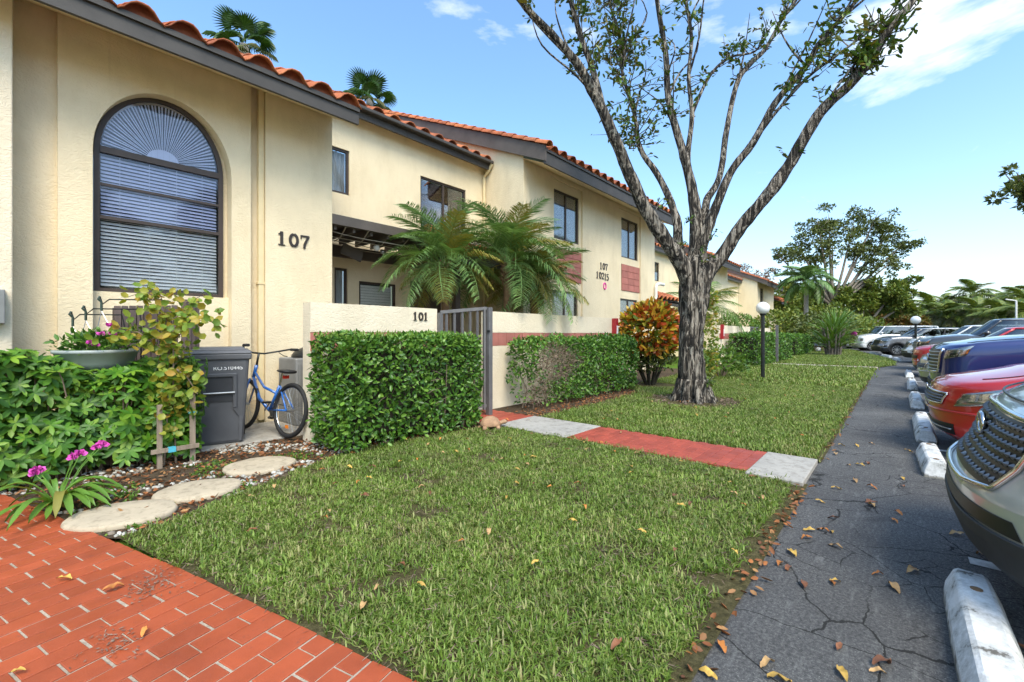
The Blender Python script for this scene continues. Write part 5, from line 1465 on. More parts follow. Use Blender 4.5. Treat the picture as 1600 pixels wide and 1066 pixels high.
# leafy twigs: short shoots leaving the limbs
tw = MB(); LP, LD, LF, LL = [], [], [], []
def shoot(p, d, ln, k, spread=.10, size=.115):
    p = Vector(p); d = Vector(d).normalized(); mid = p + d * ln * .5 + Vector((random.gauss(0, .06), random.gauss(0, .06), random.gauss(.03, .05))) * ln * 2; e = p + d * ln + Vector((0, 0, .08 * ln))
    tw.tube([p, mid, e], [.012, .008, .003], 5)
    for i in range(k):
        t = random.uniform(.3, 1.05); q = p.lerp(mid, t * 2) if t < .5 else mid.lerp(e, t * 2 - 1)
        LP.append(q + Vector((random.gauss(0, spread * .3),) * 1 + (random.gauss(0, spread * .3), random.gauss(0, spread * .3)))); LD.append(tuple(d * .5 + Vector((random.gauss(0, .7), random.gauss(0, .7), random.gauss(.1, .6)))))
        LF.append((random.gauss(0, .6), random.gauss(0, .6), 1)); LL.append(size * random.uniform(.7, 1.3))
def on(bk_, t):
    P = BR[bk_][0]; x = t * (len(P) - 1); i = min(int(x), len(P) - 2); return Vector(P[i]).lerp(Vector(P[i + 1]), x - i)
for i in range(150):    # the leafy upper part of the second limb
    t = random.uniform(.42, 1.0); p = on('B2', t)
    d = Vector((random.gauss(0, .7), random.gauss(0, .7), random.uniform(-.1, .9))); shoot(p, d, random.uniform(.25, .95), random.randint(8, 16), .12)
for b_, n_, lo, hi, ls in (('B1b', 34, .2, 1, .6), ('B1', 14, .55, 1, .4), ('B3', 26, .5, 1, .55), ('B3b', 24, .4, 1, .5), ('B3c', 26, .2, 1, .5), ('B4', 24, .5, 1, .5), ('B5', 30, .55, 1, .5), ('B5b', 34, .35, 1, .45), ('B6', 10, .3, .72, .28)):
    for i in range(n_):
        p = on(b_, random.uniform(lo, hi)); shoot(p, (random.gauss(0, .7), random.gauss(0, .7), random.uniform(0, 1)), random.uniform(.15, ls), random.randint(5, 11), .10)
for i in range(46):     # dense clump high on the right limb
    p = on('B6', random.uniform(.70, .84)); shoot(p, (random.gauss(0, .6), random.gauss(0, .6), random.uniform(-.3, .7)), random.uniform(.15, .42), random.randint(8, 14), .10, .12)
for p in ((8.5, 3.1, 2.9), (8.75, 2.72, 3.05), (8.6, 2.8, 2.6), (8.45, 3.0, 3.4), (7.9, 3.35, 3.6), (7.3, 3.6, 4.6), (8.9, 2.9, 2.9), (8.55, 2.7, .32), (8.62, 2.68, .30)):
    for q in range(3): shoot(p, (random.gauss(0, .6), random.gauss(-.5, .4), random.uniform(.2, 1)), random.uniform(.1, .28), random.randint(5, 9), .07, .075)
tag(tw.build('twigs', 'bark', tree), kind='stuff')
n = len(LP)
tag(leaves('foliage', [tuple(p) for p in LP], LD, LF, np.array(LL), np.array(LL) * .42, 'tree_leaf', tree, full=True, droop=.12), kind='stuff')
# creeper climbing the shaded side of the trunk
n = 330; a = RNG.uniform(-1.1, .5, n); z = RNG.uniform(.5, 2.1, n)
P = np.column_stack([8.73 + .36 * np.cos(a), 2.98 + .36 * np.sin(a) - .06, z])
cv = empty('trunk_creeper', (9.07, 2.9, 0), 'yellow-green creeper leaves climbing the right side of the tree trunk', 'vine')
tag(leaves('foliage', P, np.column_stack([np.cos(a) * .6, np.sin(a) * .6 - .3, RNG.normal(0, .7, n)]), np.column_stack([np.cos(a), np.sin(a), RNG.normal(.3, .3, n)]), RNG.uniform(.05, .09, n), RNG.uniform(.04, .06, n), 'vine_leaf', cv, full=True), kind='stuff')

# ---- palms
def frond_mesh(L, pairs, leaflet, droopk, mat, arch=.55, seg=2, width=.016, vee=.5, name='frond'):
    """pinnate frond along +X rising then arching down; leaflets in a shallow vee"""
    def rp(t): return np.array([L * (t - .12 * t * t), 0, L * arch * (t * .9 - 1.25 * t * t)])
    V, T = [], []
    k = 12
    for i in range(k + 1):
        t = i / k; p = rp(t); r = .012 * (1 - .85 * t) * L
        V += [p + np.array([0, -r, 0]), p + np.array([0, r, 0]), p + np.array([0, 0, -r])]
    for i in range(k):
        a = 3 * i
        for x, y in ((0, 1), (1, 2), (2, 0)): T += [(a + x, a + y, a + 3 + y), (a + x, a + 3 + y, a + 3 + x)]
    for i in range(pairs):
        t = .14 + .86 * (i + random.random() * .5) / pairs; p = rp(t); tg = rp(min(1, t + .02)) - rp(t - .02); tg = tg / np.linalg.norm(tg)
        ll = leaflet * (.45 + 1.5 * math.sin(PI * min(1, t * .95 + .08)) * .6) * random.uniform(.85, 1.1)
        for s_ in (-1, 1):
            sv = np.array([0, s_, 0.]); d = sv * .80 + tg * random.uniform(.45, .75) + np.array([0, 0, vee * random.uniform(.4, 1)]); d = d / np.linalg.norm(d)
            wv_ = np.cross(d, np.array([0, 0, 1.])); wv_ = wv_ / max(1e-5, np.linalg.norm(wv_)) * width * .5
            m_ = p + d * ll * .55 - np.array([0, 0, ll * droopk * .25]); e = p + d * ll * .95 - np.array([0, 0, ll * droopk])
            b0 = len(V); V += [p - wv_ * .6, p + wv_ * .6, m_ - wv_, m_ + wv_, e]
            T += [(b0, b0 + 1, b0 + 3), (b0, b0 + 3, b0 + 2), (b0 + 2, b0 + 3, b0 + 4)]
    me = bpy.data.meshes.new(name); me.from_pydata([tuple(v) for v in V], [], T); me.materials.append(MATS[mat]); me.update()
    return me
def palm(label, base, h, fronds, meshes, lean=(0, 0), tr=(.09, .07), mat='trunk_palm', name='palm_tree', scale=1.0, el=(-.65, 1.25), group=None, boots=True, shaft=None):
    p_ = empty(name, (base[0], base[1], base[2] if len(base) > 2 else 0), label, 'palm', group)
    zb = base[2] if len(base) > 2 else 0
    top = Vector((base[0] + lean[0], base[1] + lean[1], zb + h)); b0 = Vector((base[0], base[1], zb))
    k = 8; pts = [b0.lerp(top, i / k) + Vector((lean[0], lean[1], 0)) * (-.12 * math.sin(PI * i / k)) for i in range(k + 1)]
    rr = [tr[0] * (1.25 if i == 0 else 1) * (1 - i / k) + tr[1] * i / k for i in range(k + 1)]
    MB().tube(pts, rr, 12).build('trunk', mat, p_, smooth=True)
    if boots:
        bt = MB()
        for i in range(60):
            a = i * 2.4; z = top.z - .45 + .5 * i / 60; r = tr[1] * .95
            c_ = Vector((top.x + r * math.cos(a), top.y + r * math.sin(a), z)); o_ = Vector((math.cos(a), math.sin(a), .9)).normalized()
            bt.bar(c_, c_ + o_ * .09, .05, .02, (-math.sin(a), math.cos(a), 0))
        tag(bt.build('leaf_bases', 'trunk_fibre', p_), kind='stuff')
    if shaft: MB().tube([top - Vector((0, 0, shaft)), top - Vector((0, 0, shaft * .4)), top + Vector((0, 0, .1))], [tr[1] * 1.0, tr[1] * 1.15, tr[1] * .6], 12).build('crownshaft', 'bright_leaf', p_, smooth=True)
    o_ = org(p_)
    for i in range(fronds):
        a = i * 2.39996 + random.uniform(-.25, .25); t = (i + .5) / fronds
        e = el[1] + (el[0] - el[1]) * t + random.uniform(-.12, .12)
        me = meshes[i % len(meshes)] if not (t > .93 and len(meshes) > 2) else meshes[-1]
        f = bpy.data.objects.new('frond', me); link(f, p_)
        f.location = top + Vector((math.cos(a), math.sin(a), 0)) * tr[1] * .5 - o_
        f.rotation_euler = (random.uniform(-.25, .25), -e, a)
        s_ = scale * random.uniform(.85, 1.12); f.scale = (s_, s_, s_)
    return p_
PYG = [frond_mesh(1.35, 62, .31, .4, 'palm_leaf', .66, width=.014) for _ in range(3)] + [frond_mesh(1.2, 40, .28, .6, 'palm_yellow', .45)]
palm('pygmy date palm nearest the courtyard entry', (5.42, 6.35), 2.55, 42, PYG, (-.05, .0), (.07, .08), 'trunk_fibre', 'date_palm', 1.0, group='courtyard date palms')
palm('pygmy date palm in front of the house corner', (6.7, 6.0), 2.75, 46, PYG, (.05, .0), (.07, .085), 'trunk_fibre', 'date_palm', 1.12, group='courtyard date palms')
palm('pygmy date palm with drooping yellow frond over the patio wall', (7.6, 6.1), 2.35, 42, PYG, (.1, -.1), (.07, .085), 'trunk_fibre', 'date_palm', 1.0, group='courtyard date palms')
ARE = [frond_mesh(1.7, 44, .42, .7, 'bright_leaf', .75, vee=.2) for _ in range(2)] + [frond_mesh(1.6, 40, .4, .9, 'palm_yellow', .7, vee=.1)]
palm('feathery palm behind the trunk in front of the far houses', (20.6, 6.6), 2.2, 26, ARE, (0, 0), (.07, .07), 'trunk_palm', 'areca_palm', 1.15)
def fan_mesh(r, mat, segs=26, name='fan_frond'):
    V, T = [], []; b = .62
    V += [(-b * 1.0, -.008, 0), (-b, .008, 0), (0, -.014, 0), (0, .014, 0)]; T += [(0, 1, 3), (0, 3, 2)]
    for i in range(segs):
        a = R(-125 + 250 * i / (segs - 1)); ln = r * (.75 + .25 * math.cos(a * .6)); w = R(250 / segs) * .55
        d0 = (math.cos(a - w), math.sin(a - w)); d1 = (math.cos(a + w), math.sin(a + w)); dc = (math.cos(a), math.sin(a)); z = .03 * (1 if i % 2 else -1)
        k = len(V)
        V += [(0, 0, 0), (ln * .55 * d0[0], ln * .55 * d0[1], z), (ln * .55 * d1[0], ln * .55 * d1[1], -z), (ln * .8 * dc[0] , ln * .8 * dc[1], -.06 * r), (ln * dc[0], ln * dc[1], -.34 * r)]
        T += [(k, k + 1, k + 2), (k + 1, k + 3, k + 2), (k + 1, k + 4, k + 3), (k + 2, k + 3, k + 4)]
    me = bpy.data.meshes.new(name); me.from_pydata(V, [], T); me.materials.append(MATS[mat]); me.update(); return me
FANS = [fan_mesh(.95, 'fan_leaf'), fan_mesh(.9, 'fan_leaf'), fan_mesh(.85, 'fan_dry')]
def fan_palm(label, base, h, n, s=1.0):
    p_ = empty('fan_palm', (base[0], base[1], 0), label, 'palm', 'tall fan palms behind the roofs')
    MB().tube([(base[0], base[1], 0), (base[0] + .1, base[1], h * .5), (base[0], base[1], h)], [.30, .20, .18], 12).build('trunk', 'trunk_palm', p_, smooth=True)
    o_ = org(p_)
    for i in range(n):
        a = i * 2.4 + random.uniform(-.3, .3); t = (i + .5) / n; e = 1.35 - 2.1 * t + random.uniform(-.15, .15)
        f = bpy.data.objects.new('fan_frond', FANS[2 if t > .72 else i % 2]); link(f, p_)
        ax = Vector((math.cos(a) * math.cos(e), math.sin(a) * math.cos(e), math.sin(e)))
        f.location = Vector((base[0], base[1], h)) + ax * random.uniform(.75, 1.05) * s - o_
        f.rotation_euler = (random.uniform(-.5, .5), -e, a); k = s * random.uniform(.8, 1.1); f.scale = (k, k, k)
fan_palm('tall fan palm showing above the left house roof', (7.1, 22.3), 14.4, 18, .85)
fan_palm('tall fan palm showing above the middle house roof', (13.0, 21.6), 14.0, 18, .85)
CHR = [frond_mesh(2.3, 64, .6, .7, 'palm_leaf', .85, vee=.25, width=.06) for _ in range(2)] + [frond_mesh(2.2, 60, .6, .7, 'bright_leaf', .85, width=.06)]
palm('slender grey-trunked palm standing beyond the far hedges', (42.8, 5.6), 5.4, 22, CHR, (.15, 0), (.20, .15), 'trunk_palm', 'christmas_palm', .95, (-.7, 1.2), None, False, .8)

# ---- broad trees and shrubs in the distance
def crown_tree(label, base, h, clumps, leaf, mat, trunk=.25, dens=260, group=None, forks=3, cat='tree', name='broadleaf_tree', bmat='trunk_far', cr=1.0, full=False, tight=.42):
    """tree with forked trunk; clumps = list of (x, y, z, radius) in metres relative to the base"""
    t_ = empty(name, (base[0], base[1], 0), label, cat, group)
    B = Vector((base[0], base[1], 0)); mb = MB()
    fk = B + Vector((0, 0, h * .28))
    mb.tube([B, B.lerp(fk, .5) + Vector((.05, 0, 0)), fk], [trunk * 1.3, trunk, trunk * .9], 10)
    P, D = [], []
    for (x, y, z, r) in clumps:
        c = B + Vector((x, y, z)); m_ = fk.lerp(c, .5) + Vector((0, 0, -.15 * r))
        mb.tube([fk, m_, c, c + (c - m_) * .25], [trunk * .55, trunk * .35, trunk * .16, trunk * .05], 7)
        for q in range(5):
            e = c + Vector((random.gauss(0, .6), random.gauss(0, .6), random.uniform(-.3, .9))) * r * .8; mb.tube([c, c.lerp(e, .5) + Vector((0, 0, .05)), e], [trunk * .13, trunk * .08, trunk * .03], 5)
        sub = int(7 + r * 5)
        for q in range(sub):
            sc = np.array(c) + RNG.normal(0, .46, 3) * r * np.array([1, 1, .8]); sr = r * random.uniform(.5 * tight, tight); kx = int(dens * sr * sr * 6 / max(1, r * .9)) + 14
            d = rdir(kx, .2); P.append(sc + d * sr * RNG.uniform(.25, 1, (kx, 1)) * np.array([1.2, 1.2, .75])); D.append(d)
    mb.build('trunk', bmat, t_, smooth=True)
    P = np.concatenate(P); D = np.concatenate(D); n = len(P)
    tag(leaves('crown', P, norm(D + rdir(n, .1) * .9), norm(D * .4 + rdir(n, .9)), leaf * RNG.uniform(.7, 1.35, n), leaf * .55 * RNG.uniform(.8, 1.2, n), mat, t_, full=full), kind='stuff')
    return t_
# big open tree at the end of the row
crown_tree('tall open-crowned tree towering behind the far shrub', (59, 5.3), 15, [(-3.8, 4.0, 9.3, 1.6), (-2.2, 2.6, 10.5, 1.8), (-1.8, 1.0, 12.4, 1.9), (-.2, .3, 13.2, 2.0), (1.6, -1.6, 12.6, 2.1), (3.2, -3.4, 13.6, 1.9), (4.4, -4.4, 12.0, 1.8), (3.4, -3.4, 10.6, 1.9), (2.0, -2.0, 10.2, 1.7), (5.6, -5.8, 11.2, 1.5), (4.8, -4.8, 9.2, 1.4), (0, 0, 10.6, 1.8), (-.8, 1.4, 9.0, 1.5), (2.6, -3.0, 8.4, 1.2)], .30, 'olive_leaf', .34, 52, bmat='trunk_far', tight=.34)
crown_tree('rounded green tree below the tall open tree', (62, 3.2), 6, [(-1.5, 2.0, 5.6, 1.8), (1.0, -.6, 6.2, 2.0), (2.5, -2.6, 5.4, 1.8), (0, 0, 4.6, 2.0), (3.4, -3.6, 4.4, 1.5), (-2.8, 3.6, 5.0, 1.9), (-3.6, 5.6, 5.2, 2.0)], .36, 'far_leaf', .4, 120, group='trees beyond the car park')
crown_tree('bushy tree with reddish flowers beyond the cars', (74, .9), 5, [(-2, 1.6, 3.9, 1.7), (0, 0, 4.4, 1.9), (2, -1.6, 3.6, 1.7), (3, -3, 2.6, 1.5), (-2.5, 2.2, 2.2, 1.6), (1, -1, 2.2, 1.8)], .38, 'far_red', .35, 120, group='trees beyond the car park')
crown_tree('bare-twigged pale tree between the far roofs', (52, 12.5), 8.5, [(-1.4, 1.2, 7.4, 1.2), (0, 0, 8.0, 1.2), (1.2, -1.2, 7.4, 1.2), (.4, -.4, 6.4, 1.3)], .22, 'dry_leaf', .22, 24, bmat='conduit_white')
crown_tree('dense green tree behind the low far house', (50, 10.0), 5.5, [(-1.6, -.6, 4.4, 1.6), (1.4, -1.2, 4.0, 1.7), (4, -2.4, 4.2, 1.8), (7, -3.6, 3.4, 1.9), (2.2, -3.4, 2.4, 1.5), (5, -4, 2.0, 1.6), (-1, -3.6, 2.2, 1.2)], .34, 'far_leaf', .3, 130, group='trees beyond the car park')
random.seed(5)
ptree = [(-3, 78, .2), (-9.8, 84, .5), (-13, 90, .4), (-6, 92, .5)]
FARP = [frond_mesh(3.2, 44, .7, .8, 'far_leaf', .8, vee=.2, width=.085) for _ in range(2)] + [frond_mesh(3.0, 28, .7, .9, 'fan_dry', .7, width=.08)]
far = [(86.4, -7.7, 6.6, 'tallest palm breaking the tree line beyond the cars'), (82, -3.4, 4.2, 'left end palm of the distant palm row'), (78, -5.0, 3.2, 'short palm low in the distant row beside the lamp globe'), (76, -7.2, 3.6, 'palm behind the dark car roof'),
       (84, -10.4, 4.6, 'palm right of the tallest distant palm'), (80, -11.4, 4.9, 'full palm at the right edge of the distant row'), (88, -13.5, 5.6, 'high palm at the right picture edge'), (72, -8.6, 2.8, 'low palm in front of the distant row'), (90, -5.2, 5.2, 'small dark palm behind the tallest one'), (70, -10.4, 3.0, 'low palm at the right picture edge')]
for x, y, h_, lb in far: palm(lb, (x, y), h_, 20, FARP, (random.uniform(-.3, .3), 0), (.28, .2), 'trunk_palm', 'distant_palm', random.uniform(.95, 1.15), (-.8, 1.2), 'palms beyond the car park', False)
for k, (x, y, lb) in enumerate(((92, -1.0, 'dark hedge-like tree closing the gap left of the palms'), (95, -9, 'leafy tree behind the distant palm row'), (93, -16, 'leafy tree at far right behind the palms'), (88, 4.5, 'leafy tree behind the flowering tree'), (100, -24, 'leafy tree beyond the right picture edge'))):
    crown_tree(lb, (x, y), 5, [(-2.5, 2.2, 2.4, 2.2), (0, 0, 2.9, 2.3), (2, -2.4, 2.4, 2.2), (0, 0, 1.2, 2.0), (-1.6, -4.4, 2.2, 2.2), (0, 4, 1.6, 2.0)], .46, 'far_leaf', .3, 110, group='trees beyond the car park')
# tree whose branch tip hangs in from the right
crown_tree('dark leafy tree hanging in at the right picture edge', (27.5, -6.4), 9, [(-1.9, 2.9, 6.9, .75), (-1.5, 2.4, 6.4, .7), (-1.2, 1.2, 7.3, 1.1), (0, 0, 8.2, 1.7), (1.2, -1.4, 7.2, 1.8), (1, -1, 5.6, 1.5)], .20, 'olive_leaf', .25, 170)
# trees across the car park, behind the viewer; they show in window and paint reflections
for k_, (x, y) in enumerate(((-8, -24), (2, -27), (12, -25), (24, -28), (38, -30))):
    crown_tree('broad shade tree across the car park, behind the viewer', (x, y), 11, [(-2.5, 0, 7.5, 2.6), (2.4, .6, 8.0, 2.6), (0, -1, 10, 2.8), (0, 1.4, 6.4, 2.4), (-1.5, 1, 9, 2.2), (3, -1.5, 6, 2.0)], .5, 'olive_leaf', .35, 45, group='shade trees across the car park')
# strappy shrub clump on the lawn
big = empty('strap_shrub', (32.6, 2.9, 0), 'large dark green strappy shrub with pink blooms at the lawn end', 'shrub')
STR = []
for q in range(3):
    V, T = [], []; k = 6; ln = 1.9
    for i in range(k + 1):
        s = i / k; V += [(ln * (s - .18 * s * s), -.055 * (1 - s ** 2.2) - .002, ln * (.10 + .12 * q) * (s - 1.15 * s * s)), (ln * (s - .18 * s * s), .055 * (1 - s ** 2.2) + .002, ln * (.10 + .12 * q) * (s - 1.15 * s * s))]
    for i in range(k): T.append((2 * i, 2 * i + 1, 2 * i + 3, 2 * i + 2))
    me = bpy.data.meshes.new('strap_leaf'); me.from_pydata(V, [], T); me.materials.append(MATS['bright_leaf' if q else 'palm_leaf']); me.update(); STR.append(me)
bo = org(big)
for i in range(230):
    a = random.uniform(0, 2 * PI); z = random.uniform(.35, 1.9); e = random.uniform(.15, 1.3) * (.5 + z * .35); rr = random.uniform(.05, .75) * (1 - z * .2)
    f = bpy.data.objects.new('strap_leaf', STR[i % 3]); link(f, big)
    f.location = Vector((32.6 + math.cos(a) * rr, 2.9 + math.sin(a) * rr, z)) - bo; f.rotation_euler = (random.uniform(-.6, .6), -min(1.45, e), a); k = random.uniform(.55, .95); f.scale = (k, k, k)
cn = MB()
for i in range(16):
    a = 2 * PI * i / 16; cn.tube([(32.6 + .35 * math.cos(a), 2.9 + .35 * math.sin(a), 0), (32.6 + .45 * math.cos(a), 2.9 + .45 * math.sin(a), .9), (32.6 + .6 * math.cos(a), 2.9 + .6 * math.sin(a), 1.7)], [.05, .045, .03], 6)
cn.build('canes', 'trunk_far', big)
for p in ((33.2, 2.0, 1.35), (33.25, 1.95, 1.25), (33.3, 2.05, 1.3)): blossom(p, .16, big, 'petal_pink')
bush('low light green shrub at the foot of the tree behind the trunk', (14.0, 4.0, .35), (.85, .7, .55), 900, .13, 'bright_leaf', lw=.4, stems=14)
bush('flowering shrub with pale blooms by the second gate', (25.2, 6.3, 1.3), (1.5, 1.0, 1.1), 1500, .14, 'bright_leaf')
bush('dense shrub between the far hedge and the slender palm', (40.5, 7.0, 1.4), (3.5, 2.2, 1.9), 1900, .24, 'far_leaf', lw=.6)
bush('dark shrub mass behind the strappy clump', (39.5, 4.4, 1.1), (3.0, 2.4, 1.7), 2200, .24, 'olive_leaf', lw=.6)
bush('dark shrub under the tall open tree', (50, 4.6, 1.4), (5.0, 3.0, 2.4), 2400, .30, 'far_leaf', lw=.6)
bush('leafy shrub between the tall tree and the cars', (58, 3.4, 1.2), (4.5, 3.2, 2.0), 2000, .32, 'far_leaf', lw=.6)
wo_ = empty('white_ornament', (38.6, 4.3, 0), 'small white round lawn ornament by the far hedge', 'ornament')
MB().lathe((38.6, 4.3, 0), [(.10, 0), (.16, .06), (.19, .16), (.15, .27), (.07, .33), (0, .34)], 14).build('body', 'globe_white', wo_, smooth=True)
MB().lathe((38.52, 4.15, .17), [(.05, 0), (.04, .05), (0, .06)], 10, (-.5, -.8, .1)).build('opening', 'trim_grey', wo_)
# street lamps
def lamp(x, y, zc, r, label):
    l_ = empty('street_lamp', (x, y, 0), label, 'lamp post', 'globe lamp posts')
    MB().lathe((x, y, 0), [(.075, 0), (.075, .03), (.052, .05), (.05, zc - r * .9), (.05, zc - r * .9)], 16).build('post', 'black_metal', l_, smooth=False)
    MB().lathe((x, y, zc - r * 1.02), [(.055, -.03), (.085, 0), (.085, .035), (.05, .04)], 16).build('collar', 'black_metal', l_)
    MB().lathe((x, y, zc), [(0, -r)] + [(r * math.cos(R(a)), r * math.sin(R(a))) for a in range(-75, 76, 15)] + [(0, r)], 24).build('globe', 'globe_white', l_, smooth=True)
lamp(14.05, 2.86, 2.03, .175, 'black lamp post with white globe on the lawn before the clipped hedge')
lamp(31.0, -.72, 2.02, .21, 'lamp post with white globe standing among the far parked cars')
pl = empty('parking_light', (60, -8.1, 0), 'tall thin white lamp pole with bent arm beyond the cars', 'lamp post')
MB().tube([(60, -8.1, 0), (60, -8.1, 4.3)], .07, 8).build('pole', 'conduit_white', pl); MB().tube([(60, -8.1, 4.3), (59.6, -7.4, 4.45)], .05, 8).build('arm', 'conduit_white', pl)
# ================================================================ CARS
def make_car(label, u, v, yaw, s):
    """s: L W H zh(hood front) zb(belt) D n(nose plan) clr ws(windshield base) rf(roof front) rr rb wb(axles) paint ..."""
    g = lambda k, d=None: s.get(k, d)
    L, W, H = g('L'), g('W'), g('H'); zh, zb, D, n = g('zh'), g('zb'), g('D', .55), g('n', 2.8); clr = g('clr', .20); hw = W / 2
    car = empty('parked_car', (u, v, 0), label, 'car', 'cars parked along the footpath', rz=R(90) + yaw)
    ORG[car.name] = Vector((u, v, 0))
    paint = g('paint')
    Dr = .45
    out = []            # plan outline: (x, y, tag, theta)
    for i in range(41):
        th = -PI / 2 + PI * i / 40; sn, cs = math.sin(th), math.cos(th)
        out.append((-D + D * abs(cs) ** (2 / n), hw * math.copysign(abs(sn) ** (2 / n), sn)))
    xs = np.linspace(-D, -L + Dr, 66)[1:-1]
    for x in xs: out.append((x, hw))
    for i in range(17):
        th = PI / 2 - PI * i / 16; sn, cs = math.sin(th), math.cos(th)
        out.append((-L + Dr - Dr * abs(cs) ** (2 / 4), hw * math.copysign(abs(sn) ** (2 / 4), sn)))
    for x in xs[::-1]: out.append((x, -hw))
    M = len(out)
    prof = g('prof', [(clr, .16, .07), (clr + .06, .07, .03), (clr + .16, .02, .008), (.48, .0, .0), (.62, .0, .0), (zh - .16, .012, .004), (zh - .07, .035, .012), (zh - .02, .075, .03), (zh, .13, .055)])
    Z = [p[0] for p in prof]; FI = [p[1] for p in prof]; WI = [p[2] for p in prof]
    def ip(z, A_):
        if z <= Z[0]: return A_[0]
        for i in range(len(Z) - 1):
            if z <= Z[i + 1]: t = (z - Z[i]) / (Z[i + 1] - Z[i]); return A_[i] * (1 - t) + A_[i + 1] * t
        return A_[-1]
    def rise(x, z):
        t = max(0, min(1, -x / g('rise_len', 1.25))); t = t * t * (3 - 2 * t)
        return (zb - zh) * t * max(0, (z - .45) / (zh - .45)) ** 1.3
    def lvl(i, z, inset_x=0.0, inset_y=0.0):
        x, y = out[i]; wf = max(0, min(1, (x + D) / D)); wr = max(0, min(1, (-L + Dr - x) / Dr))
        x2 = x - (ip(z, FI) + inset_x) * wf ** .5 + (ip(z, FI) * .7 + inset_x) * wr ** .5
        y2 = y * (1 - (ip(z, WI) + inset_y) / hw)
        return (x2, y2, z + rise(x, z))
    ax = [-g('ax', .92), -g('ax', .92) - g('wb', 2.7)]; ra = g('ra', .39); wr_ = g('wr', .345)
    zs = sorted(set(Z + list(np.linspace(clr, zh, 15))))
    vs = []
    for z in zs:
        for i in range(M):
            x, y, zz = lvl(i, z)
            if abs(out[i][1]) > hw * .995:
                for a in ax:
                    if (x - a) ** 2 + (zz - wr_) ** 2 < ra * ra: y *= (1 - .26 / hw)
            vs.append((x, y, zz))
    K = len(zs)
    fs = [(k * M + i, k * M + (i + 1) % M, (k + 1) * M + (i + 1) % M, (k + 1) * M + i) for k in range(K - 1) for i in range(M)]
    # hood and deck closing over the top
    base = (K - 1) * M
    tl = [.10, .28, .5, .75, 1.0]
    for t in tl:
        for i in range(M):
            x, y, z = lvl(i, zh); fr_ = 1 - math.exp(x / .35) if x < 0 else 0
            vs.append((x - .05 * t * max(0, min(1, (x + D) / D)), y * (1 - t), z + g('crown', .085) * (1 - (1 - t) ** 2.2) * max(0, fr_)))
    for k in range(len(tl)):
        for i in range(M): fs.append((base + k * M + i, base + k * M + (i + 1) % M, base + (k + 1) * M + (i + 1) % M, base + (k + 1) * M + i))
    MB().add(vs, fs).build('body', paint, car, smooth=True, local=True)
    # wheel housings and wheels
    for a in ax:
        for s_ in (-1, 1):
            mbx = MB().tube([(a + ra * 1.0 * math.cos(R(q)), s_ * (hw - .005), wr_ + ra * 1.0 * math.sin(R(q))) for q in range(-18, 199, 12)], .028 if g('clad') else .016, 6)
            mbx.build('arch_lip', 'cladding' if g('clad') else paint, car, local=True, smooth=True)
            wc = (a, s_ * (hw - .24), wr_)
            ty = MB().lathe((a, s_ * (hw - .235) - .0, wr_), [(wr_ * .64, -.10), (wr_ * .93, -.10), (wr_, -.07), (wr_, .07), (wr_ * .93, .10), (wr_ * .66, .105), (wr_ * .64, .06)], 28, (0, s_, 0)).build('wheel', 'rubber', car, local=True, smooth=True)
            rm = MB(); rm.lathe((a, s_ * (hw - .20), wr_), [(0, .05), (.055, .05), (.06, .03)], 16, (0, s_, 0))
            for q in range(10):
                an = 2 * PI * q / 10 + (.16 if q % 2 else -.16) * 0
                c_, sn = math.cos(an), math.sin(an); r0, r1 = .05, wr_ * .64
                rm.bar((a + r0 * c_, s_ * (hw - .165), wr_ + r0 * sn), (a + r1 * c_, s_ * (hw - .16), wr_ + r1 * sn), .022, .035, (0, s_, 0))
            rm.lathe((a, s_ * (hw - .23), wr_), [(wr_ * .63, 0), (wr_ * .66, .09), (wr_ * .62, .09), (wr_ * .58, 0)], 24, (0, s_, 0))
            rm.build('rim', 'dull_metal', ty, local=True)
            MB().lathe((a, s_ * (hw - .29), wr_), [(0, 0), (ra * .97, .0), (ra * .97, .02)], 22, (0, s_, 0)).build('wheel_well', 'grille_black', car, local=True)
    # greenhouse
    wsx, rfx, rrx, rbx = -g('ws'), -g('rf'), -g('rr'), -g('rb'); zr = H - .055; w0, w1 = hw - .075, hw - g('tumble', .22)
    def gh(t, i, N=64):
        # outline of the cabin at level t (0 belt, 1 roof edge), i-th of N points, front centre at 0
        a = 2 * PI * i / N; c_, sn = math.cos(a), math.sin(a); e = .34
        xf = wsx + (rfx - wsx) * t ** .9; xr = rbx + (rrx - rbx) * t; ww = w0 + (w1 - w0) * t ** 1.4
        px = math.copysign(abs(c_) ** e, c_); py = math.copysign(abs(sn) ** e, sn)
        x = (xf + xr) / 2 + (xf - xr) / 2 * px - .16 * (1 - abs(py)) * 0; x -= (.16 if px > 0 else -.10) * abs(py) ** 3 * abs(px) ** 2
        bz = zh + rise(x, zh) + .0
        return (x, ww * py, (bz - .03) * (1 - t) + zr * t - (.03 if t > .99 else 0) * 0)
    N = 64; tl = [0, .2, .4, .6, .8, 1.0]
    v_ = [gh(t, i) for t in tl for i in range(N)]
    f_ = [(k * N + i, k * N + (i + 1) % N, (k + 1) * N + (i + 1) % N, (k + 1) * N + i) for k in range(len(tl) - 1) for i in range(N)]
    MB().add(v_, f_).build('windows', 'car_glass', car, local=True, smooth=True)
    mbi = MB()
    for sx in (.36, .60):
        xm = wsx + (rbx - wsx) * sx
        for sy in (-1, 1): mbi.box(xm - .25, xm + .25, sy * .42 - .24, sy * .42 + .24, .4, zb + .05); mbi.box(xm - .28, xm - .16, sy * .42 - .23, sy * .42 + .23, zb, zb + .32)
    mbi.build('seats', 'seat_dark', car, local=True)
    rv = [gh(1.0, i) for i in range(N)]; cx_ = (rfx + rrx) / 2
    vv = []
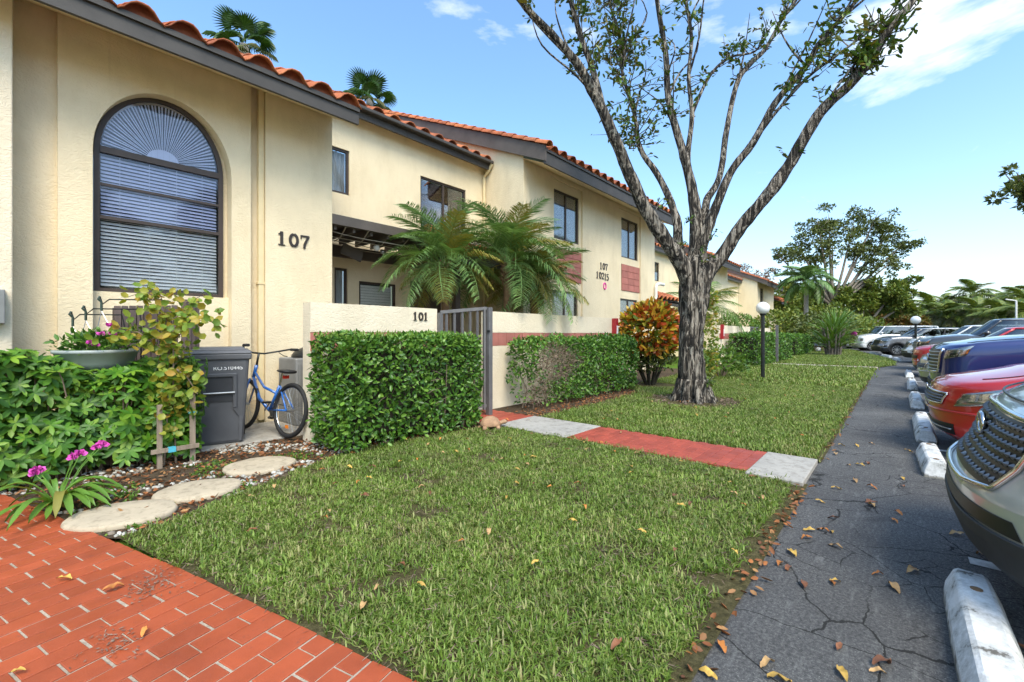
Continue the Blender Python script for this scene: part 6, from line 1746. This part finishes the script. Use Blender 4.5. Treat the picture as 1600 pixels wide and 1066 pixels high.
    for t, dz in ((0, 0), (.06, .03), (.3, .05), (.65, .06), (1, .062)):
        for (x, y, z) in rv: vv.append((x + (cx_ - x) * t * .9, y * (1 - t), z + dz * g('roofk', 1)))
    ff = [(k * N + i, k * N + (i + 1) % N, (k + 1) * N + (i + 1) % N, (k + 1) * N + i) for k in range(4) for i in range(N)]
    MB().add(vv, ff).build('roof', g('roof_paint', paint), car, local=True, smooth=True)
    # pillars follow the cabin outline
    def pillar(idx, w, mat, t0=0, t1=1.0):
        for sgn in (1, -1):
            pts = []
            for t in np.linspace(t0, t1, 7):
                x, y, z = gh(t, idx); pts.append((x, sgn * (abs(y) + .004), z))
            MB().tube(pts, w, 6).build('pillar', mat, car, local=True, smooth=True)
    pillar(7, .034, paint); pillar(16, .032, 'cladding'); pillar(21, .032, 'cladding'); pillar(26, .05, paint)
    for sgn in (1, -1):
        pts = [gh(.02, i) for i in range(5, 28)]; MB().tube([(x, sgn * (abs(y) + .008), z + .02) for x, y, z in pts], .012, 5).build('belt_trim', g('trim', 'cladding'), car, local=True)
        pts = [gh(1.0, i) for i in range(6, 28)]; MB().tube([(x, sgn * abs(y), z + .0) for x, y, z in pts], .026, 6).build('roof_rail', g('rail', paint), car, local=True, smooth=True)
        # door seams and handles, mirror
        mx_, my_, mz_ = gh(.12, 8)
        mm = MB(); c_ = Vector((mx_ - .10, sgn * (abs(my_) + .14), mz_ + .07))
        mm.lathe((c_.x, c_.y, c_.z), [(0, -.13), (.06, -.12), (.085, -.05), (.085, .05), (.06, .11), (0, .12)], 14, (0, 1, 0)); mm.bar((mx_ - .08, sgn * abs(my_), mz_ + .0), (c_.x, c_.y, c_.z - .03), .05, .03)
        mi = mm.build('mirror', g('mirror', paint), car, local=True, smooth=True)
    # front details are laid on the nose surface
    def F(th, z, off=.006):
        th = R(th); sn, cs = math.sin(th), math.cos(th); e = 1e-3
        def base_(t_):
            s2, c2 = math.sin(t_), math.cos(t_)
            x = -D + D * abs(c2) ** (2 / n); y = hw * math.copysign(abs(s2) ** (2 / n), s2) if s2 else 0
            wf = max(0, min(1, (x + D) / D)); return Vector((x - ip(z, FI) * wf ** .5, y * (1 - ip(z, WI) / hw), 0))
        p = base_(th); q = base_(th + e) - base_(th - e); nr = Vector((q.y, -q.x, 0)); nr = nr.normalized() if nr.length > 1e-9 else Vector((1, 0, 0))
        if nr.x < 0: nr = -nr
        x0 = p.x
        return Vector((p.x, p.y, z + rise(x0, z))) + nr * off
    def patch(name, pts, mat, par, off=.008, m=0, thick=.0):
        """four corners (theta, z): lower-in, lower-out, upper-out, upper-in"""
        (a, b, c, d) = pts; vs = []; m = max(8, int(abs(b[0] - a[0]) / 3.2))
        for i in range(m + 1):
            for j in range(m + 1):
                s1, t1 = i / m, j / m
                th = (a[0] * (1 - s1) + b[0] * s1) * (1 - t1) + (d[0] * (1 - s1) + c[0] * s1) * t1; z = (a[1] * (1 - s1) + b[1] * s1) * (1 - t1) + (d[1] * (1 - s1) + c[1] * s1) * t1
                edge_ = min(s1, 1 - s1, t1, 1 - t1)
                vs.append(F(th, z, off if edge_ > .01 else off * .4))
        return MB().add(vs, [(i * (m + 1) + j, (i + 1) * (m + 1) + j, (i + 1) * (m + 1) + j + 1, i * (m + 1) + j + 1) for i in range(m) for j in range(m)]).build(name, mat, par, local=True, smooth=True)
    for spec_ in g('patches', []):
        name_, pts, mat_, off, mir = spec_
        for sg in ((1, -1) if mir else (1,)):
            P_ = [(sg * t_, z_) for t_, z_ in pts]
            patch(name_, P_, mat_, car, off)
    for spec_ in g('bars', []):           # tubes on the nose: (name, [(th,z)...], radius, mat, mirrored)
        name_, pts, r_, mat_, mir = spec_
        for sg in ((1, -1) if mir else (1,)):
            dn_ = [((1 - q / 8) * pts[k][0] + q / 8 * pts[k + 1][0], (1 - q / 8) * pts[k][1] + q / 8 * pts[k + 1][1]) for k in range(len(pts) - 1) for q in range(8)] + [pts[-1]]
            MB().tube([F(sg * t_, z_, .012) for t_, z_ in dn_], r_, 8).build(name_, mat_, car, local=True, smooth=True)
    if g('scales'):
        t0, t1, z0, z1, nt_, nz = g('scales')
        sc = MB()
        for j in range(nz):
            for i in range(nt_ + (j % 2)):
                th = t0 + (t1 - t0) * (i + .5 - .5 * (j % 2)) / nt_; z = z0 + (z1 - z0) * (j + .5) / nz
                c_ = F(th, z, .010); rr = (z1 - z0) / nz * .62
                k = len(sc.v); tip = F(th, z + rr * .15, .026); ring = [F(th + (t1 - t0) / nt_ * .28 * math.cos(q * PI / 3), z + rr * .62 * math.sin(q * PI / 3), .009) for q in range(6)]
                sc.add(ring + [tip], [(q, (q + 1) % 6, 6) for q in range(6)])
        sc.build('grille_cells', 'grille_scale', car, local=True)
    if g('emblem'):
        z_, r_ = g('emblem'); c_ = F(0, z_, .026)
        pts = [(c_.x + .003, r_ * 1.25 * math.cos(2 * PI * q / 28), c_.z + r_ * .82 * math.sin(2 * PI * q / 28)) for q in range(28)]
        eb = MB().tube(pts, r_ * .16, 8, closed=True).build('emblem', 'chrome', car, local=True, smooth=True)
        MB().lathe((c_.x - .012, 0, c_.z), [(0, 0), (r_ * .85, 0)], 20, (1, 0, 0)).build('emblem_disc', 'grille_black', eb, local=True)
        for sy in (-1, 1): MB().bar((c_.x + .002, sy * r_ * .45, c_.z - r_ * .52), (c_.x + .002, sy * r_ * .20, c_.z + r_ * .52), r_ * .16, .012, (1, 0, 0)).build('emblem_bar', 'chrome', eb, local=True)
        MB().bar((c_.x + .002, -r_ * .35, c_.z - r_ * .12), (c_.x + .002, r_ * .35, c_.z + r_ * .12), r_ * .16, .012, (1, 0, 0)).build('emblem_bar', 'chrome', eb, local=True)
    # sills
    for s_ in (-1, 1):
        MB().box(ax[1] + ra + .02, ax[0] - ra - .02, s_ * (hw - .02) - .03, s_ * (hw - .02) + .03, clr - .01, clr + .12).build('sill', 'cladding' if g('clad') else paint, car, local=True, bevel=.015)
    MB().box(-L + .5, -.45, -hw + .25, hw - .25, clr - .03, clr + .2).build('underbody', 'grille_black', car, local=True)
    mbp = MB().box(-L - .0, -L + .02, -.26, .26, .62, .74); mbp.build('rear_plate', 'print_white', car, local=True)
    # hood shut lines along the wings and doors on the side
    for sg in (1, -1):
        pts = []
        for x in np.linspace(-.30, -g('ws') - .05, 14):
            i0 = min(range(41, 41 + len(xs)), key=lambda q: abs(out[q][0] - x)) if x < -D else min(range(20, 41), key=lambda q: abs(out[q][0] - x))
            xx, yy, zz = lvl(i0, zh); t = .17; fr_ = 1 - math.exp(xx / .35)
            pts.append((xx, sg * abs(yy) * (1 - t), zz + g('crown', .085) * (1 - (1 - t) ** 2.2) * fr_ + .001))
        MB().tube(pts, .005, 5).build('hood_seam', 'grille_black', car, local=True)
        for xd in (-g('ws') - .12, -g('ws') - 1.2, -g('ws') - 2.15):
            MB().tube([(xd, sg * (hw - ip(z, WI)) + sg * .001, z + rise(xd, z)) for z in np.linspace(clr + .12, zh - .01, 9)], .0035, 5).build('door_seam', 'grille_black', car, local=True)
        for xd in (-g('ws') - 1.05, -g('ws') - 2.0):
            z = zh - .12; MB().box(xd - .11, xd + .11, sg * hw - .012, sg * hw + .03, z + rise(xd, z) - .018, z + rise(xd, z) + .018).build('door_handle', paint, car, local=True, bevel=.008)
    return car
LAMPS = lambda z0, z1, t0=50, t1=78, dz=.03: [('headlight', [(t0, z0), (t1, z0 + .02), (t1 + 3, z1 + dz), (t0 + 6, z1)], 'lamp_body', .010, True)]
suv1 = dict(L=4.75, W=1.89, H=1.70, zh=1.02, zb=1.13, D=.62, n=2.7, clr=.24, ws=1.25, rf=2.0, rr=4.35, rb=4.7, wb=2.78, ax=.95, paint='paint_silver', clad=True, rail='dull_metal', trim='chrome', wr=.36, ra=.41,
            prof=[(.24, .11, .06), (.30, .05, .03), (.40, .012, .008), (.48, .0, .0), (.58, .005, .0), (.63, .05, .0), (.72, .11, .004), (.86, .16, .012), (.95, .21, .025), (1.02, .31, .06)],
            patches=[('grille', [(-30, .62), (30, .62), (36, .90), (-36, .90)], 'grille_black', .006, False),
                     ('lower_bumper', [(-72, .245), (72, .245), (72, .46), (-72, .46)], 'cladding', .014, False), ('bumper_corner', [(72, .245), (86, .27), (86, .56), (72, .46)], 'cladding', .014, True),
                     ('lower_intake', [(-48, .468), (48, .468), (44, .535), (-44, .535)], 'grille_black', .005, False),
                     ('fog_recess', [(62, .49), (78, .50), (78, .64), (64, .62)], 'lamp_dark', .006, True),
                     ('headlight', [(36, .80), (74, .85), (82, .96), (38, .915)], 'lamp_body', .010, True), ('headlight_lens', [(35, .795), (75, .845), (83, .965), (37, .92)], 'lamp_lens', .022, True)],
            bars=[('grille_surround', [(-36, .91), (-33, .75), (-30, .625), (-14, .60), (0, .595), (14, .60), (30, .625), (33, .75), (36, .91)], .013, 'chrome', False), ('grille_top', [(-36, .91), (-16, .92), (0, .925), (16, .92), (36, .91)], .014, 'chrome', False),
                  ('fog_trim', [(61, .63), (60, .48), (72, .475), (80, .50), (81, .62)], .010, 'chrome', True), ('hood_seam', [(-70, .985), (-40, .975), (0, .97), (40, .975), (70, .985)], .006, 'grille_black', False)],
            scales=(-31, 31, .635, .895, 19, 7), emblem=(.83, .062))
make_car('silver SUV with black honeycomb grille nearest the camera', 3.40, -.215, 0, suv1)
sed = dict(L=4.6, W=1.80, H=1.44, zh=.80, zb=.98, D=.70, n=2.5, clr=.17, ws=1.35, rf=2.25, rr=3.7, rb=4.45, wb=2.7, ax=.95, paint='paint_red', wr=.32, ra=.365, rise_len=1.4,
           patches=[('grille', [(-34, .56), (34, .56), (38, .66), (-38, .66)], 'grille_black', .008, False), ('lower_intake', [(-40, .24), (40, .24), (44, .36), (-44, .36)], 'grille_black', .008, False),
                    ('headlight', [(46, .55), (76, .60), (82, .74), (52, .68)], 'lamp_body', .010, True), ('headlight_lens', [(45, .545), (77, .595), (83, .745), (51, .685)], 'lamp_lens', .02, True), ('fog_recess', [(62, .28), (78, .30), (78, .42), (64, .40)], 'grille_black', .008, True)],
           bars=[('grille_trim', [(-38, .665), (-34, .56), (0, .545), (34, .56), (38, .665)], .010, 'chrome', False), ('grille_trim', [(-38, .67), (0, .68), (38, .67)], .010, 'chrome', False), ('bumper_crease', [(-80, .50), (-40, .49), (0, .485), (40, .49), (80, .50)], .012, 'paint_red', False), ('intake_blade', [(-40, .30), (0, .295), (40, .30)], .008, 'dull_metal', False)],
           scales=(-34, 34, .565, .655, 26, 3), emblem=(.69, .04))
make_car('bright red sedan with clear headlights second from the camera', 7.15, -.27, 0, sed)
blue = dict(L=4.8, W=1.95, H=1.74, zh=1.13, zb=1.22, D=.5, n=2.9, clr=.28, ws=1.3, rf=1.95, rr=4.4, rb=4.75, wb=2.85, ax=.95, paint='paint_blue', clad=True, wr=.37, ra=.42, rail='dull_metal',
            patches=[('grille', [(-40, .70), (40, .70), (44, 1.06), (-44, 1.06)], 'grille_black', .010, False), ('lower_bumper', [(-70, .285), (70, .285), (70, .55), (-70, .55)], 'cladding', .02, False),
                     ('headlight', [(50, .90), (80, .96), (86, 1.10), (54, 1.05)], 'lamp_body', .012, True), ('headlight_eye', [(58, .925), (72, .945), (76, 1.02), (60, 1.0)], 'lamp_dark', .018, True), ('side_marker', [(74, .955), (82, .985), (84, 1.06), (77, 1.03)], 'lamp_amber', .02, True), ('headlight_lens', [(49, .895), (81, .955), (87, 1.105), (53, 1.055)], 'lamp_lens', .028, True)],
            bars=[('grille_trim', [(-44, 1.07), (-40, .70), (0, .68), (40, .70), (44, 1.07)], .02, 'chrome', False)] + [('grille_bar', [(-42, .74 + .055 * q), (0, .73 + .055 * q), (42, .74 + .055 * q)], .010, 'dull_metal', False) for q in range(6)], emblem=(.90, .07))
make_car('dark blue SUV with amber side marker third from the camera', 10.5, -.42, 0, blue)
sil2 = dict(sed, paint='paint_silver2', bars=[('grille_trim', [(-38, .665), (-34, .56), (0, .545), (34, .56), (38, .665)], .010, 'chrome', False), ('bumper_crease', [(-80, .50), (0, .485), (80, .50)], .012, 'paint_silver2', False)], L=4.7)
make_car('silver sedan with low nose beyond the blue SUV', 13.75, -.36, 0, sil2)
red2 = dict(sed, paint='paint_red2', zh=.90, zb=1.03, H=1.50, ws=1.2, rf=1.9, rr=3.6, rb=4.2, L=4.3, scales=None, bars=[('bumper_crease', [(-80, .50), (0, .485), (80, .50)], .012, 'paint_red2', False)], patches=sed['patches'] + [('bumper_insert', [(46, .30), (76, .34), (78, .54), (48, .54)], 'print_white', .012, True)])
make_car('red hatchback with red roof and mirror midway along the row', 18.6, -.35, 0, red2)
dark = dict(blue, paint='paint_dark', H=1.82, zh=1.10, zb=1.22, clad=True, L=5.0, rr=4.6, rb=4.95, wb=3.0)
make_car('dark grey SUV with high roof behind the red hatchback', 22.2, -.45, 0, dark)
whi = dict(suv1, paint='paint_white', scales=None, emblem=None, H=1.68, rail='paint_white')
make_car('white SUV past the dark grey SUV', 27.2, -.15, .06, whi)
gre = dict(suv1, paint='paint_grey', scales=None, emblem=None, H=1.66)
make_car('mid grey SUV with visible front wheel where the lot bends', 35.5, 1.15, .30, gre)
van = dict(L=5.4, W=2.0, H=1.92, zh=1.10, zb=1.26, D=.4, n=3.0, clr=.25, ws=.95, rf=1.5, rr=5.1, rb=5.3, wb=3.2, ax=.9, paint='paint_white', wr=.36, ra=.42, patches=LAMPS(.75, .95), bars=[], tumble=.14)
make_car('long white van at the far end of the row', 44.0, 2.6, .4, van)
make_car('white sedan behind the long van', 50.0, 3.9, .45, dict(sed, paint='paint_white', scales=None, emblem=None))
# ================================================================ GROUND COVER
def inside(poly, x, y):
    c = np.zeros(len(x), bool); n = len(poly); j = n - 1
    for i in range(n):
        xi, yi = poly[i]; xj, yj = poly[j]
        m = ((yi > y) != (yj > y)) & (x < (xj - xi) * (y - yi) / (yj - yi + 1e-12) + xi)
        c ^= m; j = i
    return c
def blades(name, pts, ln, wd, parent=None, kind='stuff', lean=.75):
    """tapered bent grass blades: 5 vertices, 3 triangles each"""
    n = len(pts); a = RNG.uniform(0, 2 * PI, n); L = ln * RNG.uniform(.55, 1.35, n); W = wd * RNG.uniform(.7, 1.3, n); k = RNG.uniform(.25, 1.0, n) * lean
    d = np.column_stack([np.cos(a), np.sin(a)]); s_ = np.column_stack([-np.sin(a), np.cos(a)])
    V = np.zeros((n, 5, 3)); up = np.sqrt(np.maximum(.05, 1 - (k * .85) ** 2))
    V[:, 0, :2] = pts[:, :2] - s_ * W[:, None] / 2; V[:, 1, :2] = pts[:, :2] + s_ * W[:, None] / 2
    m = pts[:, :2] + d * (L * k * .42)[:, None]; e = pts[:, :2] + d * (L * k * 1.0)[:, None]
    V[:, 2, :2] = m - s_ * W[:, None] * .45; V[:, 3, :2] = m + s_ * W[:, None] * .45; V[:, 4, :2] = e
    z0 = pts[:, 2]
    V[:, 0, 2] = z0; V[:, 1, 2] = z0; V[:, 2, 2] = z0 + L * up * .6; V[:, 3, 2] = z0 + L * up * .6; V[:, 4, 2] = z0 + L * up * (.95 - .35 * k)
    T = np.array([[0, 1, 3], [0, 3, 2], [2, 3, 4]]); tri = (np.arange(n)[:, None, None] * 5 + T[None]).reshape(-1, 3)
    o = npmesh(name, V.reshape(-1, 3), tri, 'turf_blade', parent)
    return tag(o, kind=kind)
def vnoise(x, y, sc, off=0.0):
    return np.array([noise.noise(Vector((a * sc + off, b * sc, off))) for a, b in zip(x, y)])
def lawn_points(poly, n, box, z, edge_noise=.0, rej=None):
    x = RNG.uniform(box[0], box[1], n); y = RNG.uniform(box[2], box[3], n)
    m = inside(poly, x, y); x, y = x[m], y[m]
    if rej is not None:
        m = rej(x, y); x, y = x[m], y[m]
    return np.column_stack([x, y, np.full(len(x), z)])
# tufts: cluster centres, several blades each
def tufts(poly, ncl, per, box, z, spread, rej=None):
    c = lawn_points(poly, ncl, box, z, rej=rej); p = np.repeat(c, per, 0); p[:, :2] += RNG.normal(0, spread, (len(p), 2)); return p[inside([(q[0], q[1]) for q in poly], p[:, 0], p[:, 1]) | (RNG.random(len(p)) < .35)]
def rej1(x, y):
    ed = x * math.cos(BA) + y * math.sin(BA) - 1.285 + np.where(y > 2.6, (y - 2.6) * .03, 0)
    return (vnoise(x, y, 2.3) + .6 * vnoise(x, y, 6.5, 3.0) + RNG.normal(0, .25, len(x)) > -.34) & (ed > .035 + .05 * vnoise(x, y, 5.0, 7.0) + RNG.normal(0, .015, len(x))) & (y > .655 + .03 * vnoise(x, y, 6.0, 2.0))
g1 = tufts(LAWN1, 36000, 7, (.4, 4.7, .5, 4.6), .010, .020, rej1)
blades('grass_near', g1, .044, .0056, lean=1.05)
g1b = tufts(LAWN1, 3400, 7, (.4, 4.7, .5, 4.6), .010, .010, rej1)
blades('grass_tall_tufts', g1b, .066, .009, lean=1.05)
def rej2(x, y):
    dt = np.hypot(x - 8.74, y - 2.98); dc = np.hypot(x - 10.72, y - 4.6)
    w_ = (x > 21.15) & (x < 22.15)
    return (dt > .95 + RNG.normal(0, .12, len(x))) & (dc > .6) & ~w_ & ~((y > 4.0) & (x < 9.6) & (RNG.random(len(x)) < .6))
g2 = tufts(LAWN2, 26000, 7, (5.35, 13, .5, 5.2), .011, .03, rej2)
blades('grass_beyond_walkway', g2, .058, .0085, lean=.9)
g3 = tufts(LAWN2, 26000, 5, (13, 45, -.1, 7), .011, .06, rej2)
blades('grass_far', g3, .10, .020, lean=.75)
# thatch and clippings
n = 10000
x = RNG.uniform(.4, 4.7, n); y = RNG.uniform(.5, 4.6, n); m = inside(LAWN1, x, y); P = np.column_stack([x[m], y[m], RNG.uniform(.015, .042, m.sum())])
tag(leaves('dry_thatch', P, rdir(len(P)) * np.array([1, 1, .3]), rdir(len(P), 1), .05, .004, 'dry_leaf'), kind='stuff')
# litter along the lawn edge and mulch in the beds
def litter(name, pts, ln, mat='litter', flat=.35):
    n = len(pts); o = leaves(name, pts, RNG.normal(size=(n, 3)) * np.array([1, 1, flat]), RNG.normal(size=(n, 3)) * .45 + np.array([0, 0, 1]), ln * RNG.uniform(.6, 1.3, n), ln * .45 * RNG.uniform(.8, 1.3, n), mat, fold=.3, full=True, droop=.2)
    return tag(o, kind='stuff')
n = 230; x = np.concatenate([1.2 + 3.2 * RNG.random(130) ** .8, RNG.uniform(5.4, 15, 100)]); y = .60 + RNG.normal(0, .026, n)
litter('edge_leaf_litter', np.column_stack([x, y, RNG.uniform(.012, .035, n)]), .05)
n = 5200; BED = [(.02, 5.2), (.47, 3.72), (.80, 3.78), (1.0, 3.9), (1.35, 4.04), (1.72, 4.27), (2.05, 4.34), (2.5, 4.52), (4.28, 4.32), (4.45, 4.1), (4.5, 5.2), (2.4, 5.2), (2.4, 5.7), (-.1, 5.7)]
x = RNG.uniform(-.6, 4.6, n); y = RNG.uniform(3.7, 6.0, n); m = inside(BED, x, y); x, y = x[m], y[m]
litter('bed_leaf_litter', np.column_stack([x, y, RNG.uniform(.012, .03, len(x))]), .045)
n = 900; a = RNG.uniform(0, 2 * PI, n); r = np.abs(RNG.normal(.55, .25, n)) + .25
litter('tree_base_litter', np.column_stack([8.74 + r * np.cos(a), 2.98 + r * np.sin(a), np.full(n, .02)]), .05, 'dry_leaf')
n = 900; x = RNG.uniform(5.4, 10, n); y = 4.2 + np.abs(RNG.normal(0, .3, n))
litter('hedge_leaf_litter', np.column_stack([x, y, np.full(n, .02)]), .045)
# white pebbles in the bed
def pebbles(name, pts, r):
    V, T = [], []
    base = np.array([(1, 0, 0), (0, 1, 0), (-1, 0, 0), (0, -1, 0), (.6, .6, .55), (-.6, .6, .6), (-.6, -.6, .5), (.6, -.6, .6), (0, 0, .8)])
    tri = np.array([(0, 1, 4), (1, 5, 4), (1, 2, 5), (2, 6, 5), (2, 3, 6), (3, 7, 6), (3, 0, 7), (0, 4, 7), (4, 5, 8), (5, 6, 8), (6, 7, 8), (7, 4, 8)])
    n = len(pts); a = RNG.uniform(0, 6.28, n); s_ = r * RNG.uniform(.5, 1.4, (n, 3)); c_, sn = np.cos(a), np.sin(a)
    q = base[None] * s_[:, None]; X = q[..., 0] * c_[:, None] - q[..., 1] * sn[:, None]; Y = q[..., 0] * sn[:, None] + q[..., 1] * c_[:, None]
    V = np.stack([X, Y, q[..., 2]], -1) + pts[:, None]; tr = (np.arange(n)[:, None, None] * 9 + tri[None]).reshape(-1, 3)
    return tag(npmesh(name, V.reshape(-1, 3), tr, 'pebble', smooth=False), kind='stuff')
n = 2300; x = RNG.uniform(-.3, 3.2, n); y = RNG.uniform(3.7, 5.8, n); m = inside(BED, x, y) & (vnoise(x, y, 1.7, 4.0) > -.05); x, y = x[m], y[m]
pebbles('white_pebbles', np.column_stack([x, y, np.full(len(x), .010)]), .020)
# low weeds between the stones
n = 700; x = RNG.uniform(.3, 2.2, n); y = RNG.uniform(3.8, 5.2, n); m = inside(BED, x, y) & (vnoise(x, y, 2.6, 9.0) > .12); P = np.column_stack([x[m], y[m], np.full(m.sum(), .015)]); P = np.repeat(P, 5, 0); P[:, :2] += RNG.normal(0, .025, (len(P), 2))
tag(leaves('bed_weeds', P, rdir(len(P), .6), rdir(len(P), 1), .03, .018, 'bright_leaf'), kind='stuff')

# fallen leaves one by one
def fallen_mesh(k):
    r_ = random.Random(k); L, W = .075, .03; vs = []
    for i in range(7):
        s = i / 6; w = W * math.sin(PI * min(1, s * .92 + .06)) ** .8; x = L * (s - .5); zc = .012 * math.sin(PI * s) * r_.uniform(.3, 1.3) + .010 * s * r_.uniform(-.5, 1)
        vs += [(x, -w / 2, zc + .008 * r_.uniform(.3, 1.3)), (x, 0, zc), (x, w / 2, zc + .008 * r_.uniform(.2, 1.3))]
    fs = []
    for i in range(6): a = 3 * i; fs += [(a, a + 3, a + 4, a + 1), (a + 1, a + 4, a + 5, a + 2)]
    me = bpy.data.meshes.new('fallen_leaf'); me.from_pydata(vs, [], fs); me.materials.append(MATS[['fallen_orange', 'fallen_yellow', 'fallen_brown', 'fallen_tan'][k % 4]]); me.polygons.foreach_set('use_smooth', [True] * 12); me.update(); return me
FM = [fallen_mesh(k) for k in range(8)]
def fallen(x, y, z, where, s=1.0):
    o = bpy.data.objects.new('fallen_leaf', random.choice(FM)); link(o); o.location = (x, y, z); o.rotation_euler = (random.uniform(-.25, .25), random.uniform(-.25, .25), random.uniform(0, 6.28)); k = s * random.uniform(.7, 1.25); o.scale = (k, k, k)
    tag(o, 'dry fallen leaf lying on the ' + where, 'leaf', 'fallen leaves on the ' + where)
for i in range(46):
    u = 1.75 + 5.2 * random.random() ** 1.6; fallen(u, random.uniform(-.12, .56), .006, 'black asphalt footpath')
for i in range(8): fallen(random.uniform(2.6, 4.2), random.uniform(-.75, -.2), .006, 'black asphalt footpath')
for i in range(16):
    b_ = random.uniform(1.6, 4.6); a_ = random.uniform(.05, 1.2); p = EL * a_ + EH * b_
    if p.x > .02: fallen(p.x, p.y, .030, 'red brick path', .9)
lp = lawn_points(LAWN1, 400, (.6, 4.5, .7, 4.4), .05)
for q in lp[:75]: fallen(q[0], q[1], .056, 'near lawn', .75)
lp = lawn_points(LAWN2, 900, (5.4, 12, .7, 4.2), .05)
for q in lp[:45]: fallen(q[0], q[1], .06, 'lawn beyond the walkway', .8)
for q in range(5): fallen(random.uniform(4.55, 5.3), random.uniform(1.2, 4.9), .05, 'gate walkway', .8)
# clods of dirt swept onto the bricks
dn = 260; c0 = np.array([[.30, 2.45], [.52, 2.92], [.45, 2.85]])[RNG.choice(3, dn)]; dp = c0 + RNG.normal(0, .07, (dn, 2)) * np.array([.6, 1.2])
tag(leaves('dirt_scatter', np.column_stack([dp, np.full(dn, .024)]), RNG.normal(size=(dn, 3)) * np.array([1, 1, .15]), RNG.normal(size=(dn, 3)) * .3 + np.array([0, 0, 1]), .018, .006, 'twig_core_dark' if False else 'dry_leaf'), kind='stuff')
